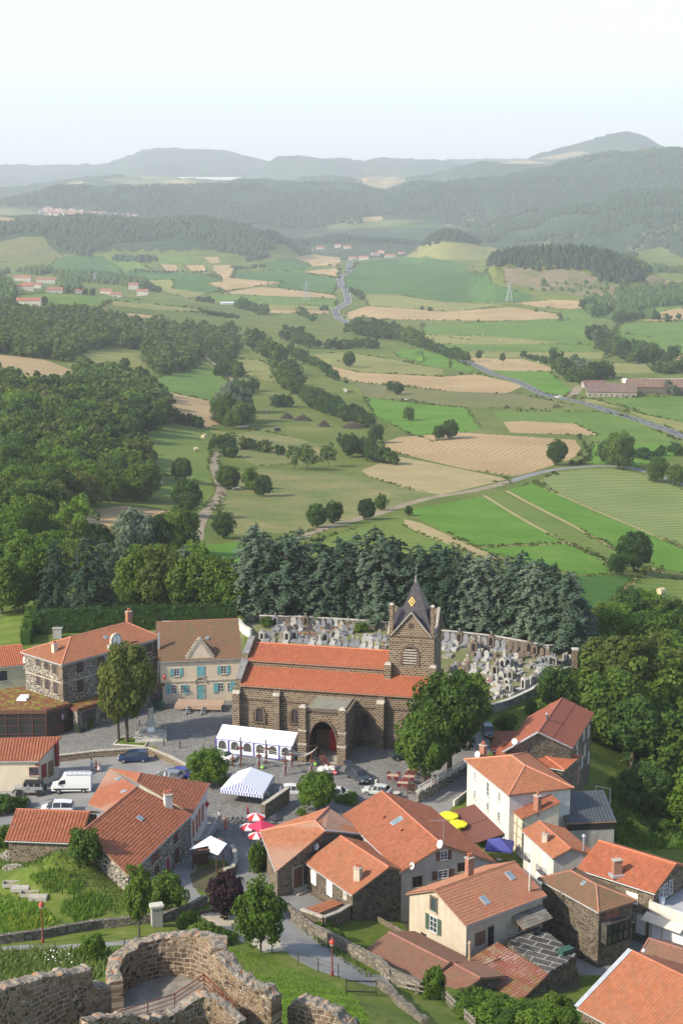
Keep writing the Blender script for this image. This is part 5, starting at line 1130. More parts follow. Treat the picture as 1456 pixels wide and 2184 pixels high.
# ---------- glazed annex with planted roof
def annex():
 zt=3.9;pts=[P(*c1(-60,560),zt),P(*c1(-60,690),zt),P(*c1(290,685),zt),P(*c1(447,642),zt),P(*c1(400,618),zt),P(*c1(210,530),zt)]
 c=gl(*pts);e=House('glazed_annex','low brown glazed entrance annex with a red and green planted roof','building',at=(c.x,c.y,0));m=MB();m.prism(pts,zt-.5,zt);e.add('roof_slab',m,flat('brown_fascia',(.13,.055,.04),.6))
 k=NM('sedum',.95,.1);co=k.co();f=k.noise(co,1.6,5,.7);k.bump(f,1,.3);sed=k.out(k.ramp(f,[(.35,(.16,.045,.03)),(.52,(.2,.09,.05)),(.56,(.22,.24,.04)),(.7,(.14,.2,.03))]))
 ip=[p.lerp(c,.045) for p in pts];m=MB();m.prism(ip,zt,zt+.1);e.add('planted_roof',m,sed)
 s=P(*c1(150,607),zt+.2)
 for dy in (0,1.15):m=MB();m.box((s.x-.1*dy,s.y-dy+.4,zt+.3),(1.6,1.0,.35),-.05,taper=.85);e.add('rooflight',m,WHITEP)
 fr=flat('brown_steel',(.1,.04,.03),.5)
 for a,b in ((pts[1],pts[2]),(pts[2],pts[3])):
  pl=plane_of(a,b,c,.25);L=(b-a).length;m=MB();g=MB();sgn=1 if (b-a).dot(pl[2])>0 else -1;e.wbox(g,pl,sgn*L/2,1.3,L-.4,4.4,-.1,0);e.add('glass_wall',g,glass('annex_glass',(.02,.02,.022)))
  nb=max(2,int(L/1.7))
  for i in range(nb+1):e.wbox(m,pl,sgn*(.2+(L-.4)*i/nb),1.3,.14,4.4,0,.1)
  for z in (.2,1.5,2.6):e.wbox(m,pl,sgn*L/2,z,L-.4,.1,0,.08)
  e.add('glazing_frame',m,fr)
 pl=plane_of(pts[2],pts[3],c,.25);m=MB();e.wbox(m,pl,2.3 if (pts[3]-pts[2]).dot(pl[2])>0 else -2.3,.0,1.7,2.4,.02,.14);e.add('door',m,fr)
 # poster of flags in the glass
 m=MB();sg=1 if (pts[3]-pts[2]).dot(pl[2])>0 else -1
 for i,col in enumerate(((.05,.07,.3),(.7,.7,.7),(.45,.03,.03))):
  m=MB();e.wbox(m,pl,sg*3.0+(i-1)*.2,2.2,.18,.8,.02,.06);e.add('flag_stripe',m,flat('flag%d'%i,col))
  # strip along the town hall
 A,B=TH[0],TH[1];u,n=inn(A,B);m=MB();q=[A-n*2.6+u*.6,A-n*2.6+u*19.6,A+n*.6+u*19.6,A+n*.6+u*.6];m.prism(q,3.0,3.4);e.add('strip_roof',m,flat('brown_fascia2',(.15,.06,.045),.6));m=MB();m.prism([p.lerp(gl(*q),.03) for p in q],3.4,3.5);e.add('planted_strip',m,sed)
 pl=(A-n*2.3,-n,u);m=MB();e.wbox(m,pl,10,1.0,18.4,4.0,-1,0);e.add('wall',m,WM['rubble_grey'])
 for s_ in (3.0,6.6,12,16.6):e.window(pl,None if 0 else (s_,1.7,0),2.6,1.9,fr=fr,bars=(2,1),sill=None)
 m=MB();e.wbox(m,pl,10.2,1.2,2.0,2.4,-.02,.08);e.add('door',m,fr)
annex()
# ---------- presbytery: cream front, teal shutters, stepped gable
def presbytery():
 A=P(*c1(985,385),7);B=P(*c2(193,594),7);u,n=inn(A,B);run=5.2;pitch=1.0;L=(B-A).length;rz=math.atan2(u.y,u.x)
 def at(x,y,z):q=A+u*x+n*y;return Vector((q.x,q.y,z))
 e=House('presbytery','cream rendered house with teal shutters and a stepped gable under old brown tiles','house',at=tuple(at(L/2,4,0)));zr=7+5.0
 F=[[A,B,at(L,run,zr),at(0,run,zr)],[at(0,run,zr),at(L,run,zr),at(L,2*run,7),at(0,2*run,7)]]
 e.roof(F,'old',[(at(0,run,zr),at(L,run,zr))],rib=.28,amp=.03);e.walls(F,-1.5,WM['cream'],.3);pl=plane_of(A,B,at(L/2,5,0),.3);SH=TEAL
 for q in ((1097,447),(1389,432)):e.window(pl,c1(*q),.95,1.35,shut=SH)
 m=MB();cx,cz=e.loc(pl,*c1(1247,440));e.wbox(m,pl,cx,cz,1.25,1.6,.02,.08);o=e.add('shutter',m,SH);m=MB();e.wbox(m,pl,cx,cz-.86,1.6,.12,0,.14);e.add('sill',m,STONE)
 for q in ((1080,553),(1137,553),(1372,540),(1428,540)):e.window(pl,c1(*q),.85,1.5,shut=None,sill=None)
 for q in ((1046,553),(1156,555),(1340,543),(1444,535)):m=MB();cx,cz=e.loc(pl,*c1(*q));e.wbox(m,pl,cx,cz,.7,1.6,.06,.1);e.add('shutter',m,SH)
 e.door(pl,c1(1247,572),1.1,2.3,SH);e.arch(pl,c1(1247,515),1.5,.9,gl=STONE,ring=STONE,rw=.2,proud=.15,name='door_arch')
 m=MB();e.wbox(m,pl,L/2,3.5,L-.4,.2,0,.1);e.add('string_course',m,STONE)
 # stepped gable: wall with crow steps, little roof behind
 cx,_=e.loc(pl,*c1(1243,380));gw=3.9;za=HZ(pl[0]+pl[2]*cx,c1(0,250)[1]);O,nn,uu=pl;m=MB();zb=6.8
 q=[(-gw/2,zb),(gw/2,zb),(gw/2,zb+.5),(0,za),(-gw/2,zb+.5)];vs=[O+uu*(cx+x)+Z3*(z-O.z)+nn*.08 for x,z in q]+[O+uu*(cx+x)+Z3*(z-O.z)-nn*.4 for x,z in q]
 m.add(vs,[(0,1,2,3,4),(9,8,7,6,5)]+[(i,5+i,5+(i+1)%5,(i+1)%5) for i in range(5)]);g=e.add('stepped_gable',m,WM['cream']);recalc(g);auto_uv2(g)
 m=MB();ns=7
 for sx in (-1,1):
  for i in range(ns):t=i/ns;x=sx*gw/2*(1-t)*1.02;z=zb+.45+(za-zb-.4)*t;e.wbox(m,pl,cx+x,z+.25,.5,.55,-.45,.16)
 e.wbox(m,pl,cx,za+.15,.4,.5,-.45,.16);e.add('crow_steps',m,STONE,g);e.window(pl,c1(1243,322),.5,.95,surround=STONE,sill=None)
 rb=[O+uu*(cx-gw/2)-nn*.4,O+uu*(cx+gw/2)-nn*.4];ap=O+uu*cx-nn*.4;ap.z=za-.2;bk=ap-nn*((za-.2-7)/pitch);
 for b_ in rb:b_.z=7.1
 e.roof([[rb[0],ap,bk],[rb[1],ap,bk]],'old',[(ap,bk)],rib=.28,amp=.03,name='dormer_roof')
 cb=at(L-.6,3.0,10.2);e.skylight(A,B,c1(1288,237),pitch,.5,.5);
 m=MB();m.box(at(.2,1.6,10),(.3,.3,2.6),rz);e.add('roof_vent',m,ZINC);e.gutter([A,B],.07)
 m=MB();m.box(at(-.1,.1,3),(.12,.12,8),rz);m.box(at(L*.97,.15,3),(.1,.1,7.6),rz);e.add('downpipe',m,ZINC);return A,B,e
PR=presbytery()
# ---------- simple houses from eave and ridge points
def simple(name,label,A,B,pitch,q1,q2,z0,roofm,wallm,hip=(0,0),inset=.35,front=None,back=None,rib=.33,amp=.045,ridgecap=True,cat='house',group=None,clipback=None):
 r1,r2,C,D=hippts(A,B,pitch,q1,q2);u,n=inn(A,B)
 if back is not None:C=B+n*back;D=A+n*back;C.z=D.z=r1.z-(back-(r1-A).dot(n))*pitch
 L=(B-A).dot(u)
 if not hip[0]:r1=r1-u*(r1-A).dot(u)
 if not hip[1]:r2=r2+u*(L-(r2-A).dot(u))
 cen=gl(A,B,C,D);e=House(name,label,cat,group,at=(cen.x,cen.y,max(z0,-4)))
 F=[[A,B,r2,r1],[C,D,r1,r2]]+([[D,A,r1]] if hip[0] else [])+([[B,C,r2]] if hip[1] else [])
 ed=[(r1,r2)]+([(A,r1),(D,r1)] if hip[0] else [])+([(B,r2),(C,r2)] if hip[1] else [])
 e.roof(F,roofm,ed if ridgecap else [],rib,amp);e.walls(F,z0,WM[wallm],inset)
 e.A,e.B,e.C,e.D,e.r1,e.r2,e.cen,e.u,e.n,e.p=A,B,C,D,r1,r2,cen,u,n,pitch
 e.pf=plane_of(A,B,cen,inset);e.pR=plane_of(B,C,cen,inset);e.pL=plane_of(D,A,cen,inset);e.gutter([A,B],.07)
 print(name,label[:30],'L %.1f W %.1f ze %.1f zr %.1f'%(L,(C-B).length,A.z,r1.z));return e
 # big house: slate-free brown red roof with stone gable (right of centre)
b9=simple('large_house','large pale grey house with a wide red tiled roof and one skylight',P(*c5(810,290),6.2),P(*c5(1175,645),6.2),.46,c5(1010,125),c5(1430,437),-2,'red','grey',back=11.8,inset=.3)
b9.skylight(b9.A,b9.B,c5(1155,327),.46,1.0,1.5)
for q,w,h in ((c6(120,325),.9,1.1),(c6(115,430),1.3,1.0)):b9.window(b9.pR,q,w,h,shut=BROWNW)
for q,w,h in ((c5(1280,700),1.2,1.3),(c6(220,390),1.1,1.1)):b9.window(b9.pR,q,w,h,fr=BROWNW,gl=DARK,bars=(1,0))
for q in (c5(1070,308),c5(1178,392)):
 p=RP(b9.A,b9.B,q,.46);m=MB();m.lathe([(.12,0),(.12,.3),(.2,.35),(.05,.45)],tuple(p),8);b9.add('roof_vent',m,CAPM['red'])
dish(b9.e,RP(b9.A,b9.B,c5(1425,500),.46)+Z3*.6,.5,-1.0,Vector(b9.o));dish(b9.e,PW((b9.pR[0],b9.pR[1]),*c5(1250,600))+Vector((0,-.4,.1)),.42,-1.0,Vector(b9.o))
m=MB();p=b9.r2.copy();m.rod(p-Z3*.3,p+Z3*3.2,.03);m.bar(p+Vector((-1.6,0,3.0)),p+Vector((.6,0,3.0)),.03,.03)
for j in range(8):m.bar(p+Vector((-1.5+j*.25,-.3,3.0)),p+Vector((-1.5+j*.25,.3,3.0)),.02,.02)
b9.add('tv_aerial',m,STEEL)
# cream house with the mossy patched roof
b10=simple('cream_house','cream rendered house with a patched mossy roof, green shutters and a tall flue',P(*c6(245,722),6),P(*c6(695,552),6),.45,c6(60,520),c6(540,355),-2,'mossy','beige',back=9.6,inset=.3,rib=.26)
for q in (c6(348,580),c6(490,443)):b10.skylight(b10.A,b10.B,q,.45,.8,1.2)
pl=b10.pL;b10.window(pl,c6(65,600),.9,1.5,fr=GREENW,surround=DSTONE);b10.window(pl,c6(63,710),1.2,1.8,shut=GREENW,sill=STONE)
for q,w,h in ((c6(8,800),.9,1.7),(c6(75,862),.9,1.2)):b10.window(pl,q,w,h,gl=DARK,bars=(0,0),sill=None,fr=BROWNW)
q0=PW((pl[0],pl[1]),*c6(-30,830));m=MB();sg=1 if (b10.D-b10.A).dot(pl[2])>0 else -1;b10.wbox(m,pl,sg*4.7,-.6,8.6,4.4,-.01,.06);b10.add('rubble_base',m,WM['rubble_brown'])
pf=b10.pf;b10.window(pf,c6(322,790),1.4,1.5,fr=BROWNW,gl=flat('rusty_shutter',(.17,.1,.06)));b10.door(pf,c6(380,775),.9,2.2,DARK,STONE);b10.window(pf,c6(550,725),1.0,1.1,gl=DARK)
m=MB();p=RP(b10.A,b10.B,c6(598,528),.45);m.rod(p-Z3,Vector((p.x,p.y,HZ(p,c6(0,430)[1]))),.13,n=8);b10.add('flue',m,flat('flue_grey',(.45,.4,.33)))
b10.chimney(RP(b10.A,b10.B,c6(262,410),.45),HZ(RP(b10.A,b10.B,c6(262,410),.45),c6(0,340)[1]),.75,.6,BRICK,2,.6)
# lean-to roof over the yard door
m=MB();L0=PW((pf[0],pf[1]),*c6(500,665));L1=PW((pf[0],pf[1]),*c6(660,600));dn=pf[1]*1.8-Z3*.9;roof_sheet(m,[L0,L1,L1+dn,L0+dn],.3,.05,.08);b10.add('canopy',m,[ROOFEDGE,flat('grey_sheet',(.17,.155,.13),.9,var=.4)])
dish(b10.e,b10.B+b10.n*3.4+Z3*1.0,.55,-.9,Vector(b10.o))
ch=simple('brick_stack_store','x',P(0,0,1),P(1,1,1),.4,(0,0),(1,1),0,'red','grey') if False else None
# rubble cube with hipped roof
b11=simple('stone_house','tall square brown rubble house with a hipped old tile roof beside the concrete terrace',P(*c6(642,457),5.6),P(*c6(985,647),5.6),.42,c6(825,418),c6(975,488),-3,'old','rubble_dark',hip=(1,1),inset=.35,rib=.3)
b11.skylight(b11.A,b11.B,c6(900,485),.42,.5,.6);pr=b11.pR
b11.window(pr,c6(1060,645),2.2,1.3,fr=BROWNW,gl=flat('rust_panel',(.22,.08,.05)),sill=None,bars=(1,0));m=MB();b11.wbox(m,pr,b11.loc(pr,*c6(1060,720))[0],b11.loc(pr,*c6(1060,735))[1],3.2,2.2,0,.9);b11.add('glazed_balcony',m,glass('balcony_glass',(.05,.045,.04)))
m=MB();cx,cz=b11.loc(pr,*c6(1060,735))
for i in range(5):b11.wbox(m,pr,cx-1.6+.8*i,cz,.09,2.3,.9,1.0)
for z in (-1.1,0,1.1):b11.wbox(m,pr,cx,cz+z,3.3,.1,.88,1.02)
b11.add('balcony_frame',m,DARK)
# orange roofed house on the right
b12=simple('right_house','stone and white house with a long orange roof and brick chimney above the paved terrace',P(*c6(860,402),4.6),P(*c6(1298,542),4.6),.44,c6(942,228),c6(1385,372),-4,'orange','rubble_brown',back=9.4,rib=.36,amp=.06)
p=RP(b12.A,b12.B,c6(1083,440),.44);b12.chimney(p,HZ(p,c6(0,352)[1]),1.0,.7,BRICK,0,.3);m=MB();m.box(p-Z3*-.1,(1.5,1.2,.3),.3);b12.add('flashing',m,ZINC)
for q in (c6(1330,545),c6(1385,500),c6(1355,520)):b12.window(b12.pR,q,.8,1.6,fr=WOODW)
b12.window(b12.pf,c6(1170,560),1.5,1.2,gl=WHITEP,bars=(2,2));b12.window(b12.pf,c6(1163,668),.9,1.1,fr=WOODW);b12.door(b12.pf,c6(1220,712),1.1,2.3,WOODW)
p=RP(b12.A,b12.B,c6(900,300),.44);m=MB();m.rod(p,Vector((p.x,p.y,HZ(p,c6(0,222)[1]))),.16,n=8);m.lathe([(.25,0),(.25,.2),(.05,.35)],(p.x,p.y,HZ(p,c6(0,222)[1])),8);b12.add('flue',m,STEEL)
# big roof in the bottom right corner
b13=simple('corner_barn','large building with a worn orange tile roof filling the bottom right corner',P(*c6(862,1180),5.0),P(*c6(1560,1560),5.0),.5,c6(1010,785),c6(1456,1000),-4,'mixed','rubble_brown',back=15.5,rib=.36,amp=.07)
m=MB();m.bar(b13.A+Z3*.12-b13.u*.1,b13.r1+Z3*.12-b13.u*.1,.5,.12);b13.add('gable_flashing',m,ZINC)
b14=simple('brown_roofed_house','house with a smooth weathered brown red hipped roof, right edge beyond the corner barn',P(*c6(1150,990),3.5),P(*c6(1480,1100),3.5),.45,c6(1250,815),c6(1420,815),-4,'dirty_red','rubble_brown',hip=(1,0),rib=.28,amp=.03)
m=MB();p=b14.cen;q=P(*c6(1235,872),5.5);m.lathe([(.14,-1),(.14,.2),(.24,.25),(.08,.45)],tuple(q),8);b14.add('roof_cowl',m,WHITEP)
# hotel
hA=P(*c3(232,890),5);hB=P(*c3(480,1092),5);hot=simple('hotel','tall white hotel with orange red hipped roof and brown awning along its front',hA,hB,.42,c3(510,866),c3(565,930),-5,'salmon','white',hip=(1,1),inset=.35,back=9.3,rib=.3)
for q,w,h in ((c3(294,978),.6,1.1),(c3(367,1055),.85,2.0),(c3(430,1095),.7,1.2),(c3(292,1085),.7,1.2),(c3(365,1150),.8,1.3),(c3(428,1208),.8,1.3)):hot.window(hot.pf,q,w,h,fr=WOODW,sill=STONE)
def words(e,pl,txt,q,size,mat,ext=.03,spread=1.0):
 cu=bpy.data.curves.new('lettering','FONT');cu.body=txt;cu.size=size;cu.extrude=ext;cu.space_character=spread;cu.align_x='CENTER';cu.align_y='CENTER'
 o=bpy.data.objects.new('lettering',cu);COL.objects.link(o);bpy.context.view_layer.update()
 dg=bpy.context.evaluated_depsgraph_get();me=bpy.data.meshes.new_from_object(o.evaluated_get(dg));bpy.data.objects.remove(o);o=bpy.data.objects.new('lettering',me);COL.objects.link(o);me.materials.clear();me.materials.append(mat)
 c,n,u=q,pl[1],pl[2];u=u if u.cross(Z3).dot(n)>0 else -u;v=n.cross(u) if len(pl)<4 else pl[3];v=v if v.z>0 else -v
 M=Matrix((u,v,n)).transposed().to_4x4();M.translation=c+n*.04-Vector(e.o);o.parent=e.e;o.matrix_local=M;return o
LET=flat('pale_lettering',(.85,.84,.82),.6,var=.02)
for t,q in (('HOTEL',(305,1062)),('RESTAURANT',(400,1148))):
 cx,cz=hot.loc(hot.pf,*c3(*q));c=hot.pf[0]+hot.pf[2]*cx;c.z=cz;words(hot,hot.pf,t,c,1.0,flat('hotel_letter',(.92,.92,.9),.5,var=.01),.06,1.25)
dish(hot.e,hot.A+hot.n*1.5+Z3*.9+hot.u*1.2,.45,-.8,Vector(hot.o));hot.chimney(hot.A+hot.n*2.4+hot.u*.9,7.0,.9,.6,BRICK,2,-.9)
# hotel lean-to block on the front corner
g1A=P(*c3(460,1142),2.6);g1B=P(*c3(555,1225),2.6);u,n=inn(g1A,g1B)
e=House('hotel_annex','narrow stone and render annex with small orange roof in front of the hotel corner','house',at=tuple(Vector((gl(g1A,g1B).x+2,gl(g1A,g1B).y+1,-3))));up=n*5.4+Z3*1.6;F=[[g1A,g1B,g1B+up,g1A+up]]
e.roof(F,'red',[],.33,.05);e.walls(F,-5,WM['cream'],.2);pl=plane_of(g1A,g1B,gl(*F[0]),.2);m=MB();L=(g1B-g1A).length
for i in range(4):e.wbox(m,pl,(g1B-g1A).dot(pl[2])*(i/3)*.96+.1,-1.2,.14,6.6,0,.1)
for z in (-3.4,-1.8,-.2,1.2):e.wbox(m,pl,(g1B-g1A).dot(pl[2])/2,z,L,.14,0,.09)
e.add('timber_frame',m,flat('grey_timber',(.3,.26,.2),.8));
for z in (.6,-1.4):e.window(pl,((g1B-g1A).dot(pl[2])*.35,z,0),.8,1.3,fr=WOODW,sill=None)
p=g1B+n*2.4-u*.6+Z3*.6;e.chimney(p,5.2,.8,.6,BRICK,1,-.9)
# small white house
b20=simple('small_white_house','small white house with iron balconies and orange roof, next to the blue parasol',P(*c6(552,187),3.6),P(*c6(727,345),3.6),.4,c6(640,132),c6(822,275),-5,'mixed','white',back=5.8,inset=.25,rib=.28)
for q,h in ((c6(597,270),1.9),(c6(685,355),1.9),(c6(600,385),1.9),(c6(645,420),1.9)):b20.window(b20.pf,q,.9,h,fr=WOODW,gl=WHITEP,sill=None)
for q in (c6(590,320),c6(680,400)):
 m=MB()
 cx,cz=b20.loc(b20.pf,*q);b20.wbox(m,b20.pf,cx,cz-.4,1.6,.08,0,.7)
 for i in range(9):b20.wbox(m,b20.pf,cx-.8+i*.2,cz,.03,.8,.66,.7)
 b20.wbox(m,b20.pf,cx,cz+.4,1.6,.05,.64,.7);b20.add('balcony',m,flat('iron',(.12,.12,.13),.5))
p=RP(b20.A,b20.B,c6(686,250),.4);b20.chimney(p,HZ(p,c6(0,205)[1]),.7,.55,WM['beige'],1,-.6)
# grey corrugated shed
e=House('grey_shed','open shed with dark grey ribbed metal roof behind the hotel','shed',at=tuple(P(*c3(940,1240),-3)));A=P(*c3(803,1248),.6);B=P(*c3(1083,1235),.6);D=P(*c3(803,1105),2.6);C=P(*c3(865,1108),2.6)
RM['zincroof']=flat('grey_ribbed_metal',(.1,.11,.12),.45,.4);CAPM['zincroof']=ZINC;u,n=inn(A,B);F=[[A,B,B+n*6.2+Z3*1.8,A+n*6.2+Z3*1.8]];e.roof(F,'zincroof',[],.45,.07);e.walls(F,-7,WM['concrete'],.2)
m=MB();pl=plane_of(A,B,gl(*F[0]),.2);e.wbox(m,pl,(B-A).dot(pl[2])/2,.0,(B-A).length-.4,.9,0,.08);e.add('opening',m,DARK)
# tall stone building behind
b22=simple('tall_stone_building','tall dark stone building with smooth red brown roof at the edge of the ravine',P(*c3(480,757),5.5),P(*c3(835,831),5.5),.5,c3(782,546),c3(960,640),-16,'brownred','rubble_dark',inset=.3) if False else None
def stonehall():
 ze=5.0;A=P(*c3(645,742),ze+.0);B=P(*c3(837,831),ze);C=P(*c3(960,636),ze);D=C+(A-B);T0=RP(B,C,c3(645,741),.0) if 0 else None
 # ridge: from (645,742)->(780,545) is the ridge; eaves are (480,757)..(590,600) left and (837,831)..(960,636) right
 R1=P(*c3(645,741),ze+2.6);R2=P(*c3(780,546),ze+2.6);r=B-R1;r.z=0;l=(R1-r);l.z=ze;B2=B;l2=R2-r;l2.z=ze;C2=R2+r;C2.z=ze
 F=[[B2,C2,R2,R1],[l2,l,R1,R2]];cen=gl(B2,C2,l,l2);e=House('tall_stone_building','tall dark stone building with a plain brown red roof at the edge of the ravine','house',at=(cen.x,cen.y,-6))
 e.roof(F,'brownred',[(R1,R2)],.9,.05,cap=.1);e.walls(F,-18,WM['rubble_dark'],.3);pl=plane_of(B2,C2,cen,.3);e.pl=pl
 for q in ((862,800),(900,748),(925,735),(862,880),(905,840),(842,920),(890,905),(925,880)):e.window(pl,c3(*q),1.0,1.5,surround=STONE,fr=WOODW,gl=GL,sill=None)
 e.door(pl,c3(868,985),1.2,2.4,flat('rust_door',(.25,.08,.04)),STONE);p=R1.lerp(R2,.35)+Z3*.1;m=MB();m.lathe([(.16,-.5),(.16,.6),(.3,.65),(.1,.95)],tuple(p),8);e.add('roof_vent',m,STEEL);m=MB();m.bar(R1+Z3*.1,B+Z3*.1,.35,.1);m.bar(R1+Z3*.1,l+Z3*.1,.35,.1);e.add('verge_flashing',m,ZINC)
 dish(e.e,l.lerp(R1,.35)+Vector((0,0,.6)),.45,-.6,Vector(e.o));return e
stonehall()
A=P(*c3(380,842),3.6);B=P(*c3(733,862),3.6);bb=simple('brown_roofed_annex','low annex with smooth brown red roof below the tall stone building',A,B,.42,c3(570,737),c3(600,740),-8,'brownred','rubble_dark',hip=(1,1),rib=.9,amp=.04)
A=P(*c3(395,880),3.2);B=P(*c3(793,952),3.2);bb=simple('orange_roofed_annex','low annex with bright orange lichened tile roof directly behind the hotel',A,B,.4,c3(440,835),c3(650,787),-6,'orange','rubble_dark',hip=(0,1),rib=.36,amp=.07);bb.skylight(bb.A,bb.B,c3(507,845),.4,.7,.7)
# ---------- left house group
def raw(name,label,F,z0,roofm,wallm,ridges=(),inset=.3,rib=.33,amp=.045,cat='house',wallfaces=None):
 cen=gl(*[p for f in F for p in f]);e=House(name,label,cat,at=(cen.x,cen.y,max(z0,-4)));e.cen=cen
 e.roof(F,roofm,ridges,rib,amp);e.walls(wallfaces or F,z0,WM[wallm],inset);return e
A=P(*c4(800,488),6.3);B=P(*c4(1195,108),6.3);PM=.46;r1=RP(A,B,c4(520,210),PM);r2=RP(A,B,c4(850,-60),PM);u,n=inn(A,B)
bl=RP(A,B,c4(700,98),PM);zb=6.9;k1=P(*c4(550,42),7.2);k2=P(*c4(680,-178),7.2)
F=[[A,B,r2,r1],[r2,k2,k1,bl]];C7=r1-n*-.2
e7=raw('long_farmhouse','long rubble farmhouse with a broad red tiled slope, one skylight and a white chimney',F,-1,'red','rubble_grey',[(r1,r2)],wallfaces=[F[0]],rib=.3);pl=plane_of(A,B,e7.cen,.3);e7.skylight(A,B,c4(870,135),PM,.8,.8)
p=RP(A,B,c4(1045,60),PM);e7.chimney(p,HZ(p,c4(0,-15)[1]),.9,.8,WM['white'],3,.4)
for q,w,h,m_ in ((c4(965,362),1.0,1.5,1),(c4(1092,245),1.1,1.7,0),(c4(1098,362),1.1,1.9,0),(c4(975,470),1.1,1.9,0)):e7.window(pl,q,w,h,shut=BROWNW if m_ else None,fr=flat('pink_frame',(.45,.12,.16)) if m_ else BROWNW,gl=GL if m_ else flat('dark_shutter_panel',(.07,.03,.025)),sill=STONE)
e7.door(pl,c4(1042,435),1.0,2.3,flat('magenta_door',(.28,.03,.07)),STONE);e7.gutter([A,B])
for q in (c1(738,1113),c1(772,1193)):
 uu=(k2-r2);p=PW((r2,(k2-r2).cross(k1-r2)),*q);ax=(k2-r2).normalized();nn=(k2-r2).cross(k1-r2).normalized();nn=nn if nn.z>0 else -nn;M3=Matrix((ax,nn.cross(ax),nn)).transposed();m=MB();m.box(p+nn*.05,(.9,.7,.2),ax=M3);f=e7.add('skylight',m,ZINC);m=MB();m.box(p+nn*.16,(.75,.55,.03),ax=M3);e7.add('pane',m,glass('sky_glass'),f)
A2=P(*c4(1197,104),6.2);B2=P(*c4(1305,-83),6.2);q1=RP(A2,B2,c4(850,-95),.42);q2=RP(A2,B2,c4(875,-148),.42);k3=P(*c4(690,-178),7.0)
F=[[A2,B2,q2,q1],[q1,q2,k3]];e=raw('white_walled_house','house with white wall and orange brown shutters under a ribbed red roof, facing the steps',F,-1,'red','white',[(q1,q2)],rib=.5,amp=.05,wallfaces=[F[0]]);pl=plane_of(A2,B2,e.cen,.3);e.gutter([A2,B2])
SHO=flat('orange_brown_shutter',(.35,.1,.05),.6)
for x,y in ((1200,1420-1223),(1222,1385-1223),(1238,1350-1223),(1258,1320-1223)):
 m=MB();cx,cz=e.loc(pl,*c4(x,y));e.wbox(m,pl,cx,cz,.75,2.2,.0,.09);e.add('shutter',m,SHO)
m=MB();L=(B2-A2).dot(pl[2]);e.wbox(m,pl,L/2,.9,abs(L),.2,0,1.4);e.add('balcony',m,WM['concrete']);m=MB()
for i in range(16):e.wbox(m,pl,L*i/15,1.5,.04,1.0,1.33,1.38)
e.wbox(m,pl,L/2,2.0,abs(L),.05,1.31,1.4);e.add('railing',m,STEEL)
e=simple('tiled_barn','low stone barn with brown tiled roof between the garden and the street',P(*c4(32,272),4.6),P(*c4(500,290),4.6),.4,c4(135,52),c4(660,125),-1,'red','rubble_brown',rib=.42,amp=.09)
# house at the far left behind the annex
e=simple('olive_house','low olive cream building with a bright orange roof at the left edge',P(*c1(-80,425),6.4),P(*c1(172,400),6.4),.4,c1(-80,297),c1(150,277),-1,'orange','olive',rib=.36,amp=.07)
e.window(e.pf,c1(18,470),1.4,1.6,fr=DARK);m=MB();m.box((e.B+e.n*2+e.u*.9),(2.2,4,1.6),.1);e.add('flat_roof_block',m,WHITEP)
# red doored building
A=P(*c1(-90,1003),3.2);B=P(*c1(240,1001),3.2);C=P(*c1(385,847),5.0);D=P(*c1(-90,858),5.0);F=[[A,B,C,D]]
e=raw('red_doored_house','low cream house with a ribbed orange roof and red doors by the parked off-roader',F,-2,'red','cream',rib=.42,amp=.09);pl=plane_of(A,B,e.cen,.3);pr=plane_of(B,C,e.cen,.3);e.gutter([A,B])
e.window(pl,c1(212,1063),1.3,1.2,fr=REDW,bars=(1,0));e.door(pr,c1(275,1060),1.2,2.0,REDW,None);e.door(pr,c1(317,1045),1.3,2.3,flat('plank_door',(.2,.13,.07)),None);m=MB();cx,cz=e.loc(pr,*c1(345,950));e.wbox(m,pr,cx,cz,.5,3.6,.1,.5);e.add('red_pillar',m,REDW)
m=MB();cx,cz=e.loc(pl,*c1(235,1022));e.wbox(m,pl,cx,cz,.7,.3,0,.06);e.add('sign',m,flat('sign_brown',(.2,.08,.05)))
m=MB();q=[P(*c1(-90,1010),2.4),P(*c1(180,1008),2.4)];q+=[Vector((x.x,x.y-1.3,2.4)) for x in q[::-1]];m.prism(q,-2,2.3);e.add('front_block',m,WM['cream']);m=MB();m.prism([x+(x-gl(*q))*.02 for x in q],2.3,2.45);e.add('cornice',m,STONE)
# ---------- centre stone house with twisted roof
z1=5.2;a=P(*c5(305,387),z1);b=P(*c5(400,640),z1);c=P(*c5(708,388),7.7);d=P(*c5(645,325),7.7);f_=P(*c5(730,240),7.5);g=P(*c5(1000,415),5.6)
F=[[a,b,c,d],[a,d,f_],[d,c,g,f_]];e8=raw('centre_stone_house','rubble house with orange red roof of three slopes beside the pink parasols',F,-1,'salmon','rubble_brown',[(a,d),(d,c),(d,f_)],inset=.3,rib=.3)
pv=plane_of(b,c,e8.cen,.3);e8.door(pv,c5(538,672),1.4,2.4,BROWNW,STONE);dish(e8.e,PW((pv[0],pv[1]),*c5(646,480))+pv[1]*.3,.42,-.9,Vector(e8.o));m=MB();m.bar(c+Z3*.1,g+Z3*.1,.2,.12);e8.add('verge_flashing',m,ZINC);e8.gutter([a,b])
m=MB();cx,cz=e8.loc(pv,*c5(550,745));[e8.wbox(m,pv,cx,cz+.15-.3*i,2.0+.4*i,.3,0,.6+.4*i) for i in range(3)];e8.add('doorstep',m,STONE)
b8=simple('rubble_cottage','rubble cottage with mottled red tiles, white shutters and a rendered chimney',P(*c5(580,582),4.9),P(*c5(875,787),4.9),.45,c5(822,425),c5(1030,570),-3,'mixed','rubble_dark',rib=.36,amp=.08,inset=.25)
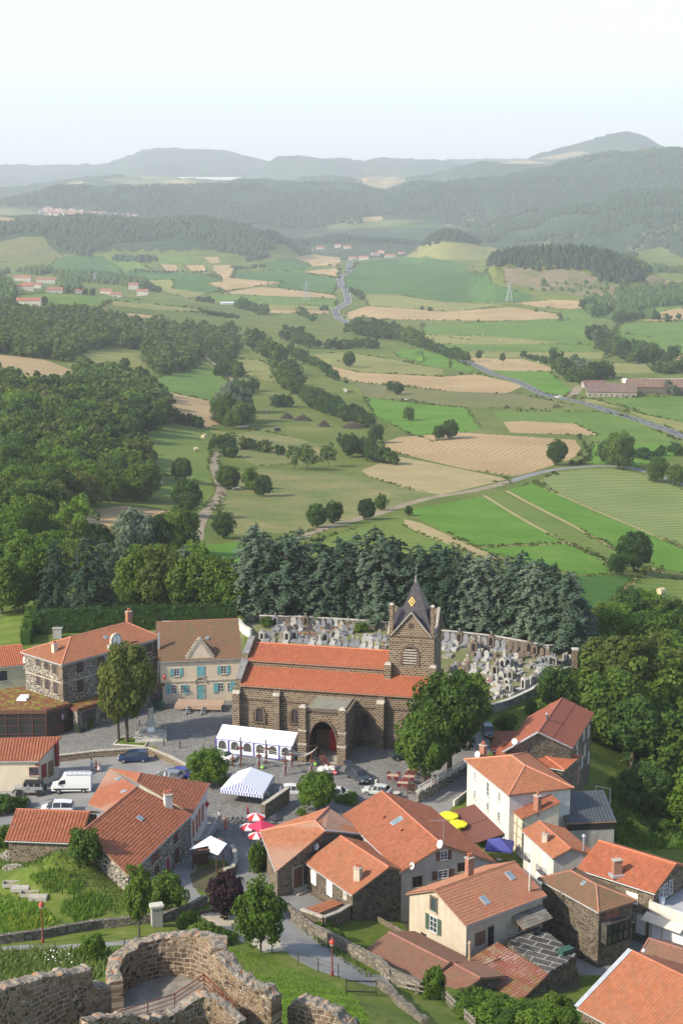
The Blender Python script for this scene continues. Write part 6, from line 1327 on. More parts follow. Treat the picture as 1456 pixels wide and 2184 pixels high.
for q,w,h in ((c5(640,675),1.1,1.6),(c5(738,740),1.2,1.8)):
 m=MB();cx,cz=b8.loc(b8.pf,*q);b8.wbox(m,b8.pf,cx,cz,w,h,0,.1);b8.wbox(m,b8.pf,cx,cz,.04,h,.1,.12);b8.add('shutter',m,WHITEP)
b8.window(b8.pf,c5(833,785),.5,.8,surround=STONE);p=RP(b8.A,b8.B,c5(912,690),.45);b8.chimney(p,HZ(p,c5(0,615)[1]),.8,.65,WM['beige'],2,-.6)
z=3.0;F=[[P(*c5(600,928),z),P(*c5(818,838),z),P(*c5(740,812),z+.5),P(*c5(535,888),z+.5)]];e=raw('garden_shed','small rendered shed with bright orange roof in the cottage yard',F,-1,'salmon','grey',cat='shed',inset=.12,rib=.26)
# ---------- old low roofs, rusty roof and concrete terrace
e=simple('old_tiled_barn','low barn with crumbling dark red tiles behind the lane wall',P(*c5(935,1145),3.6),P(*c5(1310,1345),3.6),.3,c5(1190,1068),c5(1450,1185),-3,'dirty_red','rubble_brown',rib=.3,amp=.06)
e=simple('low_red_shed','low shed with patched red tile roof beside the rusty metal roof',P(*c6(10,1020),3.6),P(*c6(182,1118),3.6),.25,c6(140,928),c6(330,1000),-2,'dirty_red','rubble_dark',rib=.36,amp=.05,cat='shed')
k=NM('rusty_sheet',.6,.4);co=k.co('UV');sx=k.n('SeparateXYZ');k.l(co,sx.inputs[0]);cx_=k.n('CombineXYZ');k.l(k.math('FLOOR',k.math('DIVIDE',sx.outputs[0],.85)),cx_.inputs[0]);k.l(k.math('FLOOR',k.math('DIVIDE',sx.outputs[1],3.1)),cx_.inputs[1]);wn=k.n('TexWhiteNoise');k.l(cx_.outputs[0],wn.inputs['Vector'])
f=k.mix(.45,wn.outputs['Value'],k.noise(k.co('UV',(2,.5,1)),1.0,6,.75));RM['rust']=k.out(k.ramp(f,[(.25,(.19,.14,.035)),(.36,(.2,.05,.03)),(.55,(.26,.08,.05)),(.62,(.42,.36,.3)),(.75,(.24,.07,.045))]));CAPM['rust']=ROOFEDGE
A=P(*c6(200,940),2.6);B=P(*c6(542,1147),2.6);C=RP(A,B,c6(705,987),.14);D=RP(A,B,c6(420,812),.14)
e=raw('rusty_roofed_shed','wide shed with rusty red and pale patched sheet metal roof',[[A,B,C,D]],-3,'rust','rubble_brown',rib=.425,amp=.05,cat='shed',inset=.15);m=MB();p=PW((A,Z3),*c6(262,978));m.rod(p-Z3,(p.x,p.y,HZ(p,c6(0,815)[1])),.14,n=8);m.lathe([(.2,0),(.2,.15),(.1,.3)],(p.x,p.y,HZ(p,c6(0,820)[1])),8);e.add('flue',m,flat('flue_tan',(.4,.28,.18)))
k=NM('broken_concrete',.95,.1);co=k.co();b_=k.n('TexBrick',Scale=1.0);b_.inputs['Brick Width'].default_value=2.2;b_.inputs['Row Height'].default_value=1.1;b_.inputs['Mortar Size'].default_value=.07;b_.inputs['Color1'].default_value=(.07,.065,.06,1);b_.inputs['Color2'].default_value=(.15,.14,.13,1);b_.inputs['Mortar'].default_value=(.42,.41,.39,1);mp=k.n('Mapping');mp.inputs['Rotation'].default_value=(0,0,.55);k.l(co,mp.inputs[0]);k.l(mp.outputs[0],b_.inputs[0]);BC=k.out(k.mix(.6,b_.outputs['Color'],k.ramp(k.noise(co,1.3,6,.8),[(.4,(.2,.2,.19)),(.65,(.85,.85,.82))]),'MULTIPLY'))
q=[P(*c6(470,808),3.0),P(*c6(700,985),3.0),P(*c6(864,884),3.0),P(*c6(655,722),3.0)];cen=gl(*q);e=House('terrace_building','stone outbuilding topped by a cracked grey concrete terrace','building',at=(cen.x,cen.y,-3));m=MB();m.prism([p.lerp(cen,.02) for p in q],-4,2.8);e.add('wall',m,WM['rubble_brown']);m=MB();m.prism(q,2.8,3.05);e.add('terrace_slab',m,BC)
m=MB();a,b=q[0].lerp(q[1],.05),q[0].lerp(q[1],.5)
for i in range(15):p=a.lerp(b,i/14);m.bar((p.x,p.y,3.05),(p.x,p.y,4.0),.04,.04)
m.bar(Vector((a.x,a.y,4.0)),Vector((b.x,b.y,4.0)),.06,.06);e.add('railing',m,DARK)
m=MB();p=q[2].lerp(q[3],.1);m.box((p.x-.8,p.y-.2,3.3),(1.6,.9,.5),.6);e.add('planter',m,flat('dark_green_box',(.03,.08,.06)))
# white house with paved terrace at the right edge
q=[P(*c6(1268,625),2.7),P(*c6(1560,730),2.7),P(*c6(1560,420),2.7),P(*c6(1410,462),2.7)];cen=gl(*q);e=House('terrace_house','white walled garage house with a paved roof terrace at the right edge','house',at=(cen.x,cen.y,-3));m=MB();m.prism([p for p in q],-6,2.6);e.add('wall',m,WM['white']);m=MB();m.prism([p.lerp(cen,.01) for p in q],2.6,2.72);e.add('terrace',m,flat('pale_paving',(.36,.35,.36),.8,var=.1))
m=MB();m.bar(q[0]+Z3*.45,q[1]+Z3*.45,.25,.95);m.bar(q[0]+Z3*.45,q[3]+Z3*.45,.25,.95);e.add('parapet',m,WM['white']);pl=plane_of(q[0],q[1],cen,-.02)
for x,y,w,h in ((1306,745,1.1,2.3),(1400,770,2.6,2.3)):
 m=MB();cx,cz=e.loc(pl,*c6(x,y));e.wbox(m,pl,cx,cz,w,h,0,.06);[e.wbox(m,pl,cx,cz-h/2+h*(i+.5)/6,w,.05,.06,.09) for i in range(6)];e.add('roller_door',m,WHITEP)
m=MB();cx,cz=e.loc(pl,*c6(1360,690));ax=Matrix((pl[2],(pl[1]-Z3*.5).normalized(),pl[2].cross((pl[1]-Z3*.5).normalized()))).transposed();m.box(pl[0]+pl[2]*cx+Z3*(cz-pl[0].z)+pl[1]*.6,(5.0,1.3,.06),ax=ax);e.add('awning',m,flat('cream_awning',(.6,.52,.42)))
for i,(x,y) in enumerate(((1310,590),(1335,600))):m=MB();p=P(*c6(x,y),2.72);m.lathe([(.32,0),(.36,.2),(.36,.7),(.3,.85)],tuple(p),10);tag(m.build('rain_barrel',WHITEP),'white barrel on the paved roof terrace, '+('nearer the parapet corner' if i==0 else 'right of the other barrel'),'barrel','barrels on the roof terrace')
# ---------- far farms and hamlets
def farhouse(q0,w,d,h,rise,rz,label,roof=(.3,.12,.075),wall=(.6,.54,.45),name='farmhouse',group=None,wins=True,cat='house'):
 p=G(*q0) if not isinstance(q0,Vector) else q0;key='far_roof%.2f'%roof[0];RMt=flat(key,roof,.85,var=.2,sc=.4);WMt=flat('far_wall%.2f'%wall[0],wall,.9,var=.12,sc=.3)
 e=empty(name,p,rz,label,cat,group);m=MB();m.prism([(-w/2,-d/2),(w/2,-d/2),(w/2,d/2),(-w/2,d/2)],-3,h);m.add([(-w/2,-d/2,h),(-w/2,d/2,h),(-w/2,0,h+rise)],[(0,1,2)]);m.add([(w/2,-d/2,h),(w/2,d/2,h),(w/2,0,h+rise)],[(0,2,1)]);m.build('wall',WMt,e)
 m=MB();o=.5;
 for s_ in (-1,1):
  a=[(-w/2-o,s_*(d/2+o),h-rise*o/d*2),(w/2+o,s_*(d/2+o),h-rise*o/d*2),(w/2+o,0,h+rise+.1),(-w/2-o,0,h+rise+.1)];m.add(a+[(x,y,z+.25) for x,y,z in a],[(0,1,2,3),(4,5,6,7),(0,1,5,4),(1,2,6,5),(0,3,7,4)])
 m.build('roof',RMt,e)
 if wins:
  n_=max(2,int(w/3.5))
  for i in range(n_):
   for lv in range(max(1,int(h/3))):m=MB();m.box((-w/2+w*(i+.5)/n_,-d/2-.03,1.6+lv*2.9),(1.1,.12,1.3));m.build('window',GL,e)
 return e
farm=[((1302,843),34,26,4,4.5,-.12,'wide brown roofed farm barn with pale gable, left of the pair',(.15,.1,.08),(.3,.26,.2)),((1396,838),40,20,5.5,4.5,-.1,'barn with brown roof and dark plank side, right of the pair',(.17,.1,.075),(.12,.095,.07)),((1264,826),16,10,3,2,.1,'small shed with dark red roof behind the farm barns',(.16,.07,.06),(.35,.3,.26))]
for a in farm:farhouse(*a[:6],a[6],a[7],a[8],'farm_barn','farm barns by the road',cat='barn')
e=farhouse((1425,822),70,22,3,2.0,-.05,'long shed with a cream white roof behind the farm barns',(.72,.68,.58),(.6,.55,.45),'farm_barn','farm barns by the road',cat='barn')
ham=[((50,600),30,14,7,3.5,.0),((100,604),34,13,7,3,.1),((70,613),30,12,5,3,0),((55,618),22,10,5,3,.1),((60,650),30,12,5,3,.0),((118,625),22,11,5,3,.2),((170,626),18,10,4,2.5,.1),((228,627),20,12,5,3,-.1),((248,633),16,9,4,2.5,.1),((285,617),16,11,8,3,.1),((305,630),18,12,7,3,.0)]
labs=['white walled farm at the top left of the hamlet','long farm range with terracotta roof at the top of the hamlet','house below the long farm range','small house at the left edge of the hamlet','farmhouse at the lower left of the hamlet by the wheat strip','house right of the lower hamlet garden trees','low bungalow in the middle of the hamlet','house with pale walls left of the small red shed','small red shed like house in front of the hamlet','tall white house on the right of the hamlet','tan house nearest the right end of the hamlet']
for a,l in zip(ham,labs):farhouse(*a,l,group='houses of the left hamlet')
ham2=[((752,554),20,11,5,3,.1),((775,553),26,13,6,3,0),((800,545),22,12,5,3,.2),((812,540),18,11,5,3,-.1),((832,548),26,12,4,3,.1),((683,532),20,11,6,3,.2),((660,537),18,10,5,3,.1),((740,530),20,11,5,3,.1),((855,543),18,10,4,3,0),((720,527),18,10,5,3,0)]
for i,a in enumerate(ham2):farhouse(*a,'small red roofed house of the far hamlet at the end of the winding road' if i>1 else ['red roofed house left of its twin at the end of the winding road','larger red roofed house right beside the end of the winding road'][i],(.36,.14,.09),(.62,.56,.48),group='houses at the end of the winding road')
r=random.Random(5)
for i in range(95):
 t=r.random();x=95+195*t+r.uniform(-6,6);y=452+14*t+r.uniform(-7,7)*(1-.4*t)
 farhouse((x,y),r.uniform(12,26),r.uniform(9,13),r.uniform(4,8),3,r.uniform(-.6,.6),'tiny red roofed house in the distant town at the foot of the blue hills',r.choice([(.28,.15,.12),(.26,.17,.14),(.34,.21,.17)]),(.5,.46,.42),'town_house','houses of the distant town',wins=False)
farhouse((448,383),330,40,9,3,.02,'long white industrial shed far away on the plateau',(.75,.75,.73),(.7,.7,.68),'warehouse',wins=False,cat='shed')
farhouse((498,650),40,12,3,1.5,.2,'pale greenhouse in the far fields left of the road',(.5,.55,.55),(.5,.53,.5),'greenhouse',wins=False,cat='greenhouse')
# ================================================================ WALLS, FENCES, HEDGES
def wallrun(name,label,path,h,th=.45,mat='rubble_brown',cope=None,z0=None,cat='wall',steps=False,rough=.0,ztop=None):
 """masonry wall along ground pixels (or world points)"""
 W=[p if isinstance(p,Vector) else G(*p) for p in path];m=MB();c=MB();o=W[0]
 for i in range(len(W)-1):
  a,b=W[i],W[i+1];L=(b-a).xy.length;n=max(1,int(L/1.6));d=(b-a).xy.normalized();nn=Vector((-d.y,d.x,0))*th/2
  for j in range(n):
   p,q=a.lerp(b,j/n),a.lerp(b,(j+1)/n);hp=h[0]+(h[1]-h[0])*(i+j/n)/(len(W)-1) if hasattr(h,'__len__') else h
   zp,zq=(hz(p.x,p.y)+hp,hz(q.x,q.y)+hp) if ztop is None else (ztop,ztop)
   if rough:zp+=rough*(noise.noise(Vector((p.x,p.y,0))*.9));zq+=rough*(noise.noise(Vector((q.x,q.y,0))*.9))
   lo=min(hz(p.x,p.y),hz(q.x,q.y))-2.5 if z0 is None else z0;p0,p1,q0,q1=p-nn,p+nn,q-nn,q+nn
   vs=[(p0.x,p0.y,lo),(q0.x,q0.y,lo),(q1.x,q1.y,lo),(p1.x,p1.y,lo),(p0.x,p0.y,zp),(q0.x,q0.y,zq),(q1.x,q1.y,zq),(p1.x,p1.y,zp)]
   m.add(vs,[(0,1,5,4),(2,3,7,6),(4,5,6,7),(0,4,7,3),(1,2,6,5)])
   if cope:c.bar((p.x,p.y,zp+.06),(q.x,q.y,zq+.06),th+.12,.13)
 e=empty(name,o,0,label,cat);
 for mm,nm,mt in ((m,'masonry',WM[mat]),(c,'coping',cope)):
  if mm.v:mm.v=[(x-o.x,y-o.y,z-o.z) for x,y,z in mm.v];mm.build(nm,mt,e)
 return e
PALE=flat('pale_coping_stone',(.45,.42,.37),.9,var=.2);
wallrun('cemetery_wall','pale stone wall along the back of the cemetery below the cedars',[c2(300,378),c2(560,385),c2(900,405),c2(1100,420),c3(100,215),c3(400,245),c3(700,300),c3(850,330)],1.5,.4,'dry',PALE)
wallrun('cemetery_front_wall','stone retaining wall with pale coping at the front right of the cemetery',[c3(830,415),c3(720,470),c3(600,545),c3(480,600),c3(345,640)],1.3,.5,'rubble_grey',PALE)
wallrun('square_wall','low brown stone wall between the square and the parked cars',[c1(362,1003),c1(600,975),c1(928,955),c1(1060,1010),c1(1195,1080)],.9,.4,'church',STONE)
wallrun('ramp_wall','thick stone wall beside the ramp right of the striped tent',[P(*c5(325,318),0),P(*c5(478,205),0)],2.0,.5,'rubble_brown',STONE,z0=-2)
wallrun('terrace_wall','tall rubble retaining wall dropping from the cafe terrace to the hotel street',[P(*c3(-30,1085),0),P(*c3(120,1005),0),P(*c3(262,925),0)],.5,.5,'rubble_grey',STONE,z0=-5,ztop=.35)
wallrun('lane_wall','long dry stone wall on the right side of the lane',[c5(470,895),c5(560,985),c5(700,1065),c5(870,1165),c5(1050,1260),c5(1310,1400)],1.3,.5,'dry',None,rough=.3)
wallrun('low_field_wall','low tumbled stone wall running down the grass below the lane gate',[c5(1035,1345),c5(1130,1420),c5(1230,1510),c5(1330,1600)],.7,.6,'dry',None,rough=.4)
wallrun('garden_wall','old dry stone wall bounding the vegetable garden',[c4(-60,925),c4(150,895),c4(400,850),c4(620,815),c4(860,790),c4(960,780)],1.0,.5,'dry',None,rough=.2)
wallrun('garden_wall','mossy end of the garden wall, right of the stone pillar',[c4(1000,775),c4(1100,745),c4(1200,700),c4(1280,655)],1.0,.5,'dry',None,rough=.3)
wallrun('round_planter_wall','curved low stone wall around the sunken kiosk garden',[c5(85,665),c5(135,650),c5(155,610),c5(150,560),c5(130,510)],.8,.4,'dry',STONE)
wallrun('yard_wall','rubble wall of the cottage yard',[c5(560,960),c5(700,1010),c5(790,975),c5(900,910)],1.6,.4,'rubble_dark',STONE)
wallrun('kerb_wall','low brick planter edge beside the purple tree',[c4(1240,725),c4(1380,700),c4(1500,672)],.3,.2,'church',None)
m=MB();p=G(*c4(975,800));m.box((0,0,.6),(1.1,.9,3.2),.3);m.box((0,0,2.3),(1.4,1.1,.25),.3,1);tag(m.build('stone_pillar',[WM['concrete'],PALE],loc=p),'weathered grey stone pillar with a flat cap, set in the garden wall','pillar')
wallrun('cemetery_side_wall','short white wall with railings at the left corner of the cemetery',[c2(170,400),c2(200,440),c2(250,470)],1.6,.4,'white',PALE)
def leafbox(name,label,path,w,h,fol,cat='hedge',n=220,leaf=.45):
 W=[G(*p) for p in path];C=[];N=[];F2=MB();o=W[0]
 for a,b in zip(W[:-1],W[1:]):
  L=(b-a).xy.length;k=int(n*L);d=Vector(((b-a).x,(b-a).y,0)).normalized();nn=Vector((-d.y,d.x,0));t=rng.rand(k);s=rng.rand(k)
  for tt,ss in zip(t,s):
   p=a.lerp(b,tt)
   if ss<.35:q=p-nn*w/2*1+Z3*rng.rand()*h;no=-nn
   elif ss<.5:q=p+nn*w/2+Z3*rng.rand()*h;no=nn
   else:q=p+nn*(rng.rand()-.5)*w+Z3*h;no=Z3
   C.append(q+Vector(rng.randn(3)*.08));N.append(no)
  F2.bar(a+Z3*h*.47,b+Z3*h*.47,w*.92,h*.95)
 C=np.array([tuple(c-o) for c in C]);N=unit(np.array([tuple(v) for v in N])+rng.randn(len(C),3)*.35);V=leafquads(C,N,leaf,rng);e=empty(name,o,0,label,cat)
 npmesh('foliage',V,np.arange(len(V)).reshape(-1,4),fol,e);F2.v=[(x-o.x,y-o.y,z-o.z) for x,y,z in F2.v];F2.build('stems',FOL['dark'],e,uv=False)
leafbox('hedge','long clipped dark green hedge behind the town hall',[c1(215,205),c1(600,190),c1(1000,172),c1(1470,158)],2.4,4.2,FOL['dark'],n=30)
leafbox('hedge','rounded pale green hedge end at the far left of the long hedge',[c1(160,280),c1(185,180),c1(200,110)],1.8,2.4,FOL['green'],n=30)
def railing(name,label,path,h=1.0,step=1.6,mat=None,rails=(.5,1.0),r=.035,bars=0,cat='fence',posts=.05):
 W=[p if isinstance(p,Vector) else G(*p) for p in path];o=W[0];q=MB();bm_=MB();PO=[]
 for a,b in zip(W[:-1],W[1:]):
  L=(b-a).length;n=max(1,int(L/step))
  for j in range(n+(b is W[-1])):p=a.lerp(b,j/n);m=MB();m.bar(p-Z3*.1-o,p+Z3*h-o,posts*2,posts*2);PO.append(m)
  for t in rails:q.bar(a+Z3*h*t,b+Z3*h*t,r*2,r*2)
  if bars:
   for j in range(int(L/bars)):p=a.lerp(b,(j+.5)*bars/L);bm_.bar(p+Z3*.08,p+Z3*h*.97,.03,.03)
 e=empty(name,o,0,label,cat);mat=mat or STEEL
 for m in PO:m.build('post',mat,e,uv=False)
 for mm,nm in ((q,'rails'),(bm_,'balusters')):
  if mm.v:mm.v=[(x-o.x,y-o.y,z-o.z) for x,y,z in mm.v];mm.build(nm,mat,e,uv=False)
 return e
WHR=flat('white_railing',(.62,.62,.6),.5);GREYW=flat('weathered_timber',(.25,.22,.18),.9);RUSTR=flat('rust_red_paint',(.2,.05,.035),.6,.3)
railing('railing','white metal railing along the cafe terrace edge',[P(*c3(-20,1080),.45),P(*c3(120,1000),.45),P(*c3(258,922),.45)],1.1,1.5,WHR,bars=.25)
railing('wooden_fence','grey post and rail fence behind the lane wall near the gate',[c5(1155,1370),c5(1270,1400),c5(1385,1425)],1.1,1.6,GREYW,(.4,.85),.05,posts=.07)
railing('wooden_fence','grey timber fence slanting down to the bottom hedge',[c6(125,1135),c6(200,1215),c6(290,1300)],1.1,1.4,GREYW,(.4,.85),.05,posts=.07)
railing('gate','dark slatted wooden gate at the foot of the lane',[c5(838,1395),c5(1025,1400)],1.5,3.6,flat('dark_gate',(.06,.05,.045),.8),(.15,.85),.05,bars=.3,cat='gate')
railing('wire_fence','thin wire fence along the lawn edge above the lane',[c5(380,1140),c5(540,1220),c5(665,1260),c5(790,1300)],1.4,3,flat('dark_post',(.05,.05,.045)),(.6,.95),.012)
railing('wire_fence','thin dark fence beside the footpath below the garden wall',[c4(640,935),c4(775,940),c4(860,930)],1.1,2,flat('dark_post',(.05,.05,.045)),(.6,.95),.012)
railing('goal_posts','pair of pale posts in the yard behind the grey shed',[c3(965,1150),c3(1045,1165)],3.0,9,WHR,(1.0,),.03)
# ---- red street lamps
def lamp(p,H,label):
 e=empty('street_lamp',p,0,label,'street lamp');m=MB();m.lathe([(.16,0),(.16,.5),(.09,.6),(.07,H*.5),(.055,H-.6)],(0,0,0),10);m.lathe([(.12,H*.35),(.12,H*.37)],(0,0,0),8);m.build('pole',RUSTR,e,uv=False)
 RL=flat('lamp_red',(.42,.05,.035),.5);m=MB();m.lathe([(.08,H-.6),(.24,H-.42),(.3,H-.15),(.1,H),(.05,H+.15),(.02,H+.25)],(0,0,0),10);c=m.build('lamp_head',RL,e,uv=False);m=MB();m.lathe([(.18,H-.58),(.26,H-.38)],(0,0,0),10);m.build('lamp_glass',flat('lamp_glass',(.5,.45,.4),.3),c,uv=False);return e
p=G(*c4(268,905));lamp(p,HZ(p,c4(0,655)[1])-p.z,'red street lamp standing by the vegetable garden wall');p=G(*c5(752,1288));lamp(p,HZ(p,c5(0,1062)[1])-p.z,'red street lamp beside the lane near the gate')
def wall_lantern(q,label):
 e=empty('wall_lantern',q,0,label,'lantern');m=MB();m.bar((0,.5,.3),(0,0,.3),.05,.05);m.build('bracket',RUSTR,e,uv=False);m=MB();m.lathe([(.1,-.5),(.24,-.1),(.3,.0),(.12,.2),(.03,.3)],(0,0,0),8);m.build('lamp_head',flat('lamp_red',(.42,.05,.035),.5),e,uv=False)
wall_lantern(PY(*c1(1022,475),PR[0].y-.8),'red lantern on the corner between town hall and presbytery');wall_lantern(P(*c1(1287,1262),4.2),'red lantern beside the white walled house with shutters')
# ---- electricity pylons
def pylon(q,top,label):
 p=G(*q);H=HZ(p,top)-p.z;m=MB();b=H*.16;k=flat('pylon_steel',(.34,.37,.38),.5,.5)
 for sx in (-1,1):
  for sy in (-1,1):m.bar((sx*b,sy*b,0),(sx*H*.03,sy*H*.03,H*.78),.55,.55);m.bar((sx*H*.03,sy*H*.03,H*.78),(sx*.3,sy*.3,H),.45,.45)
 for i in range(5):
  t0,t1=i/5,(i+1)/5;w0,w1=b+(H*.03-b)*t0,b+(H*.03-b)*t1
  for s_ in (-1,1):m.bar((-w0,s_*w0,H*.78*t0),(w1,s_*w1,H*.78*t1),.3,.3);m.bar((w0,s_*w0,H*.78*t0),(-w1,s_*w1,H*.78*t1),.3,.3)
 e=empty('electricity_pylon',p,0,label,'pylon');m.build('lattice_mast',k,e,uv=False);m=MB()
 for z,w_ in ((.8,.2),(.92,.13)):m.bar((-H*w_,0,H*z),(H*w_,0,H*z),.7,.6)
 m.build('cross_arms',k,e,uv=False)
pylon((654,642),597,'lattice electricity pylon left of the winding road');pylon((1085,643),602,'lattice electricity pylon below the pine hill');pylon((203,602),580,'small distant pylon above the left hamlet')
# ---- brushwood piles, stone heaps, hay bales
def heap(name,label,q,w,h,mat,n,kind,cat,group=None):
 p=G(*q);d=p.y*cp+(HC-p.z)*sp;ww=w*d/FPX;m=MB();r=random.Random(int(q[0]))
 for i in range(n):
  a=r.uniform(0,6.28);t=r.random()**.6;x=math.cos(a)*t*ww/2;y=math.sin(a)*t*ww/2.4;z=h*(1-t)**.7*r.uniform(.3,1)
  if kind=='sticks':b=r.uniform(0,6.28);L=ww*.28;m.bar((x-math.cos(b)*L/2,y-math.sin(b)*L/2,z),(x+math.cos(b)*L/2,y+math.sin(b)*L/2,z+r.uniform(-.3,.9)),.16,.16)
  else:s=r.uniform(.12,.3);m.box((x,y,z*.6+.05),(s*1.4,s,s*.8),r.uniform(0,3),taper=.75)
 o=m.build(name,mat,loc=p,uv=False);tag(o,label,cat,group)
BW=flat('grey_brushwood',(.1,.075,.06),.95,var=.4)
for q,w,l in (((612,893),26,'grey brushwood pile, leftmost of the four on the orchard pasture'),((645,897),36,'wide grey brushwood pile, second from the left on the orchard pasture'),((690,910),24,'small brushwood pile, third from the left below the copse'),((752,913),42,'largest brushwood pile with fallen trunks, right end of the row')):heap('brushwood_pile',l,q,w,4.2,BW,170,'sticks','brushwood pile')
SW=flat('heap_stone',(.26,.23,.18),.95,var=.35,sc=1.5)
heap('stone_heap','long heap of rubble stones on the garden grass',c4(120,375),95,.9,SW,420,'stones','stone heap');heap('stone_heap','small heap of rubble stones below the long one',c4(85,445),44,.6,SW,150,'stones','stone heap')
bm_=flat('straw_bale',(.5,.4,.24),.95,var=.25,sc=3);bale0=None
BL=[((437,930),'hay bale in the left meadow, uppermost of the row'),((434,936),'hay bale in the left meadow, second from the top'),((418,962),'hay bale lying alone in the middle of the left meadow'),((340,1034),'hay bale at the wood edge of the left meadow'),((1408,1268),'hay bale in the right hand meadow, alone above the pair'),((1431,1312),'hay bale in the right hand meadow, left of the touching pair'),((1446,1308),'hay bale in the right hand meadow, right of the touching pair')]
for x,y in ((988,728),(995,723),(999,719),(1007,730),(1010,717),(1029,716),(1066,728),(1112,729),(905,717),(912,717),(924,717),(1030,764),(1055,772),(1107,770),(1147,774)):BL.append(((x,y),'tiny round hay bale scattered on the far mown strips'))
for (x,y),l in BL:
 p=G(x,y);
 if bale0 is None:
  m=MB();m.rod((-.6,0,.62),(.6,0,.62),.65,n=14,smooth=False);m.rod((-.62,0,.62),(.62,0,.62),.25,n=8);bale0=m.build('hay_bale',bm_,loc=p,uv=False,rz=.3);tag(bale0,l,'hay bale','round hay bales')
 else:c=bale0.copy();COL.objects.link(c);c.location=p;c.rotation_euler=(0,0,random.uniform(-.6,.9));c['label']=l;c.scale=(1.5,)*3 if x>1390 or x<450 else (1.1,)*3
 if 'tiny' in l:c['group']='hay bales on the far mown strips'
 # ---- horses grazing
def horse(q,rz,mat,label):
 p=G(*q);e=empty('horse',p,rz,label,'horse','horses in the pasture',1.25);bm=bmesh.new();L=bm.verts.layers.skin.verify();V={}
 def v(k,x,y,z,r):V[k]=bm.verts.new((x,y,z));V[k][L].radius=(r,r*1.1)
 v('h',-.6,0,1.15,.3);v('m',0,0,1.12,.3);v('c',.55,0,1.15,.32);v('n',.95,0,1.2,.2);v('n2',1.25,0,.75,.13);v('hd',1.35,0,.35,.12);v('mz',1.5,0,.12,.07);v('t',-.9,0,1.1,.06);v('t2',-1.0,0,.6,.04)
 E=[('h','m'),('m','c'),('c','n'),('n','n2'),('n2','hd'),('hd','mz'),('h','t'),('t','t2')]
 for s in (-1,1):
  v('f%d'%s,.55,.18*s,.75,.12);v('fk%d'%s,.57,.18*s,.42,.06);v('ff%d'%s,.55,.18*s,.03,.06);v('b%d'%s,-.62,.18*s,.78,.15);v('bk%d'%s,-.75,.18*s,.45,.07);v('bf%d'%s,-.66,.18*s,.03,.06)
  E+=[('c','f%d'%s),('f%d'%s,'fk%d'%s),('fk%d'%s,'ff%d'%s),('h','b%d'%s),('b%d'%s,'bk%d'%s),('bk%d'%s,'bf%d'%s)]
 for a,b in E:bm.edges.new((V[a],V[b]))
 V['m'][L].use_root=True;me=bpy.data.meshes.new('body');bm.to_mesh(me);bm.free();o=bpy.data.objects.new('body',me);link(o,e);o.modifiers.new('s','SKIN');o.modifiers.new('u','SUBSURF').levels=1;me.materials.append(mat)
HW=flat('white_horse',(.6,.58,.54),.8);HB=flat('bay_horse',(.1,.05,.03),.8)
for q,r_,m_,l in (((735,834),0,HW,'white horse at the left of the grazing group'),((738,838),2.9,HW,'white horse standing in front of the grazing group'),((742,839),.5,HB,'brown horse in the middle of the grazing group'),((749,838),0,HB,'dark brown horse at the right of the grazing group'),((864,856),.1,HW,'white horse grazing alone right of the group'),((721,772),.2,HB,'dark animal grazing alone below the lone tree')):horse(q,r_,m_,l)
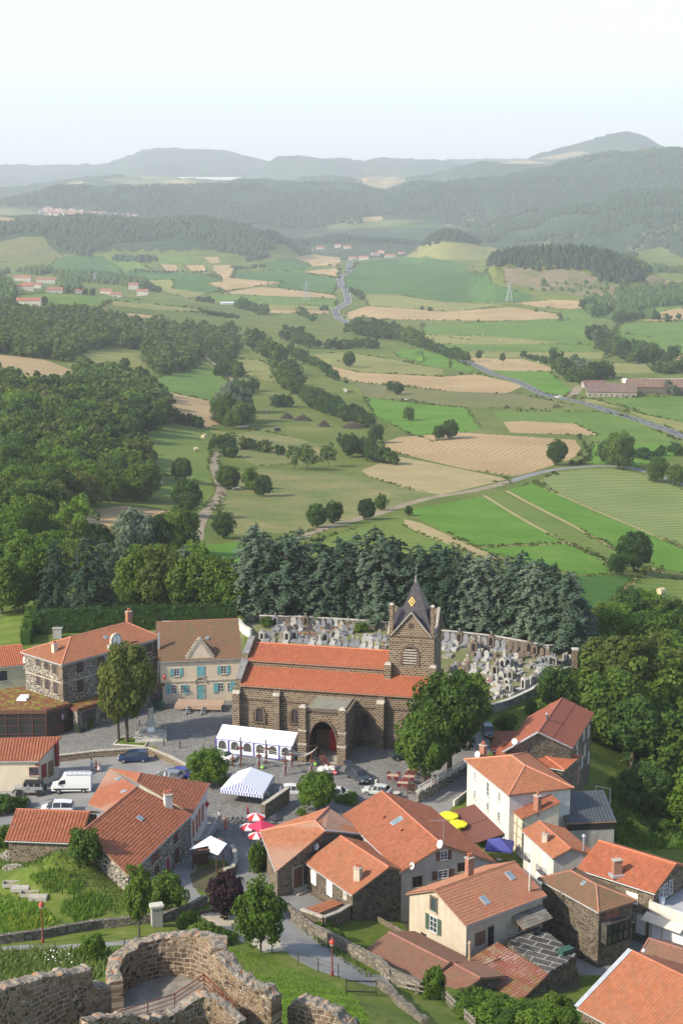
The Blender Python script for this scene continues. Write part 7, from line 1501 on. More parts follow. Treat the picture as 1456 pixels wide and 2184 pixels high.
# ================================================================ CASTLE RUIN in the foreground
def lichen_wall():
 k=NM('castle_masonry',.95,.08);co=k.co('UV')
 nz=k.n('TexNoise',Scale=.9,Detail=2.0);k.l(co,nz.inputs['Vector']);va=k.n('VectorMath',operation='SUBTRACT');k.l(nz.outputs['Color'],va.inputs[0]);va.inputs[1].default_value=(.5,.5,.5);vs=k.n('VectorMath',operation='SCALE');k.l(va.outputs[0],vs.inputs[0]);vs.inputs['Scale'].default_value=.34;vv=k.n('VectorMath',operation='ADD');k.l(co,vv.inputs[0]);k.l(vs.outputs[0],vv.inputs[1])
 b=k.n('TexBrick');k.l(vv.outputs[0],b.inputs['Vector']);b.inputs['Scale'].default_value=1;b.inputs['Mortar Size'].default_value=.035;b.inputs['Mortar Smooth'].default_value=.3;b.inputs['Brick Width'].default_value=.52;b.inputs['Row Height'].default_value=.31;b.offset_frequency=2;b.squash=1.3;b.squash_frequency=3
 b.inputs['Color1'].default_value=(1,1,1,1);b.inputs['Color2'].default_value=(0,0,0,1)
 f=k.noise(co,7,5,.7);big=k.noise(k.co(),.6,5,.7);t=k.mix(.62,b.outputs['Color'],k.mix(.5,f,big))
 c=k.ramp(t,[(.2,(.06,.045,.032)),(.4,(.13,.092,.062)),(.6,(.2,.14,.095)),(.8,(.24,.18,.14))]);v1=k.n('TexVoronoi',Scale=3.3,feature='DISTANCE_TO_EDGE');k.l(vv.outputs[0],v1.inputs['Vector']);v2=k.n('TexVoronoi',Scale=3.3);k.l(vv.outputs[0],v2.inputs['Vector']);sc_=k.n('SeparateColor');k.l(v2.outputs['Color'],sc_.inputs[0]);msk=k.ramp(k.noise(k.co(),.33,1),[(.47,(0,0,0)),(.52,(1,1,1))]);c2_=k.ramp(k.mix(.4,sc_.outputs[0],f),[(.2,(.06,.045,.032)),(.4,(.14,.095,.055)),(.6,(.21,.145,.085)),(.8,(.26,.19,.125))]);c=k.mix(msk,c,c2_);mo=k.mix(msk,b.outputs['Fac'],k.ramp(v1.outputs['Distance'],[(.035,(1,1,1)),(.075,(0,0,0))]));c=k.mix(mo,c,(.38,.31,.24))
 g=k.n('NewGeometry');sx=k.n('SeparateXYZ');k.l(g.outputs['True Normal'],sx.inputs[0]);up=k.ramp(sx.outputs[2],[(.25,(0,0,0)),(.6,(1,1,1))])
 li=k.noise(k.co(),2.6,6,.75);gr=k.ramp(li,[(.3,(.11,.095,.075)),(.48,(.22,.19,.155)),(.57,(.33,.3,.25)),(.6,(.42,.15,.03)),(.66,(.36,.11,.02)),(.69,(.26,.23,.19))]);c=k.mix(up,c,gr)
 sp2=k.ramp(k.noise(k.co(),1.7,7,.8),[(.6,(0,0,0)),(.66,(1,1,1))]);c=k.mix(k.math('MULTIPLY',sp2,.75),c,(.34,.15,.06))
 h=k.math('SUBTRACT',k.mix(.5,f,big),k.math('MULTIPLY',mo,.6));k.bump(h,1.0,.12);return k.out(c)
CM=lichen_wall()
def ruinwall(name,tops,th,zb,parent=None,o=Vector(),jag=.14,cat=None,label=None,row=.17):
 """tops: world points along the top edge. a thick rugged wall down to zb"""
 P_=[tops[0]+(tops[0]-tops[1])*.01]+list(tops)+[tops[-1]];C=[]
 for i in range(1,len(P_)-2):
  n=max(2,int((P_[i+1]-P_[i]).xy.length/.16))
  for j in range(n):
   t=j/n;a,b,c,d=P_[i-1],P_[i],P_[i+1],P_[i+2];C.append(.5*((2*b)+(c-a)*t+(2*a-5*b+4*c-d)*t*t+(3*b-a-3*c+d)*t**3))
 C.append(P_[-1]);n=len(C);N=[]
 for i in range(n):d=(C[min(i+1,n-1)]-C[max(i-1,0)]);d.z=0;d.normalize();N.append(Vector((-d.y,d.x,0)))
 r=random.Random(len(name)*7+n);hs=[];hcur=0
 for i in range(n):
  if i%3==0:hcur=r.uniform(-jag,jag)
  hs.append(hcur)
 rows=max(4,int((max(c.z for c in C)-zb)/row));nt=5;vs=[];uv=[];ring=2*(rows+1)+nt-1;acc=0
 for i in range(n):
  zt=C[i].z+hs[i];
  if i:acc+=(C[i]-C[i-1]).xy.length
  prof=[(th/2,zb+(zt-zb)*k/rows,k) for k in range(rows+1)]+[(th/2-th*k/nt,zt+.05,rows+k) for k in range(1,nt)]+[(-th/2,zt-(zt-zb)*k/rows,k) for k in range(rows+1)]
  for x,z,k in prof:
   p=C[i]+N[i]*x;q=Vector((p.x,p.y,z));dn=noise.noise(q*2.1)*.10+noise.noise(q*5.3)*.05;q=q+N[i]*dn*(1 if x>0 else -1)+Z3*(noise.noise(q*3.1+Vector((5,5,5)))*.12 if abs(x)<th/2 or z>zt-.02 else 0)
   vs.append(q-o);uv.append((acc+(x if abs(x)<th/2 else 0),z))
 fs=[(i*ring+j,(i+1)*ring+j,(i+1)*ring+j+1,i*ring+j+1) for i in range(n-1) for j in range(ring-1)]+[tuple(range(ring))[::-1],tuple((n-1)*ring+j for j in range(ring))]
 me=bpy.data.meshes.new(name);me.from_pydata([tuple(v) for v in vs],[],fs);me.materials.append(CM);ul=me.uv_layers.new(name='UVMap');U=np.array(uv);vi=np.empty(len(me.loops),dtype=np.int64);me.loops.foreach_get('vertex_index',vi);ul.data.foreach_set('uv',U[vi].ravel())
 ob=bpy.data.objects.new(name,me);link(ob,parent);recalc(ob);return ob
o=PY(*c4(1000,1000),94);e=empty('castle_ruin',o,0,'ruined castle wall of lichen spotted blocks with a roofless round turret, in the foreground','ruin')
def T_(q,Y):return PY(q[0],q[1],Y)
ruinwall('wall',[T_(c4(-120,1205),84),T_(c4(0,1175),85),T_(c4(180,1130),86.5),T_(c4(350,1090),88),T_(c4(545,1050),89.6)],.9,28,e,o)
ruinwall('low_wall',[T_(c4(545,1165),89.6),T_(c4(600,1160),90),T_(c4(665,1165),90.5)],.9,28,e,o)
cx0=PY(*c4(1035,1000),94);R0=3.3;pts=[];
for a,yy in ((-205,1140),(-190,1090),(-178,1035),(-160,985),(-140,925),(-118,875),(-95,850),(-70,845),(-48,848),(-30,860),(-12,885),(8,935)):
 t=math.radians(-a);x=cx0.x+R0*math.cos(t);y=94+R0*math.sin(t);pp=Vector((x,y,0));pts.append(Vector((x,y,HZ(pp,c4(0,yy)[1]))))
ruinwall('turret_wall',pts,.9,28,e,o,.12)
ruinwall('right_wall',[T_(c4(1330,1010),93.6),T_(c4(1400,1060),92.8),T_(c5(60,1130),92),T_(c5(130,1225),91),T_(c5(230,1310),90),T_(c5(330,1350),89.2),T_(c5(405,1400),88.6)],1.0,26,e,o,.2)
ruinwall('outer_wall',[T_(c5(500,1450),91),T_(c5(580,1425),90.6),T_(c5(680,1465),90),T_(c5(800,1510),89.4),T_(c5(900,1600),89)],1.1,26,e,o,.15)
ruinwall('near_wall',[T_(c4(520,1375),82),T_(c4(640,1365),83),T_(c4(760,1350),84),T_(c4(900,1370),85.5),T_(c4(1040,1340),87),T_(c4(1160,1275),88),T_(c4(1270,1225),88.5),T_(c4(1400,1290),88),T_(c4(1500,1400),87)],.7,28,e,o,.1)
zf=PY(*c4(1000,1225),94.5).z;m=MB();m.lathe([(R0-.1,-2),(R0-.1,0)],(0,0,0),28);m.v=[(x+cx0.x-o.x,y+94-o.y,z+zf-o.z) for x,y,z in m.v];m.build('floor',flat('worn_concrete_floor',(.2,.185,.16),.95,var=.35,sc=1.2),e)
# rusty handrail with mesh panels and steps
rl=[T_(c4(690,1345),86.5),T_(c4(918,1275),88.5),T_(c4(1085,1222),90),T_(c4(1268,1102),91.5),T_(c4(1380,1210),90.5),T_(c4(1470,1300),89.5)]
er=empty('stair_railing',rl[0],0,'rusty brown railing with mesh panels around the ruined turret','railing');m=MB();g=MB();H_=1.15;o2=rl[0]
for a,b in zip(rl[:-1],rl[1:]):
 for t in (0,.25,.5,.75,1.0):m.bar(a-Z3*H_*t-o2,b-Z3*H_*t-o2,.05 if t==0 else .03,.05 if t==0 else .03)
 L=(b-a).length
 for j in range(int(L/.12)):p=a.lerp(b,j*.12/L)-o2;g.bar(p,p-Z3*H_,.012,.012)
m.build('rails',RUSTR,er,uv=False);g.build('mesh_panel',RUSTR,er,uv=False)
for p in rl:m=MB();m.bar(p-o2,p-Z3*1.4-o2,.06,.06);m.build('post',RUSTR,er,uv=False)
e=empty('metal_stairs',rl[4],0,'rusty metal stairs descending on the right of the ruined turret','stairs')
for i in range(9):m=MB();m.box((.15+i*.27,-.6-i*.16,-1.3-i*.24),(.34,1.2,.06),-.5);m.build('step',RUSTR,e,uv=False)
# ================================================================ CEMETERY
GM={'grey':flat('grey_granite',(.22,.22,.225),.5,var=.15,sc=4),'pale':flat('pale_limestone',(.38,.365,.33),.85,var=.2,sc=2),'dark':flat('dark_granite',(.07,.065,.065),.3,var=.2),'brown':flat('brown_basalt_tomb',(.15,.115,.085),.9,var=.3,sc=2),'stone':flat('weathered_tombstone',(.23,.205,.165),.9,var=.3,sc=2)}
FLW=[flat('flowers_%s'%n,c,.8) for n,c in (('red',(.5,.04,.05)),('pink',(.6,.2,.3)),('white',(.75,.75,.7)),('yellow',(.6,.45,.06)),('purple',(.25,.1,.35)))]
def tomb(kind,mat,fl=True):
 e=bpy.data.objects.new('tomb',None);COL.objects.link(e);e.empty_display_size=.4;M_=GM[mat];m=MB();m.box((0,-.2,.12),(1.25,2.3,.3));m.box((0,-.2,.34),(1.02,2.0,.18));m.build('slab',M_,e,uv=False)
 def st(nm,f):m=MB();f(m);return m.build(nm,M_,e,uv=False)
 if kind=='cross':st('headstone',lambda m:(m.box((0,.95,.65),(.9,.35,1.1)),m.box((0,.95,1.25),(.6,.3,.2),0)));m=MB();m.box((0,.95,1.75),(.16,.14,.9));m.box((0,.95,1.9),(.56,.13,.16));m.build('cross',GM['pale'],e,uv=False)
 if kind=='stele':
  def f(m):m.box((0,.95,.8),(1.0,.25,1.35));m.rod((0,.83,1.45),(0,1.07,1.45),.42,n=16,smooth=False)
  st('headstone',f)
 if kind=='modern':st('headstone',lambda m:m.box((.0,.95,.65),(1.15,.18,.85),taper=.92));m=MB();m.box((.2,.83,.75),(.4,.05,.35));m.build('plaque',GM['dark'],e,uv=False)
 if kind=='chapel':
  def f(m):m.box((0,.9,1.0),(1.2,.7,2.0));m.add([(-.7,.5,2.0),(.7,.5,2.0),(0,.5,2.55),(-.7,1.3,2.0),(.7,1.3,2.0),(0,1.3,2.55)],[(0,1,2),(5,4,3),(0,3,4,1),(1,4,5,2),(2,5,3,0)])
  st('shrine',f);m=MB();m.box((0,.54,1.0),(.6,.06,1.2));m.rod((0,.5,1.6),(0,.57,1.6),.3,n=12,smooth=False);m.build('niche',DARK,e,uv=False);m=MB();m.box((0,.9,2.8),(.1,.1,.5));m.box((0,.9,2.88),(.34,.1,.1));m.build('cross',GM['pale'],e,uv=False)
 if kind=='pillar':st('pillar',lambda m:(m.box((0,.8,.9),(.6,.6,1.5),taper=.8),m.box((0,.8,1.75),(.62,.62,.2)),m.box((0,.8,2.05),(.3,.3,.5),taper=.4)))
 if fl:
  for i in range(random.choice((1,1,2))):m=MB();m.lathe([(.08,0),(.12,.22)],(-.3+.6*i,.45-.3*i,.43),7);p=m.build('flower_pot',CAPM['orange'],e,uv=False);m=MB();m.lathe([(.05,.2),(.2,.3),(.16,.45),(.04,.5)],(-.3+.6*i,.45-.3*i,.43),7);m.build('flowers',random.choice(FLW),p,uv=False)
 e['category']='tomb';return e
KD={}
SEEN=set()
WORD={'cross':'tomb with cross','stele':'round headed tomb','modern':'slab headed tomb','chapel':'shrine tomb','pillar':'pillar tomb','plain':'flat slab tomb'}
def put(kind,mat,q,rz,zone,s=1.0,sz=1.0):
 k=(kind,mat,random.randrange(2));p=G(*q);lab='%s %s, %s'%(mat if mat!='stone' else 'weathered',WORD[kind],zone)
 if k not in KD:KD[k]=tomb(kind,mat,kind in ('modern','cross') and k[2]==0 and random.random()<.6);o=KD[k];o.location=p;o.rotation_euler=(0,0,rz);o['label']=lab;o['group']='%s tombs %s'%(kind,zone);o.scale=(s*.8,s*.8,s*sz*.66)
 else:o=copy_tree(KD[k],loc=p,rz=rz,label=lab,group='%s tombs %s'%(kind,zone));o.scale=(s*.8,s*.8,s*sz*.66)
def rowof(pts,n,kinds,mats,rz,zone,s=1.0,jit=2,sz=1.0):
 L=[math.hypot(b[0]-a[0],b[1]-a[1]) for a,b in zip(pts[:-1],pts[1:])];T0=sum(L)
 for i in range(n):
  d=T0*(i+.5)/n;k=0
  while k<len(L)-1 and d>L[k]:d-=L[k];k+=1
  t=d/L[k];x=pts[k][0]+(pts[k+1][0]-pts[k][0])*t;y=pts[k][1]+(pts[k+1][1]-pts[k][1])*t
  put(random.choice(kinds),random.choice(mats),(x+random.uniform(-jit,jit),y+random.uniform(-jit,jit)),rz+random.uniform(-.06,.06),zone,s*random.uniform(.9,1.12),sz)
rowof([c2(375,398),c2(640,400),c2(940,420)],15,['cross','stele','cross','modern','chapel'],['pale','grey','brown','grey'],-.1,'in the back row left of the church tower',1.15,1,1.15)
rowof([c2(400,425),c2(640,425),c2(880,440)],14,['modern','stele','cross','plain'],['grey','grey','pale','dark'],-.1,'in the second row left of the church tower',1.1)
rowof([c2(430,460),c2(640,455),c2(830,460)],11,['modern','modern','plain','stele'],['grey','pale','brown'],-.1,'in the third row left of the church tower',1.1)
rowof([c2(290,490),c2(520,490),c2(800,510),c2(1090,535)],20,['chapel','cross','stele','modern','pillar'],['grey','pale','stone','brown'],-.1,'in the row just behind the nave roof',1.1)
rowof([c2(950,475),c2(1090,480)],5,['modern','plain','cross'],['grey','pale'],-.1,'just left of the church tower',1.1)
rowof([c3(75,230),c3(300,258),c3(520,290),c3(710,330)],18,['stele','stele','cross','chapel'],['brown','stone','brown','grey'],-.35,'in the straight back row right of the tower',1.15,.6,1.15)
rowof([c3(75,265),c3(190,280)],4,['modern','stele'],['grey','pale'],-.3,'beside the tower in the second row',1.1)
rowof([c3(290,325),c3(420,330),c3(560,335)],11,['stele','modern','pillar','cross'],['pale','grey','brown'],-.35,'in the second row right of the tower',1.1)
rowof([c3(120,320),c3(160,310)],3,['plain','chapel'],['stone'],-.3,'on the grass close to the tower',1.2)
rowof([c3(130,430),c3(200,400),c3(300,410)],8,['pillar','cross','modern','stele'],['brown','pale','grey'],-.35,'behind the chestnut crown right of the tower',1.1)
for i,(a,b) in enumerate((((350,400),(520,380)),((370,430),(540,410)),((360,465),(530,440)),((400,500),(470,495)),((370,545),(520,520)))):rowof([c3(*a),c3(*b)],(9,9,8,5,7)[i],['pillar','cross','stele','chapel','modern'],['pale','stone','grey'],-.5,'in the crowded %s file of the right plot'%('first','second','third','fourth','nearest')[i],1.05)
rowof([c3(590,370),c3(680,365),c3(760,380)],8,['modern','stele','modern','chapel'],['grey','grey','stone'],-.5,'near the right corner of the cemetery',1.2)
rowof([c3(540,510),c3(600,480),c3(650,440),c3(690,410)],12,['chapel','chapel','pillar'],['stone','pale'],-1.0,'in the line of shrines along the right hand wall',1.1,.5,1.25)
rowof([c3(775,340),c3(840,350)],7,['cross','stele','pillar'],['pale','stone'],-.6,'in the far right corner by the gate pillar',1.0)
rowof([c3(270,300),c3(330,290)],3,['chapel','stele'],['brown','pale'],-.3,'standing alone on the grass right of the tower',1.3)
m=MB();m.box((0,0,1.8),(.9,.9,4.4));m.box((0,0,4.1),(1.1,1.1,.25),mi=1);tag(m.build('gate_pillar',[WM['church'],PALE],loc=G(*c3(848,400))),'square stone gate pillar at the right corner of the cemetery','pillar')
for p_,l in ((c2(930,430),'small clipped shrub among the tombs left of the tower'),(c2(350,400),'shrub by the left corner of the cemetery')):plant('bush','green',G(*p_),1.8,l)
rowof([c2(300,455),c2(400,445),c2(600,480),c2(850,490)],9,['plain','modern','stele'],['grey','brown','stone'],-.1,'in the mixed fourth row left of the tower',1.0,3)
rowof([c3(170,360),c3(330,370),c3(560,365)],9,['plain','modern','cross'],['grey','stone','brown'],-.4,'in the middle lawn of the right plot',1.0,3)
# ================================================================ MARQUEES, PARASOLS, STREET FURNITURE
WHT=flat('marquee_white',(.72,.73,.75),.7,var=.03);BLU=flat('marquee_blue',(.05,.05,.3),.6)
def marquee():
 A=P(*c2(32,1090),2.2);B=P(*c2(502,1143),2.2);u,n=inn(A,B);L=(B-A).length;W=5.0;o=A+u*L/2+n*W/2;o.z=0;e=House('marquee','long white party tent with arched windows and blue seams in front of the church','tent',at=tuple(o));zr=3.5
 def at(x,y,z):q=A+u*x+n*y;return Vector((q.x,q.y,z))
 m=MB();N=20;V=[]
 for i in range(N+1):
  for y,z in ((-.12,2.15),(W/2,zr),(W+.12,2.15)):V.append(at(L*i/N,y,z-(.05 if i%4 else 0)*(y!=W/2)))
 m.add(V,[(3*i,3*i+3,3*i+4,3*i+1) for i in range(N)]+[(3*i+1,3*i+4,3*i+5,3*i+2) for i in range(N)]);m.add([at(0,0,2.2),at(0,W/2,zr),at(0,W,2.2)],[(0,1,2)]);m.add([at(L,0,2.2),at(L,W/2,zr),at(L,W,2.2)],[(0,1,2)]);e.add('canopy',m,WHT)
 for k,(a,b) in enumerate(((at(0,0,0),at(L,0,0)),(at(L,0,0),at(L,W,0)),(at(0,W,0),at(0,0,0)))):
  m=MB();m.bar(a+Z3*1.08,b+Z3*1.08,.04,2.16);e.add('side_wall',m,WHT);pl=plane_of(a,b,o,-.03);Lb=(b-a).dot(pl[2]);nb=6 if k==0 else 3;sg=1 if Lb>0 else -1
  for i in range(nb+1):m=MB();e.wbox(m,pl,Lb*i/nb,1.1,.16,2.2,.0,.08);e.add('corner_seam',m,BLU)
  for i in range(nb):
   cx=Lb*(i+.5)/nb;w_=abs(Lb)/nb*.62;pb=pl[0]+pl[2]*cx;pb.z=.75;q=PX(pb);e.arch(pl,q,w_,1.25,gl=flat('clear_pvc',(.06,.07,.08),.2),ring=WHT,rw=.07,proud=.05)
  m=MB();e.wbox(m,pl,Lb/2,2.14,abs(Lb),.1,.0,.07);e.wbox(m,pl,Lb/2,.08,abs(Lb),.1,.0,.06);e.add('seam',m,BLU)
marquee()
STR=NM('blue_white_stripes',.8,.2);sx=STR.n('SeparateXYZ');STR.l(STR.co('UV'),sx.inputs[0]);STR.out(STR.ramp(STR.math('FRACT',STR.math('MULTIPLY',sx.outputs[0],2.6)),[(.48,(.74,.74,.75)),(.52,(.06,.08,.3))]));STP=NM('pale_striped_canvas',.8,.2);sx=STP.n('SeparateXYZ');STP.l(STP.co('UV'),sx.inputs[0]);STP.out(STP.ramp(STP.math('FRACT',STP.math('MULTIPLY',sx.outputs[0],2.6)),[(.48,(.68,.69,.72)),(.52,(.6,.63,.7))]))
a,b,c,d=P(*c2(55,1408),2.0),P(*c2(322,1442),2.0),P(*c2(390,1322),2.0),P(*c2(150,1300),2.0);r1=P(*c2(192,1362),3.1);r2=P(*c2(250,1270),3.1);cen=gl(a,b,c,d);e=House('striped_tent','low gable tent with blue and white striped valance on the cobbles','tent',at=(cen.x,cen.y,0));m=MB();m.add([a,r1,r2,d],[(0,1,2,3)]);m.add([b,c,r2,r1],[(0,1,2,3)]);e.add('canopy',m,STP.m);m=MB();m.add([a,b,r1],[(0,1,2)])
for p,q in ((a,b),(b,c),(d,a),(c,d)):m.add([p,q,q-Z3*.5,p-Z3*.5],[(0,1,2,3)])
m.add([d,c,r2],[(0,1,2)]);e.add('valance',m,STR.m)
for p in (a,b,c,d):m=MB();m.rod((p.x,p.y,0),(p.x,p.y,2),.04);e.add('pole',m,STEEL)
# sail over the kiosk
pt=[P(*c4(1170,327),4.2),P(*c4(1255,318),3.6),P(*c4(1355,360),4.0),P(*c4(1410,288),4.4),P(*c4(1308,240),5.0)];cen=gl(*pt);gz=hz(cen.x,cen.y);e=House('kiosk','wooden kiosk under a white canvas sail beside the curved path','kiosk',at=(cen.x,cen.y,gz));m=MB();ctr=P(*c4(1300,300),4.5);m.add(pt+[ctr],[(i,(i+1)%5,5) for i in range(5)]);m.add([p-Z3*.04 for p in pt+[ctr]],[(i,5,(i+1)%5) for i in range(5)]);e.add('sail',m,WHT)
for p in (pt[0],pt[2],pt[3],pt[4]):m=MB();q=p.lerp(cen,.2);m.rod((q.x,q.y,gz),(q.x,q.y,p.z-.1),.07);e.add('post',m,BROWNW)
m=MB();q=P(*c4(1245,385),gz+.5);m.box((q.x,q.y+.4,gz+.6),(1.9,1.2,1.2),.1);m.box((q.x,q.y+.4,gz+1.22),(2.1,1.4,.08),.1);e.add('counter',m,BROWNW);m=MB();m.box((cen.x,cen.y+1,gz+2.6),(3.4,3.0,.12),.3);e.add('roof_deck',m,BROWNW)
# stage with scaffold rails
a,b=P(*c1(1085,690),0),P(*c1(1375,700),0);u,n=inn(a,b);L=(b-a).length;e=House('stage','scaffold stage with wooden deck in front of the presbytery','stage',at=(a.x+L/2,a.y+1.5,0));m=MB();ang=math.atan2(u.y,u.x)
def at(x,y,z):q=a+u*x+n*y;return Vector((q.x,q.y,z))
m.box(at(L/2,1.6,.95),(L,3.2,.1),ang);m.box(at(L/2,0,.75),(L,.06,.6),ang);e.add('deck',m,flat('stage_board',(.36,.25,.18),.8));m=MB()
for i in range(6):
 for y in (0,3.2):m.bar(at(L*i/5,y,0),at(L*i/5,y,.9+(1.1 if y else 0)),.05,.05)
 if i<5:m.bar(at(L*i/5,0,0),at(L*(i+1)/5,0,.9),.03,.03);m.bar(at(L*i/5,3.2,1.0),at(L*(i+1)/5,3.2,2.0),.03,.03);m.bar(at(L*i/5,3.2,2.0),at(L*(i+1)/5,3.2,1.0),.03,.03)
m.bar(at(0,3.2,2.0),at(L,3.2,2.0),.04,.04);m.bar(at(0,0,.1),at(L,0,.1),.03,.03);e.add('scaffold_frame',m,STEEL)
for x in (L*.3,L*.62):m=MB();m.bar(at(x,0,.9),at(x-.1,-1.6,0),.08,.3);[m.box(at(x,-.35*j,.8-.2*j),(.8,.3,.04),ang) for j in range(4)];e.add('steps',m,STEEL)
# war memorial
p=G(*c1(940,850));e=empty('war_memorial',p,.1,'pale stone war memorial with a tapering column and stepped base on the square','memorial');m=MB()
for i,(w_,h_) in enumerate(((4.6,.25),(3.8,.25),(2.6,.3))):m.box((0,0,.12+i*.26),(w_,w_,h_))
m.build('steps',PALE,e);m=MB();m.box((0,0,1.35),(1.3,1.3,1.2),taper=.9);m.box((0,0,2.0),(1.5,1.5,.18));m.build('pedestal',flat('memorial_stone',(.42,.4,.35),.85,var=.2),e);m=MB();m.lathe([(.52,2.05),(.5,2.4),(.36,4.3),(.5,4.4),(.45,4.55),(.15,4.7)],(0,0,0),12);m.build('column',flat('memorial_stone',(.42,.4,.35)),e);m=MB();m.lathe([(.3,4.65),(.22,4.9),(.3,5.1),(.1,5.3)],(0,0,0),8);m.box((.3,0,4.95),(.6,.12,.12));m.build('bronze_top',flat('bronze',(.09,.08,.06),.5,.6),e)
m=MB();m.box((0,-.68,1.4),(.9,.05,.7));m.build('inscription_plate',WHITEP,e);m=MB()
for sx in (-1,1):
 for sy in (-1,1):m.bar((sx*2.1,sy*2.1,0),(sx*2.1,sy*2.1,1.3),.14,.14)
for s_ in (-1,1):m.bar((-2.1,s_*2.1,1.25),(2.1,s_*2.1,1.25),.07,.07);m.bar((s_*2.1,-2.1,1.25),(s_*2.1,2.1,1.25),.07,.07)
m.build('enclosure_rail',flat('pale_bronze',(.35,.3,.22)),e)
q=[G(*c1(*x)) for x in ((705,898),(765,850),(925,868),(900,912))];o=q[0];m=MB();[m.bar(q[i]-o+Z3*.08,q[(i+1)%4]-o+Z3*.08,.15,.22) for i in range(4)];e=empty('tree_bed',o,0,'kerbed planting bed around the double tree','planting bed');m.build('kerb',PALE,e);m=MB();m.add([x-o+Z3*.05 for x in q],[(0,1,2,3)]);m.build('soil',T['lawn'],e)
# tall poles of the rope course and its nets
RP_=flat('red_brown_post',(.14,.045,.03),.7);pts=[(185,1270,1080),(298,1280,1150),(342,1250,1100),(462,1320,1175),(503,1270,1140),(625,1310,1180),(663,1215,1130),(135,1265,1190)];W_=[]
for i,(x,y0,y1) in enumerate(pts):p=G(*c2(x,y0));H=HZ(p,c2(0,y1)[1])-p.z;W_.append((p,H))
o=W_[0][0];e=empty('rope_course',o,0,'rope course of red brown poles, ropes and a hanging net before the white marquee','rope course')
for p,H in W_:m=MB();m.rod(p-o,p-o+Z3*H,.1,.09,n=8);m.box(p-o+Z3*H*.62,(.8,.8,.08));m.box(p-o+Z3*H*.3,(.3,.3,.5));m.build('pole',RP_,e,uv=False)
m=MB();
for i,j in ((0,2),(2,4),(0,1),(1,3),(3,5),(4,6),(5,6),(7,0),(1,2),(3,4)):
 for t in (.5,.95):m.rod(W_[i][0]-o+Z3*W_[i][1]*t,W_[j][0]-o+Z3*W_[j][1]*t,.025,n=4)
m.build('ropes',flat('pale_rope',(.5,.48,.42)),e,uv=False);m=MB();a,b,c,d=[W_[k][0]-o+Z3*W_[k][1]*.9 for k in (4,6,5,3)];n0=8;V=[a.lerp(b,i/n0).lerp(d.lerp(c,i/n0),j/4)-Z3*.9*math.sin(math.pi*i/n0) for j in range(5) for i in range(n0+1)];m.add(V[:27],[(j*9+i,j*9+i+1,j*9+10+i,j*9+9+i) for j in range(2) for i in range(n0)]);m.build('net',flat('grey_net',(.33,.3,.26)),e,uv=False)
m=MB()
for k in range(8):
 p=W_[k][0]-o
 for a_ in (0,2.1,4.2):m.rod(p+Vector((math.cos(a_)*1.3,math.sin(a_)*1.3,.05)),p+Z3*1.6,.03,n=4)
 m.bar(p+Vector((-1.3,.6,.05)),p+Vector((1.3,.6,.05)),.06,.06)
m.build('stays',STEEL,e,uv=False)
p=G(*c2(745,1305));e=empty('wooden_ramp',p,0,'dark red wooden climbing ramp leaning beside the rope course','ramp');m=MB();m.bar((.3,-.5,.1),(-1.4,1.3,2.1),1.0,.08);m.build('board',RP_,e,uv=False);m=MB();m.bar((-1.4,1.3,0),(-1.4,1.3,2.1),.1,.1);m.build('post',RP_,e,uv=False)
p=G(*c2(712,1318));e=empty('equipment_trailer',p,.2,'small trailer heaped with white sacks and ropes beside the porch','trailer');m=MB();m.box((0,0,.6),(2.4,1.5,.2));m.build('bed',STEEL,e,uv=False);m=MB()
for i in range(9):m.box((random.uniform(-.9,.9),random.uniform(-.5,.5),.85+random.random()*.3),(.7,.5,.35),random.random()*3,taper=.7)
m.build('sacks',flat('white_sack',(.6,.58,.54)),e,uv=False)
for s_ in (-1,1):m=MB();m.rod((0,s_*.7,.3),(0,s_*.85,.3),.3,n=12);m.build('wheel',DARK,e,uv=False)
for i,q in enumerate((c2(320,1282),c2(648,1262))):m=MB();m.lathe([(.05,0),(.25,.1),(.28,.3),(.2,.45),(.05,.5)],(0,0,0),8);tag(m.build('green_bag',flat('lime_green',(.3,.6,.08)),loc=G(*q)),'lime green bag on the cobbles %s'%('left by the front poles' if i==0 else 'right by the hanging net'),'bag')
# parasols
def parasol(name,p,H,r,n,mats,label,group=None,square=False,closed=False,skirt=.18):
 e=empty(name,p,random.uniform(0,.6),label,'parasol',group);m=MB();m.rod((0,0,0),(0,0,H+.1),.03);m.box((0,0,.06),(.6,.6,.12));m.build('pole',STEEL,e,uv=False)
 if closed:m=MB();m.lathe([(.05,H*.4),(.16,H*.55),(.12,H*.85),(.03,H)],(0,0,0),8);m.build('canopy',mats[0],e,uv=False);return e
 m=MB()
 for i in range(n):
  a0,a1=2*math.pi*i/n,2*math.pi*(i+1)/n;p0=(r*math.cos(a0),r*math.sin(a0),H-r*.42);p1=(r*math.cos(a1),r*math.sin(a1),H-r*.42);m.add([p0,p1,(0,0,H)],[(0,1,2)],i%len(mats));m.add([p0,p1,(p1[0],p1[1],p1[2]-skirt),(p0[0],p0[1],p0[2]-skirt)],[(3,2,1,0)],i%len(mats))
 m.build('canopy',mats,e,uv=False);m=MB()
 for i in range(n):a0=2*math.pi*i/n;m.bar((0,0,H-.08),(r*.95*math.cos(a0),r*.95*math.sin(a0),H-r*.41-.04),.03,.02)
 m.build('ribs',STEEL,e,uv=False);return e
PK=flat('pink_canvas',(.55,.03,.09),.7,var=.06);RD=flat('red_canvas',(.6,.03,.03),.7,var=.05);WC=flat('white_canvas',(.75,.72,.72),.7,var=.03);YL=flat('yellow_canvas',(.75,.72,.02),.7,var=.05);NB=flat('navy_canvas',(.06,.06,.25),.7,var=.08)
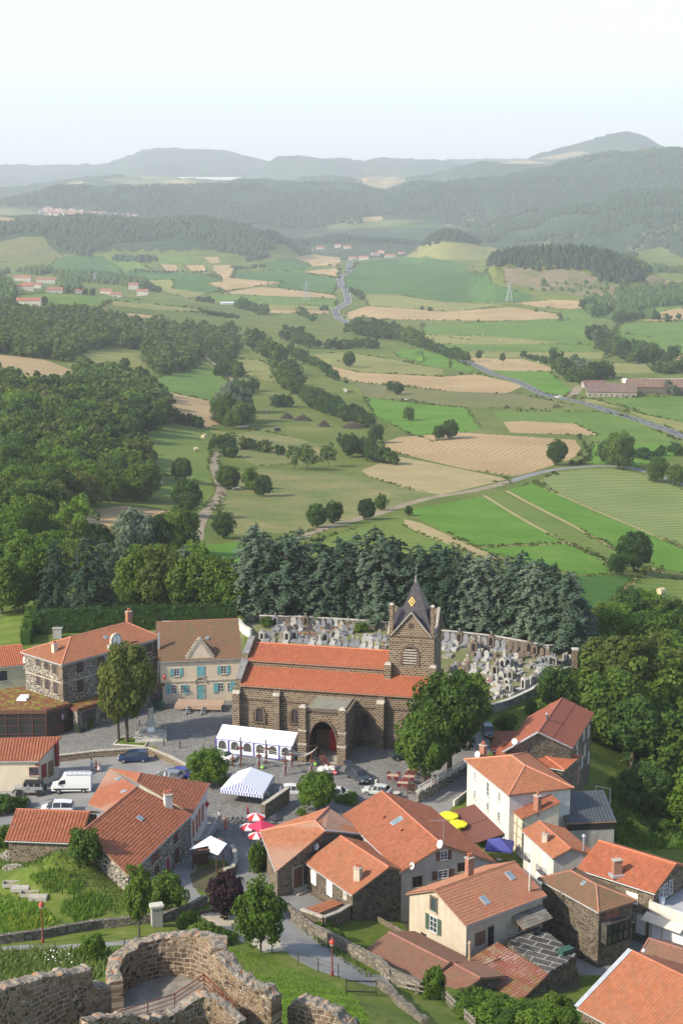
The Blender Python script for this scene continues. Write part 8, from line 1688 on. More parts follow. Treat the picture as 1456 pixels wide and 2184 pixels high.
parasol('parasol',P(*c5(312,452),0),2.9,1.9,4,[PK],'large square pink parasol in the middle of the cafe cluster',skirt=.1);parasol('parasol',P(*c5(278,385),0),2.5,1.3,8,[RD,WC],'red and white parasol behind the large pink one','red and white parasols');parasol('parasol',P(*c5(235,445),0),2.4,1.2,8,[RD,WC],'red and white parasol at the left of the pink one','red and white parasols');parasol('parasol',P(*c5(283,498),0),2.3,1.1,8,[RD,WC],'red and white parasol in front of the pink one','red and white parasols');parasol('parasol',P(*c5(230,345),0),2.6,1,8,[RD],'closed red parasol at the back of the cafe cluster',closed=True)
parasol('parasol',P(*c5(243,485),0),1.9,.5,8,[flat('turquoise',(.1,.4,.42))],'closed turquoise parasol by the climbing shrub',closed=True);parasol('parasol',P(*c5(405,385),0),2.2,1,6,[flat('dark_umbrella',(.03,.03,.035))],'dark parasol folded half behind the stone house roof')
parasol('parasol',P(*c6(145,190),-2.8),2.8,1.35,8,[YL],'yellow parasol, upper of the two before the hotel awning','yellow parasols');parasol('parasol',P(*c6(195,238),-2.8),2.8,1.3,8,[YL],'yellow parasol, lower of the two before the hotel awning','yellow parasols')
pb=parasol('parasol',P(*c6(430,352),-2.6),3.0,2.4,4,[NB],'navy blue square parasol beside the small white house',skirt=.25);pb.rotation_euler[2]=.6;m=MB();[m.bar((1.05,-.42+.12*i,2.62),(.86,-.42+.12*i,2.70),.07,.03) for i in range(8)];m.lathe([(.12,2.80),(.12,2.84)],(.6,0,0),8);m.build('emblem',WC,pb,uv=False)
# brown awnings of the hotel
A,B=hot.A,hot.B;u,n=inn(A,B);a0=P(*c3(285,1140),-.2);a1=P(*c3(460,1300),-.2);pf_=hot.pf;w0=PW((pf_[0],pf_[1]),*c3(290,1138));w1=PW((pf_[0],pf_[1]),*c3(462,1305));out=-n*4.2-Z3*.75;BA=flat('brown_awning',(.13,.05,.038),.75,var=.08)
for i in range(2):
 s0,s1=w0.lerp(w1,i*.5),w0.lerp(w1,i*.5+.49);m=MB();q=[s0,s1,s1+out,s0+out];m.add(q+[x-Z3*.05 for x in q],[(0,1,2,3),(7,6,5,4),(2,3,7,6),(1,2,6,5),(3,0,4,7)]);m.bar(q[2],q[3],.12,.2);hot.add('awning',m,BA)
m=MB();q0,q1=P(*c3(175,1170),-2.2),P(*c3(258,1105),-2.2);m.bar((q0.x,q0.y,-1.9),(q1.x,q1.y,-1.9),.25,2.0);tag(m.build('patio_wall',WM['white']),'white rendered patio wall at the hotel corner','wall')
# tables and chairs
CR=flat('crimson_chair',(.16,.02,.025),.6);TT=flat('table_top',(.42,.3,.22),.6)
def table0():
 e=bpy.data.objects.new('cafe_table',None);COL.objects.link(e);e['category']='table';m=MB();m.box((0,0,.74),(1.5,.85,.05));m.build('tabletop',TT,e,uv=False)
 for sx in (-1,1):
  for sy in (-1,1):m=MB();m.bar((sx*.65,sy*.35,0),(sx*.65,sy*.35,.72),.05,.05);m.build('leg',CR,e,uv=False)
 return e
def chair0():
 e=bpy.data.objects.new('cafe_chair',None);COL.objects.link(e);e['category']='chair';m=MB();m.box((0,0,.45),(.46,.46,.05));m.build('seat',CR,e,uv=False);m=MB();m.box((0,.22,.72),(.46,.05,.42));m.build('backrest',CR,e,uv=False)
 for sx in (-1,1):m=MB();m.box((sx*.23,0,.64),(.04,.4,.04));m.build('armrest',CR,e,uv=False)
 for sx in (-1,1):
  for sy in (-1,1):m=MB();m.bar((sx*.2,sy*.2,0),(sx*.2,sy*.2,.44),.04,.04);m.build('leg',CR,e,uv=False)
 return e
tb0,ch0=table0(),chair0();first=[True,True]
for i,(q,l) in enumerate(((c2(1130,1352),'leftmost'),(c2(1228,1358),'middle'),(c2(1190,1398),'nearest'),(c2(1250,1315),'farthest'),(c2(1368,1372),'rightmost, beside the trunk'))):
 p=P(*q,0);rz=-.15;lt='wooden cafe table under the chestnuts, %s of the five'%l
 if first[0]:t=tb0;first[0]=False;t.location=p;t.rotation_euler[2]=rz;t['label']=lt;t['group']='cafe tables under the chestnuts'
 else:copy_tree(tb0,loc=p,rz=rz,label=lt,group='cafe tables under the chestnuts')
 for sx in (-.42,.42):
  for sy in (-1,1):
   c=p+Matrix.Rotation(rz,3,'Z')@Vector((sx*(1.6 if i==0 and sy>0 else 1),sy*.72,0));rr=rz+(0 if sy>0 else math.pi)+random.uniform(-.3,.3);lc='dark red chair at the %s cafe table'%l.split(',')[0]
   if first[1]:t=ch0;first[1]=False;t.location=c;t.rotation_euler[2]=rr;t['label']=lc;t['group']='chairs at the %s cafe table'%l.split(',')[0]
   else:copy_tree(ch0,loc=c,rz=rr,label=lc,group='chairs at the %s cafe table'%l.split(',')[0])
m=MB();m.rod((0,0,0),(0,0,1.1),.22,n=12);tag(m.build('stone_bollard',PALE,loc=P(*c2(1026,1395),0)),'pale round stone bollard left of the cafe tables','bollard');m=MB();m.rod((0,0,0),(0,0,.08),.5,n=16);tag(m.build('manhole_cover',PALE,loc=P(*c2(1150,1430),0)),'pale round cover on the cobbles near the cafe tables','cover')
p=P(*c2(1240,1455),0);e=empty('notice_board',p,.3,'dark wooden notice board by the terrace railing','sign');m=MB();m.box((0,0,1.4),(1.0,.08,.9));m.build('panel',BROWNW,e,uv=False)
for s_ in (-1,1):m=MB();m.bar((s_*.5,0,0),(s_*.5,0,2.0),.09,.09);m.build('post',BROWNW,e,uv=False)
for i,(q,l) in enumerate(((c1(1020,905),'nearest the memorial'),(c1(1117,918),'in the middle of the three'),(c1(1262,940),'nearest the bright tree'),(c1(868,785),'behind the memorial'))):m=MB();m.lathe([(.09,0),(.09,.8),(.13,.85),(.13,.95),(.04,1.0)],(0,0,0),8);tag(m.build('bollard',flat('dark_bollard',(.06,.055,.05)),loc=G(*q)),'dark metal bollard on the square, '+l,'bollard','bollards on the square')
for i,(x,l) in enumerate(((962,'leftmost'),(985,'middle'),(1008,'rightmost'))):m=MB();m.box((0,0,.55),(.6,.7,1.1),taper=1.1);m.box((0,-.02,1.13),(.68,.8,.1));tag(m.build('waste_bin',flat('bin_green',(.02,.05,.035),.5),loc=P(*c1(x,678),0)),'dark green wheeled bin by the corner, %s of three'%l,'bin','wheeled bins at the corner')
# bicycles in a rack
def bike(p,rz,label):
 e=empty('bicycle',p,rz,label,'bicycle','bicycles in the rack');
 for x in (-.52,.52):
  m=MB();pr=[(.33*math.cos(a*math.pi/9),.33*math.sin(a*math.pi/9)) for a in range(19)]
  for (a,b),(c,d) in zip(pr[:-1],pr[1:]):m.bar((x+a,0,.34+b),(x+c,0,.34+d),.04,.04)
  m.build('wheel',DARK,e,uv=False)
 m=MB();[m.rod(a,b,.025,n=5) for a,b in (((-.52,0,.34),(-.15,0,.3)),((-.15,0,.3),(.35,0,.8)),((-.25,0,.85),(.38,0,.85)),((-.15,0,.3),(-.28,0,.95)),((.52,0,.34),(.38,0,1.0)))];m.build('frame',DARK,e,uv=False);m=MB();m.bar((.38,-.25,1.02),(.38,.25,1.02),.04,.04);m.build('handlebar',DARK,e,uv=False);m=MB();m.box((-.28,0,.97),(.26,.14,.06));m.build('saddle',DARK,e,uv=False)
for i,x in enumerate((118,148,180,205)):bike(P(*c5(x,345),0),.5,'parked bicycle in the rack before the pink parasols, %s from the left'%('first','second','third','fourth')[i])
# road sign
p=G(*c4(180,45));e=empty('road_sign',p,0,'round grey backed road sign at the left street','sign');m=MB();m.rod((0,0,0),(0,0,2.3),.04);m.build('post',STEEL,e,uv=False);m=MB();m.rod((0,-.05,2.3),(0,.0,2.3),.35,n=16,smooth=False);m.build('sign_plate',flat('sign_grey',(.2,.2,.21)),e,uv=False)
p=G(*c2(768,1345));e=empty('no_entry_sign',p,0,'red round sign near the porch with a pale bar','sign');m=MB();m.rod((0,0,0),(0,0,.9),.03);m.build('post',STEEL,e,uv=False);m=MB();m.rod((0,-.05,1.0),(0,.0,1.0),.3,n=16,smooth=False);pp=m.build('sign_plate',RD,e,uv=False);m=MB();m.box((0,-.06,1.0),(.4,.03,.09));m.build('bar',WHITEP,pp,uv=False)
# planks and raised beds in the garden
m=MB();p=G(*c4(150,600));r=random.Random(3);W2=flat('silvered_planks',(.36,.33,.28),.9)
e=empty('raised_bed',p,0,'grey wooden raised beds in a slanting line on the garden slope','raised bed')
for i,q in enumerate(((75,550),(130,580),(185,610),(240,635))):
 c=G(*c4(*q))-p;m=MB();s=.95
 for a,b in (((-s,-.5),(s,-.5)),((-s,.5),(s,.5)),((-s,-.5),(-s,.5)),((s,-.5),(s,.5))):m.bar(Vector((a[0],a[1],.2))+c,Vector((b[0],b[1],.2))+c,.08,.4)
 if i in (1,3):
  for k in range(6):m.bar(Vector((-s,-.4+k*.16,.42))+c,Vector((s,-.4+k*.16,.42))+c,.14,.04)
 m.build('box_frame',W2,e,uv=False)
def tuft_patch(name,label,poly,dens,h,fol,seed,wid=.09,lean=.35,kind='stuff'):
 g=scatter(poly,1/math.sqrt(dens),seed=seed);r=np.random.RandomState(seed);n=len(g);a=r.rand(n)*6.28;H=h*(.5+.8*r.rand(n));d=np.stack([np.cos(a),np.sin(a),np.zeros(n)],1)*wid;ln=r.randn(n,3)*lean*H[:,None];ln[:,2]=0
 V=np.stack([g-d,g+d,g+d*.3+ln+np.array([0,0,1])*H[:,None],g-d*.3+ln+np.array([0,0,1])*H[:,None]],1).reshape(-1,3);o=npmesh(name,V,np.arange(len(V)).reshape(-1,4),fol);tag(o,label,kind=kind);return o
GR=foliage('wild_grass',[(.03,.06,.012),(.07,.12,.02),(.14,.18,.05)],sc=.25,trans=.3);VG=foliage('garden_greens',[(.07,.13,.015),(.13,.23,.025),(.22,.32,.05)],sc=1.2);LG=foliage('lawn_blades',[(.09,.16,.015),(.14,.24,.025),(.22,.3,.05)],sc=.3);YF=foliage('yellow_flowers',[(.1,.15,.02),(.3,.28,.03),(.5,.33,.02)],sc=2)
tuft_patch('wild_grass','long unmown grass on the slope below the footpath',e4([(-60,960),(300,940),(520,950),(760,960),(800,1000),(680,1100),(500,1160),(200,1240),(-60,1260)]),14,.55,GR,31);tuft_patch('meadow_grass','short lawn grass on the castle slope',e5([(90,1120),(300,1150),(520,1250),(760,1330),(900,1420),(1000,1600),(420,1600),(150,1250)]),40,.1,LG,32,.05,lean=.6)
tuft_patch('vegetable_rows','tall green vegetable rows in the garden',e4([(170,500),(340,440),(470,480),(540,540),(470,620),(300,600)]),22,.6,VG,33,.09,.3);tuft_patch('vegetable_rows','bright leafy rows on the right of the garden',e4([(380,660),(560,590),(690,650),(640,740),(470,780),(380,720)]),22,.6,VG,34,.09,.3);tuft_patch('ground_cover','tangled low garden plants and yellow flowers',e4([(0,600),(200,640),(360,760),(370,850),(100,880),(-40,880)]),20,.35,VG,35,.1);tuft_patch('yellow_flowers','yellow flowers at the edge of the garden',e4([(50,760),(200,700),(360,780),(300,850),(60,870)]),4,.6,YF,36,.1)
tuft_patch('dry_grass','dry yellow grass beside the farmhouse gable',e4([(560,400),(660,390),(790,500),(760,520),(640,450)]),14,.5,YF,37);tuft_patch('long_grass','grass of the garden slope',e4([(200,330),(500,330),(560,420),(800,560),(840,700),(700,740),(560,520),(300,420),(0,460),(0,330)]),10,.25,GR,38);tuft_patch('lane_verge','tall weeds along the lane wall',e5([(500,930),(700,1050),(880,1180),(1010,1290),(960,1300),(820,1200),(600,1040)]),6,.5,GR,39)
dz=scatter(e4([(270,980),(420,980),(480,1060),(300,1080)]),.7,seed=40);dz[:,2]+=.5+.15*rng.rand(len(dz));dq=leafquads(dz,unit(rng.randn(len(dz),3)*.3+[0,-.4,1]),.13,rng);tag(npmesh('daisies',dq,np.arange(len(dq)).reshape(-1,4),flat('daisy_white',(.75,.75,.7))),'white daisies in the long grass below the footpath',kind='stuff');tuft_patch('ivy_cover','creeping green cover on the ravine terraces',e3([(1040,1000),(1500,1000),(1500,1400),(1090,1400)]),3.5,.8,FOL['green'],41,.3,.5)
# ---- trees and shrubs of the village
def vtree(kind,fol,base,top,wpx,label,group=None,var=None):
 p=G(*base);H=HZ(p,top)-p.z;d=p.y*cp+(HC-p.z)*sp;wm=wpx*d/FPX;r0={'near':10,'round':10.4,'high':10,'loose':9.4,'tall':7.4,'willow':11,'bush':4.1}[kind]/{'bush':3.0}.get(kind,12)
 return plant(kind,fol,p,H,label,group,wf=wm/H/r0,var=var)
vtree('high','olive',c1(790,880),1385,105,'tall two lobed tree on the square in front of the town hall',var=1);vtree('high','olive',c1(740,872),1405,85,'slimmer stem of the double tree by the war memorial')
vtree('high','green',(903,1684),1528,118,'full leafy chestnut by the cafe tables, nearest of three',var=0);vtree('high','green',(958,1650),1446,140,'large chestnut behind the cafe chestnut',var=1);vtree('high','green',(1000,1600),1442,85,'chestnut against the church corner, behind the other two')
vtree('round','light',c5(660,262),1650,84,'round bright green tree at the top of the ramp',var=2);vtree('near','light',c1(1300,1150),1600,84,'spreading bright green tree beside the white marquee')
vtree('round','purple',c4(1410,752),1862,82,'dark purple leaved ornamental tree',var=3);vtree('near','light',c5(312,1135),1885,92,'bright green tree on the pale path near the bottom',var=2);vtree('tall','green',c4(868,870),1850,58,'narrow tree with an ivy clad trunk by the garden wall');vtree('near','green',c4(1030,715),1868,80,'small tree beside the ivy clad one')
for k,f,b,t,w,l in [('bush','green',c4(530,415),1772,70,'rounded shrub against the corner of the tiled barn'),('bush','green',c4(1175,840),1948,55,'dark shrub right of the stone pillar'),('bush','green',c4(1260,880),1968,60,'low shrub beside the pale gravel path'),('bush','light',c4(580,1000),1995,50,'shrub beside the footpath below the garden wall'),('bush','light',c5(1385,1425),2068,48,'bright shrub at the end of the wooden fence'),
('bush','green',c5(285,640),1800,40,'climbing shrub along the stone house wall, upper'),('bush','green',c5(315,620),1810,30,'climbing shrub along the stone house wall, lower'),('bush','green',c3(470,720),1525,50,'flowering bush along the bank behind the parked grey car'),('bush','light',c5(850,205),1692,48,'low shrub in the bed above the large house roof'),('bush','light',c5(560,290),1725,20,'small shrub at the foot of the round tree'),
('bush','green',c4(60,250),1765,60,'overgrown shrub at the left end of the tiled barn'),('bush','green',c4(10,310),1770,50,'shrub at the far left beside the barn'),('bush','green',c4(1340,870),1985,55,'low green shrub under the castle ruin'),('bush','light',c4(1420,880),1990,50,'low green shrub right of the one under the ruin'),('bush','green',c5(60,1080),1985,60,'spreading shrub left of the path tree'),
('bush','green',c1(560,790),1530,22,'small shrub against the annex wall'),('bush','silver',c1(490,820),1545,20,'grey green plant at the annex corner'),('bush','green',c1(1360,590),1470,20,'plant in front of the presbytery wall'),('bush','green',c1(1060,625),1475,26,'shrub beside the bins by the presbytery'),('bush','light',c6(720,1160),2118,32,'yellowish shrub in the walled garden'),('bush','light',c6(795,1165),2125,30,'second yellowish shrub in the walled garden'),
('bush','green',c1(90,1300),1700,60,'dark shrub at the left edge of the street'),('bush','green',c1(20,1320),1700,60,'dark shrub nearest the left edge of the street'),('bush','green',c5(700,1000),1960,40,'vine on the yard wall, upper'),('bush','green',c5(770,1060),1985,40,'vine on the yard wall, lower')]:
 vtree(k,f,b,t,w,l)
for i,(x,y,w) in enumerate([(270,1165,170),(350,1185,180),(440,1205,180),(530,1225,190),(620,1240,190),(710,1258,180),(250,1240,180),(350,1270,200),(470,1285,200),(590,1295,200),(800,1275,150)]):vtree('bush','light' if i%2 else 'green',c6(x,y),1700+.3819*(y-82),w*.3819,'clipped bush of the leafy hedge along the bottom edge','bushes of the bottom hedge')
for i,(x,y,w) in enumerate([(1130,1010,90),(1200,1080,100),(1300,1090,120),(1250,1180,130),(1380,1160,130),(1130,1260,120),(1200,1320,130),(1330,1290,140),(1440,1230,120),(1060,1330,90),(1410,1060,110)]):vtree('bush','green',c3(x,y),1280+.3819*(y-60),w*.3819,'scrub on the overgrown terraces below the ravine trees','scrub on the ravine terraces')
# ---- flush: every tree that shows is a thing up to 300, the smallest of the far ones read as one mass
PLQ.sort(key=lambda t:-t[0]);NT=0;LEFT=[]
for t in PLQ:
 own=t[6] is None
 if own or NT<268:plant(*t[1:],now=True);NT+=0 if own else 1
 else:LEFT.append(t)
print('TREES',len(PLQ),'rest',len(LEFT),'own',sum(t[6] is None for t in PLQ))
def mass2(name,items,label):
 by={}
 for t in items:by.setdefault(t[2],[]).append(t)
 mats=list(by);Vs=[];Fs=[];MI=[];b=0;protos=[broad(v*43+3,12,5.4,34,20,1.3,.02,clump=.32) for v in range(4)]
 for mi,f in enumerate(mats):
  for t in by[f]:
   V,F=random.choice(protos);a=random.uniform(0,6.28);s=t[4]/12;ca,sa=math.cos(a)*s*t[7],math.sin(a)*s*t[7];p=t[3]
   Vs.append(np.stack([V[:,0]*ca-V[:,1]*sa+p[0],V[:,0]*sa+V[:,1]*ca+p[1],V[:,2]*s+p[2]-.4],1));Fs.append(F+b);MI.append(np.full(len(F),mi));b+=len(V)
 o=npmesh(name,np.vstack(Vs),np.vstack(Fs),[FOL[m] for m in mats],mi=np.concatenate(MI));tag(o,label,kind='stuff')
if LEFT:mass2('distant_trees',LEFT,'smaller trees of the wood, hedges and far tree belts')
# ================================================================ VEHICLES AND PEOPLE
TYRE=flat('tyre',(.015,.015,.016),.8);CGL=glass('car_glass',(.015,.018,.022));LAMPW=flat('headlight_glass',(.7,.7,.68),.2);LAMPR=flat('tail_lamp',(.3,.02,.02),.3);RIM=flat('rim',(.4,.4,.42),.3,.7)
HATCH=[(-2.1,.45,.75,.78,.80,.6),(-1.98,.3,.9,.86,.98,.7),(-1.8,.3,.95,.88,1.05,.74),(-1.4,.3,.95,.9,1.44,.62),(-.3,.3,.95,.9,1.5,.64),(.4,.3,.93,.9,1.44,.62),(1.1,.3,.9,.9,.99,.74),(1.85,.3,.78,.86,.82,.66),(2.08,.4,.6,.74,.63,.5)]
MPV=[(-2.2,.45,.85,.8,.9,.6),(-2.1,.3,.98,.86,1.1,.72),(-1.95,.3,1.0,.88,1.55,.64),(-.6,.3,1.0,.9,1.66,.66),(.5,.3,.98,.9,1.6,.64),(1.35,.3,.92,.9,1.02,.74),(2.0,.3,.78,.86,.84,.66),(2.2,.4,.6,.74,.63,.5)]
def car(q,rz,col,label,prof=HATCH,s=1.0,name='parked_car',z=None,tail_open=False,group=None,metal=.3):
 p=G(*q);
 if z is not None:p=P(q[0],q[1],z)
 e=empty(name,p,rz,label,'car',group,s);PT=NM('car_paint_'+label[:10],.28,.5);PT.p.inputs['Metallic'].default_value=metal;PT.p.inputs['Coat Weight'].default_value=.5;PT.p.inputs['Base Color'].default_value=(*col,1);b=MB();g=MB()
 R_=[[(x,-hw*.92,zb),(x,-hw,(zb+zl)/2),(x,-hw,zl),(x,-ht,zt),(x,ht,zt),(x,hw,zl),(x,hw,(zb+zl)/2),(x,hw*.92,zb)] for x,zb,zl,hw,zt,ht in prof]
 for i in range(len(R_)-1):
  a,c=R_[i],R_[i+1];ta,tc=prof[i][4]-prof[i][2],prof[i+1][4]-prof[i+1][2]
  for j in range(7):
   f=[a[j],c[j],c[j+1],a[j+1]];win=(j in (2,4) and max(ta,tc)>.3) or (j==3 and abs(ta-tc)>.25 and max(ta,tc)>.3)
   (g if win else b).add(f,[(3,2,1,0)],0,not win)
  b.add([a[0],a[7],c[7],c[0]],[(0,1,2,3)])
 b.add(R_[0],[tuple(range(8))]);b.add(R_[-1],[tuple(range(7,-1,-1))])
 for x in (-.35,.42 if prof is HATCH else .5):
  k=min(range(len(prof)),key=lambda i:abs(prof[i][0]-x));pr=prof[k]
  for s_ in (-1,1):b.bar((pr[0],s_*pr[3]*1.0,pr[2]),(pr[0],s_*pr[5]*1.02,pr[4]),.07,.03)
 b.build('body',PT.m,e,uv=False);g.build('windows',CGL,e,uv=False);xf=prof[-1][0];xb=prof[0][0]
 for x in (xb+.75,xf-.8):
  for s_ in (-1,1):m=MB();m.rod((x,s_*.72,.32),(x,s_*.9,.32),.33,n=16,smooth=False);w_=m.build('wheel',TYRE,e,uv=False);m=MB();m.rod((x,s_*.85,.32),(x,s_*.915,.32),.2,n=10,smooth=False);m.build('rim',RIM,w_,uv=False)
 for s_ in (-1,1):m=MB();m.box((xf-.1,s_*.62,.68),(.18,.32,.14));m.build('headlight',LAMPW,e,uv=False);m=MB();m.box((xb+.06,s_*.68,.85),(.12,.22,.2));m.build('tail_light',LAMPR,e,uv=False);m=MB();m.box((xf-1.1,s_*1.0,.98),(.14,.18,.12));m.build('mirror',PT.m,e,uv=False)
 m=MB();m.box((xf+.01,0,.48),(.05,.5,.11));m.build('number_plate',WHITEP,e,uv=False)
 if tail_open:m=MB();m.bar((xb+.2,0,1.55),(xb-.75,0,1.95),1.25,.05);m.build('tailgate',PT.m,e,uv=False);m=MB();m.bar((xb-.1,0,1.72),(xb-.6,0,1.93),1.0,.04);m.build('tailgate_window',CGL,e,uv=False)
 return e
PI=math.pi
car(c1(830,1000),PI+.05,(.025,.055,.14),'dark blue crossover parked along the low stone wall',MPV,.98,metal=.5)
car(c1(1105,1100),PI-.35,(.03,.04,.3),'bright blue hatchback nosed behind the roof of the long farmhouse',metal=.4);car(c1(1055,1120),PI-.35,(.3,.31,.32),'silver car squeezed in front of the bright blue hatchback',metal=.6)
car(c2(85,1222),-.6,(.62,.62,.62),'small white car half hidden by the spreading tree and marquee',s=.85,metal=0);car(c2(512,1440),0.0,(.62,.62,.62),'white hatchback on the ramp left of the round tree',s=.95,z=-.2,metal=0);car(c2(790,1455),.0,(.6,.6,.6),'white car hidden behind the round bright tree',s=.9,metal=0);car(c2(1030,1440),2.8,(.5,.52,.5),'white car peeping over the large red roof ridge',s=.95,metal=0)
car(c2(912,1350),-1.0,(.07,.085,.1),'grey blue people carrier with its tailgate open on the cobbles',MPV,tail_open=True,metal=.5);car(c3(367,752),-1.5,(.06,.07,.08),'dark grey car parked facing the church lane',MPV,.95,metal=.4);car(c2(1200,1215),.3,(.02,.06,.06),'dark green car under the chestnut by the church wall',metal=.3);car(c1(360,1318),PI,(.62,.62,.62),'white car whose roof shows above the tiled barn',MPV,z=-1,metal=0)
car((1190,849),PI*.86,(.65,.65,.63),'tiny white car driving on the valley road',MPV,1.2,metal=0)
def van(q):
 p=G(*q);e=empty('parked_van',p,PI+.02,'white panel van with a roof rack parked in the street','van');W1=NM('van_white',.35,.5);W1.p.inputs['Base Color'].default_value=(.66,.66,.65,1);b=MB();g=MB()
 pr=[(-2.7,.35,2.45,1.0,.9),(-.0,.35,2.5,1.0,.9),(1.15,.35,2.45,1.0,.88),(1.75,.35,1.75,.99,.82),(2.05,.35,1.25,.96,.8),(2.65,.35,1.0,.92,.75),(2.8,.45,.75,.8,.7)]
 R_=[[(x,-w_,zb),(x,-w_,min(1.3,zt-.05)),(x,-t_,zt),(x,t_,zt),(x,w_,min(1.3,zt-.05)),(x,w_,zb)] for x,zb,zt,w_,t_ in pr]
 for i in range(len(R_)-1):
  for j in range(5):(g if j==2 and i in (2,3) else b).add([R_[i][j],R_[i+1][j],R_[i+1][j+1],R_[i][j+1]],[(3,2,1,0)])
  b.add([R_[i][0],R_[i][5],R_[i+1][5],R_[i+1][0]],[(0,1,2,3)])
 b.add(R_[0],[tuple(range(6))]);b.add(R_[-1],[tuple(range(5,-1,-1))]);b.build('body',W1.m,e,uv=False)
 for s_ in (-1,1):g.add([(.75,s_*1.012,1.35),(1.75,s_*1.005,1.35),(1.45,s_*.96,1.9),(.75,s_*.96,1.95)],[(0,1,2,3)])
 g.build('windows',CGL,e,uv=False)
 for x in (-1.7,1.75):
  for s_ in (-1,1):m=MB();m.rod((x,s_*.82,.36),(x,s_*1.03,.36),.37,n=16,smooth=False);w_=m.build('wheel',TYRE,e,uv=False);m=MB();m.rod((x,s_*1.0,.36),(x,s_*1.05,.36),.2,n=10,smooth=False);m.build('rim',RIM,w_,uv=False)
 for s_ in (-1,1):m=MB();m.box((2.6,s_*.72,.95),(.25,.3,.22));m.build('headlight',LAMPW,e,uv=False);m=MB();m.box((1.6,s_*1.15,1.5),(.15,.22,.35));m.build('mirror',TYRE,e,uv=False);m=MB();m.box((0,s_*1.01,.65),(4.8,.04,.18));m.build('side_moulding',TYRE,e,uv=False)
 m=MB();m.box((2.75,0,.5),(.2,1.8,.3));m.build('bumper',TYRE,e,uv=False);m=MB();[m.box((-2.4+i*.6,0,2.62),(.05,1.7,.04)) for i in range(6)];[m.box((-.9,s_*.8,2.6),(3.2,.05,.1)) for s_ in (-1,1)];m.build('roof_rack',STEEL,e,uv=False)
van(c1(450,1185))
def offroad(q):
 p=G(*q);e=empty('off_road_car',p,PI-.02,'boxy silver grey off roader with black roof and spare wheel','car');B=NM('silver_grey_paint',.35,.5);B.p.inputs['Base Color'].default_value=(.36,.36,.35,1);B.p.inputs['Metallic'].default_value=.3;m=MB();m.box((-.35,0,.9),(3.1,1.55,.6));m.box((1.45,0,.98),(1.3,1.3,.42),taper=.92);m.box((-.35,0,1.3),(2.9,1.5,.2));m.build('body',B.m,e,uv=False);m=MB();m.box((-.45,0,1.6),(2.5,1.44,.5),taper=.93);m.build('windows',CGL,e,uv=False);m=MB();m.box((-.5,0,1.88),(2.45,1.42,.1));m.build('roof',TYRE,e,uv=False);m=MB();[m.bar((x,s_*.73,1.35),(x,s_*.69,1.85),.09,.03) for x in (-1.65,-.7,.1,.78) for s_ in (-1,1)];m.build('window_frame',B.m,e,uv=False)
 for x in (-1.35,1.4):
  for s_ in (-1,1):m=MB();m.rod((x,s_*.62,.43),(x,s_*.92,.43),.44,n=16,smooth=False);w_=m.build('wheel',TYRE,e,uv=False);m=MB();m.rod((x,s_*.9,.43),(x,s_*.94,.43),.22,n=10,smooth=False);m.build('rim',TYRE,w_,uv=False);m=MB();m.box((x,s_*.78,.93),(1.1,.36,.1));m.build('wheel_arch',TYRE,e,uv=False)
 m=MB();m.rod((-2.0,0,1.15),(-2.25,0,1.15),.42,n=16,smooth=False);m.build('spare_wheel',TYRE,e,uv=False);m=MB();m.box((2.2,0,.6),(.2,1.6,.2));m.build('bumper',TYRE,e,uv=False)
 for s_ in (-1,1):m=MB();m.rod((2.1,s_*.45,1.0),(2.14,s_*.45,1.0),.13,n=10);m.build('headlight',LAMPW,e,uv=False)
offroad(c1(190,1208))
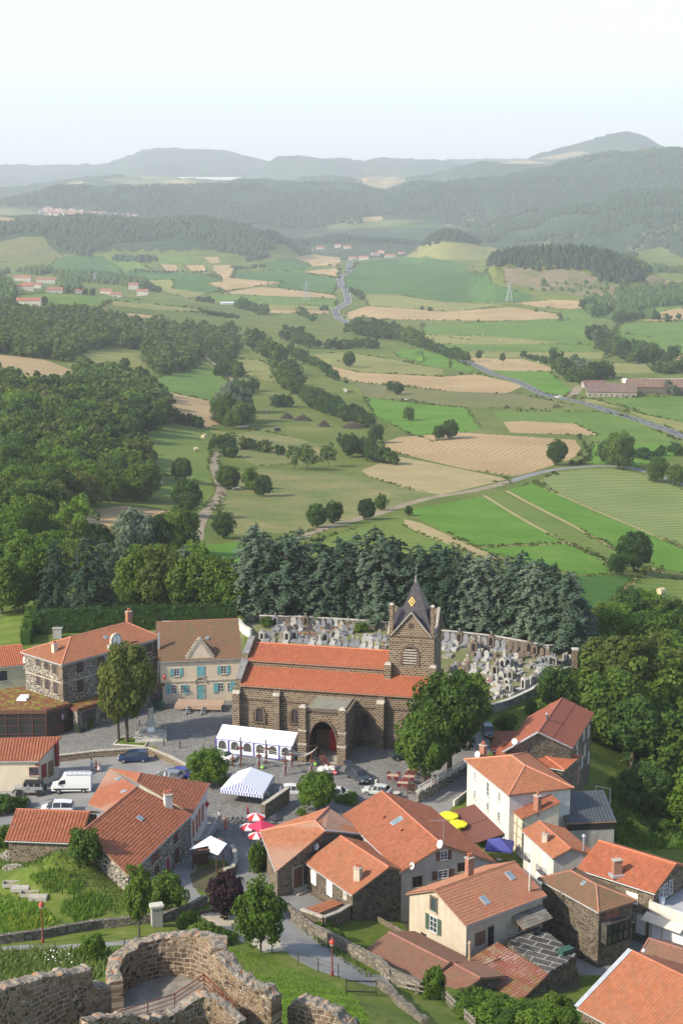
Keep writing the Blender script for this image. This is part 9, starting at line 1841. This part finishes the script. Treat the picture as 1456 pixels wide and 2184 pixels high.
# ---- people: one skinned body each, clothes as fitted shells
SKIN=flat('skin',(.45,.27,.19),.6,var=.05);HAIRD=flat('dark_hair',(.04,.025,.018),.8);HAIRL=flat('fair_hair',(.3,.2,.1),.8)
def person(p,rz,label,H=1.7,top=(.6,.6,.6),bottom=(.1,.1,.14),hair=HAIRD,sit=False,skirt=False,stride=.12,arm=.0):
 k=H/1.72;e=empty('person',p,rz,label,'person',None,k);hip=.5 if sit else .92
 def skin(nm,V,E,root,mat,parent=e,lv=1):
  bm=bmesh.new();L=bm.verts.layers.skin.verify();d={}
  for n,(x,y,z,r) in V.items():d[n]=bm.verts.new((x,y,z));d[n][L].radius=(r,r)
  for a,b in E:bm.edges.new((d[a],d[b]))
  d[root][L].use_root=True;me=bpy.data.meshes.new(nm);bm.to_mesh(me);bm.free();me.materials.append(mat);o=bpy.data.objects.new(nm,me);link(o,parent);o.modifiers.new('s','SKIN').use_smooth_shade=True;o.modifiers.new('u','SUBSURF').levels=lv;return o
 V={'pel':(0,0,hip,.13),'wa':(0,.01,hip+.16,.11),'ch':(0,.01,hip+.36,.14),'nk':(0,0,hip+.54,.05),'hd0':(0,-.01,hip+.6,.07),'hd':(0,-.02,hip+.7,.095),'hd1':(0,-.01,hip+.77,.07)};E=[('pel','wa'),('wa','ch'),('ch','nk'),('nk','hd0'),('hd0','hd'),('hd','hd1')]
 for s in (-1,1):
  n=str(s);V['sh'+n]=(.18*s,.01,hip+.46,.055);V['el'+n]=(.25*s,.02-arm*.5,hip+.2,.042);V['wr'+n]=(.25*s,-.08-arm,hip-.03+arm*.5,.03);E+=[('ch','sh'+n),('sh'+n,'el'+n),('el'+n,'wr'+n)]
  if sit:V['kn'+n]=(.12*s,-.42,.5,.065);V['an'+n]=(.12*s,-.45,.08,.045);V['to'+n]=(.12*s,-.6,.04,.04)
  else:V['kn'+n]=(.1*s,-s*stride*.4,.48,.065);V['an'+n]=(.1*s,-s*stride,.08,.045);V['to'+n]=(.11*s,-s*stride-.14,.035,.04)
  V['hj'+n]=(.1*s,0,hip-.06,.095);E+=[('pel','hj'+n),('hj'+n,'kn'+n),('kn'+n,'an'+n),('an'+n,'to'+n)]
  w_=V['wr'+n]
  V['pm'+n]=(w_[0],w_[1]-.03,w_[2]-.07,.026);E.append(('wr'+n,'pm'+n))
 body=skin('body',V,E,'pel',SKIN)
 for s in (-1,1):
  w_=V['pm'+str(s)];m=MB()
  for i,L in enumerate((.06,.075,.08,.072)):a=Vector((w_[0],w_[1]-.025+i*.017,w_[2]-.02));m.rod(a,a+Vector((0,-.01,-L*.6)),.009,.008,5);m.rod(a+Vector((0,-.01,-L*.6)),a+Vector((-s*.012,-.015,-L)),.008,.006,5)
  m.rod((w_[0],w_[1]-.03,w_[2]),(w_[0]-s*.01,w_[1]-.06,w_[2]-.045),.01,.008,5);m.build('fingers',SKIN,body,uv=False)
 tm=flat('top_%.2f_%.2f'%(top[0],top[2]),top,.85);bt=flat('cloth_%.2f_%.2f'%(bottom[0],bottom[2]),bottom,.85)
 T1={'pel':(0,0,hip+.02,.15),'wa':(0,.01,hip+.16,.135),'ch':(0,.01,hip+.36,.165),'nk':(0,0,hip+.5,.07)};E1=[('pel','wa'),('wa','ch'),('ch','nk')]
 for s in (-1,1):n=str(s);T1['sh'+n]=(.18*s,.01,hip+.46,.075);T1['el'+n]=(.23*s,.015,hip+.3,.065);E1+=[('ch','sh'+n),('sh'+n,'el'+n)]
 skin('shirt',T1,E1,'pel',tm)
 if skirt:m=MB();m.lathe([(.3,.45),(.24,.7),(.16,.98)],(0,0,0),12);m.build('skirt',bt,e,uv=False)
 else:
  T2={'pel':(0,0,hip,.155)};E2=[]
  for s in (-1,1):n=str(s);T2['hj'+n]=(.1*s,0,hip-.08,.115);kx=V['kn'+n];T2['kn'+n]=(kx[0],kx[1],kx[2],.085);E2+=[('pel','hj'+n),('hj'+n,'kn'+n)]
  skin('shorts',T2,E2,'pel',bt)
 m=MB();m.lathe([(.1,0),(.118,.06),(.1,.12),(.05,.15)],(0,.01,hip+.68),10);m.build('hair',hair,e,uv=False)
 m=MB();z=hip+.71;m.lathe([(.012,0),(.012,.02)],(-.035,-.105,z),6,0);m.lathe([(.012,0),(.012,.02)],(.035,-.105,z),6);m.box((0,-.118,z-.035),(.02,.03,.035));m.box((0,-.105,z-.065),(.045,.01,.008));m.build('face',flat('face_features',(.18,.08,.07)),e,uv=False);m=MB()
 for s in (-1,1):m.box((s*.098,0,z-.01),(.02,.04,.055))
 m.build('ears',SKIN,e,uv=False)
 for s in (-1,1):a=V['to'+str(s)];m=MB();m.box((a[0],a[1]+.05,.035),(.1,.26,.07));m.build('shoe',HAIRD,e,uv=False)
 return e
person(G(*c1(572,1058)),2.4,'person in pale grey top and shorts, leftmost of three standing in the street',1.8,(.45,.5,.5),(.3,.33,.36));person(G(*c1(600,1065)),3.4,'person in black top, middle of three standing in the street',1.66,(.03,.03,.035),(.1,.09,.1),HAIRD);person(G(*c1(618,1068)),3.8,'person in pale pink clothes, rightmost of three standing in the street',1.68,(.55,.35,.32),(.5,.42,.38),HAIRL,skirt=True)
person(P(*c5(55,335),0),.3,'person in white shirt standing by the bicycle rack',1.75,(.65,.65,.62),(.12,.1,.1));person(P(*c5(93,388),0),.0,'person in coral red dress walking towards the pink parasols',1.72,(.55,.18,.13),(.55,.16,.12),HAIRL,skirt=True,arm=.15);person(P(*c5(12,388),0),-.3,'child in a lilac pink top beside the steps',1.3,(.5,.2,.4),(.2,.2,.3),HAIRD)
person(P(*c5(88,362),0),.2,'person in straw hat and pale top behind the coral dress',1.6,(.6,.45,.35),(.3,.25,.22),HAIRL)
# ================================================================ small things of the fields
p=G(592,920);e=empty('field_shed',p,.1,'tiny dark wooden field shed with open front on the orchard pasture','shed');m=MB();m.box((0,.6,1.1),(3.4,.12,2.2));[m.box((s*1.7,0,1.1),(.12,1.3,2.2)) for s in (-1,1)];m.build('wall',flat('old_planks',(.1,.08,.06)),e);m=MB();m.box((0,-.1,2.3),(4,2,.12));m.build('roof',flat('shed_sheet',(.25,.23,.2)),e)
p=G(516,916);e=empty('sheet_metal_shelter',p,.0,'low grey sheet metal shelter among the orchard shrubs','shelter');m=MB();m.box((0,0,1.9),(7,3.5,.12));m.build('roof',flat('shelter_sheet',(.4,.38,.35)),e)
for sx in (-1,1):
 for sy in (-1,1):m=MB();m.bar((sx*3.2,sy*1.5,0),(sx*3.2,sy*1.5,1.9),.12,.12);m.build('post',BROWNW,e)
m=MB();pr=[(2.2*math.cos(math.pi*i/8),1.3*math.sin(math.pi*i/8)) for i in range(9)]
for (a,b),(c,d) in zip(pr[:-1],pr[1:]):m.add([(a,0,b),(c,0,d),(c,.8,d),(a,.8,b)],[(0,1,2,3),(3,2,1,0)])
tag(m.build('hoop_shelter',flat('hoop_white',(.6,.62,.6)),loc=G(506,1047)),'small pale hoop shelter right of the dirt track bend','shelter')
for q,l in (((397,1103),'white hay bag at the foot of the round tree, near the track'),((386,1098),'second white hay bag behind the first one near the track')):m=MB();m.lathe([(.3,0),(.8,.3),(.7,.9),(.2,1.2)],(0,0,0),10);tag(m.build('wrapped_bale',WHITEP,loc=G(*q)),l,'bale')
def deadtree(q,top,label):
 p=G(*q);H=HZ(p,top)-p.z;m=MB();r=random.Random(int(q[0]));B=flat('dead_wood',(.32,.29,.25),.9)
 def br(a,d,L,w,n):
  b=a+d*L;m.rod(a,b,w,w*.55,5)
  if n:
   for _ in range(3):v=(d+Vector((r.uniform(-.8,.8),r.uniform(-.8,.8),r.uniform(-.1,.6)))).normalized();br(a.lerp(b,r.uniform(.5,1)),v,L*.62,w*.5,n-1)
 br(Vector((0,0,0)),Vector((0,0,1)),H*.45,.3,4);tag(m.build('dead_tree',B,loc=p,uv=False),label,'tree')
deadtree((38,1165),1080,'bare grey dead tree at the far left edge of the wood');deadtree((78,1150),1085,'bare dead tree leaning beside the yellow green tree');deadtree((570,890),868,'small leafless tree left of the brushwood piles')
# gravel yard details behind the town hall, benches and drain covers on the square
for i,(q,l) in enumerate(((c1(1040,195),'pale grey utility box behind the presbytery roof'),(c1(360,235),'grey ventilation box behind the town hall roof'))):p=G(*q);m=MB();m.box((0,0,.9),(1.6,1.0,1.8));m.box((0,0,1.85),(1.8,1.2,.12));tag(m.build('utility_box',WM['concrete'],loc=p),l,'box')
for q,l in ((c2(340,1390),'pale stone bench at the right of the striped tent'),(c5(330,175),'stone bench at the top end of the ramp wall')):
 p=P(*q,0);e=empty('stone_bench',p,.9,l,'bench');m=MB();m.box((0,0,.45),(1.9,.5,.12));m.build('seat',PALE,e)
 for s in (-1,1):m=MB();m.box((s*.7,0,.2),(.25,.42,.4));m.build('leg',PALE,e)
 # ================================================================ HAZE
def make_haze():
 me=MB();me.box((0,13990,700-160),(26000,28100,1400));k=NM('haze')
 v=k.n('VolumePrincipled');v.inputs['Color'].default_value=(.87,.91,.97,1);v.inputs['Density'].default_value=HAZE_D;v.inputs['Anisotropy'].default_value=.1
 nt_=k.t;nt_.nodes.remove(k.p);nt_.links.new(v.outputs[0],nt_.nodes['Material Output'].inputs['Volume'])
 o=me.build('haze',k.m,uv=False);tag(o,kind='stuff');o['label']='pale summer haze over the whole valley';return o
HAZE_D=.000085
make_haze()
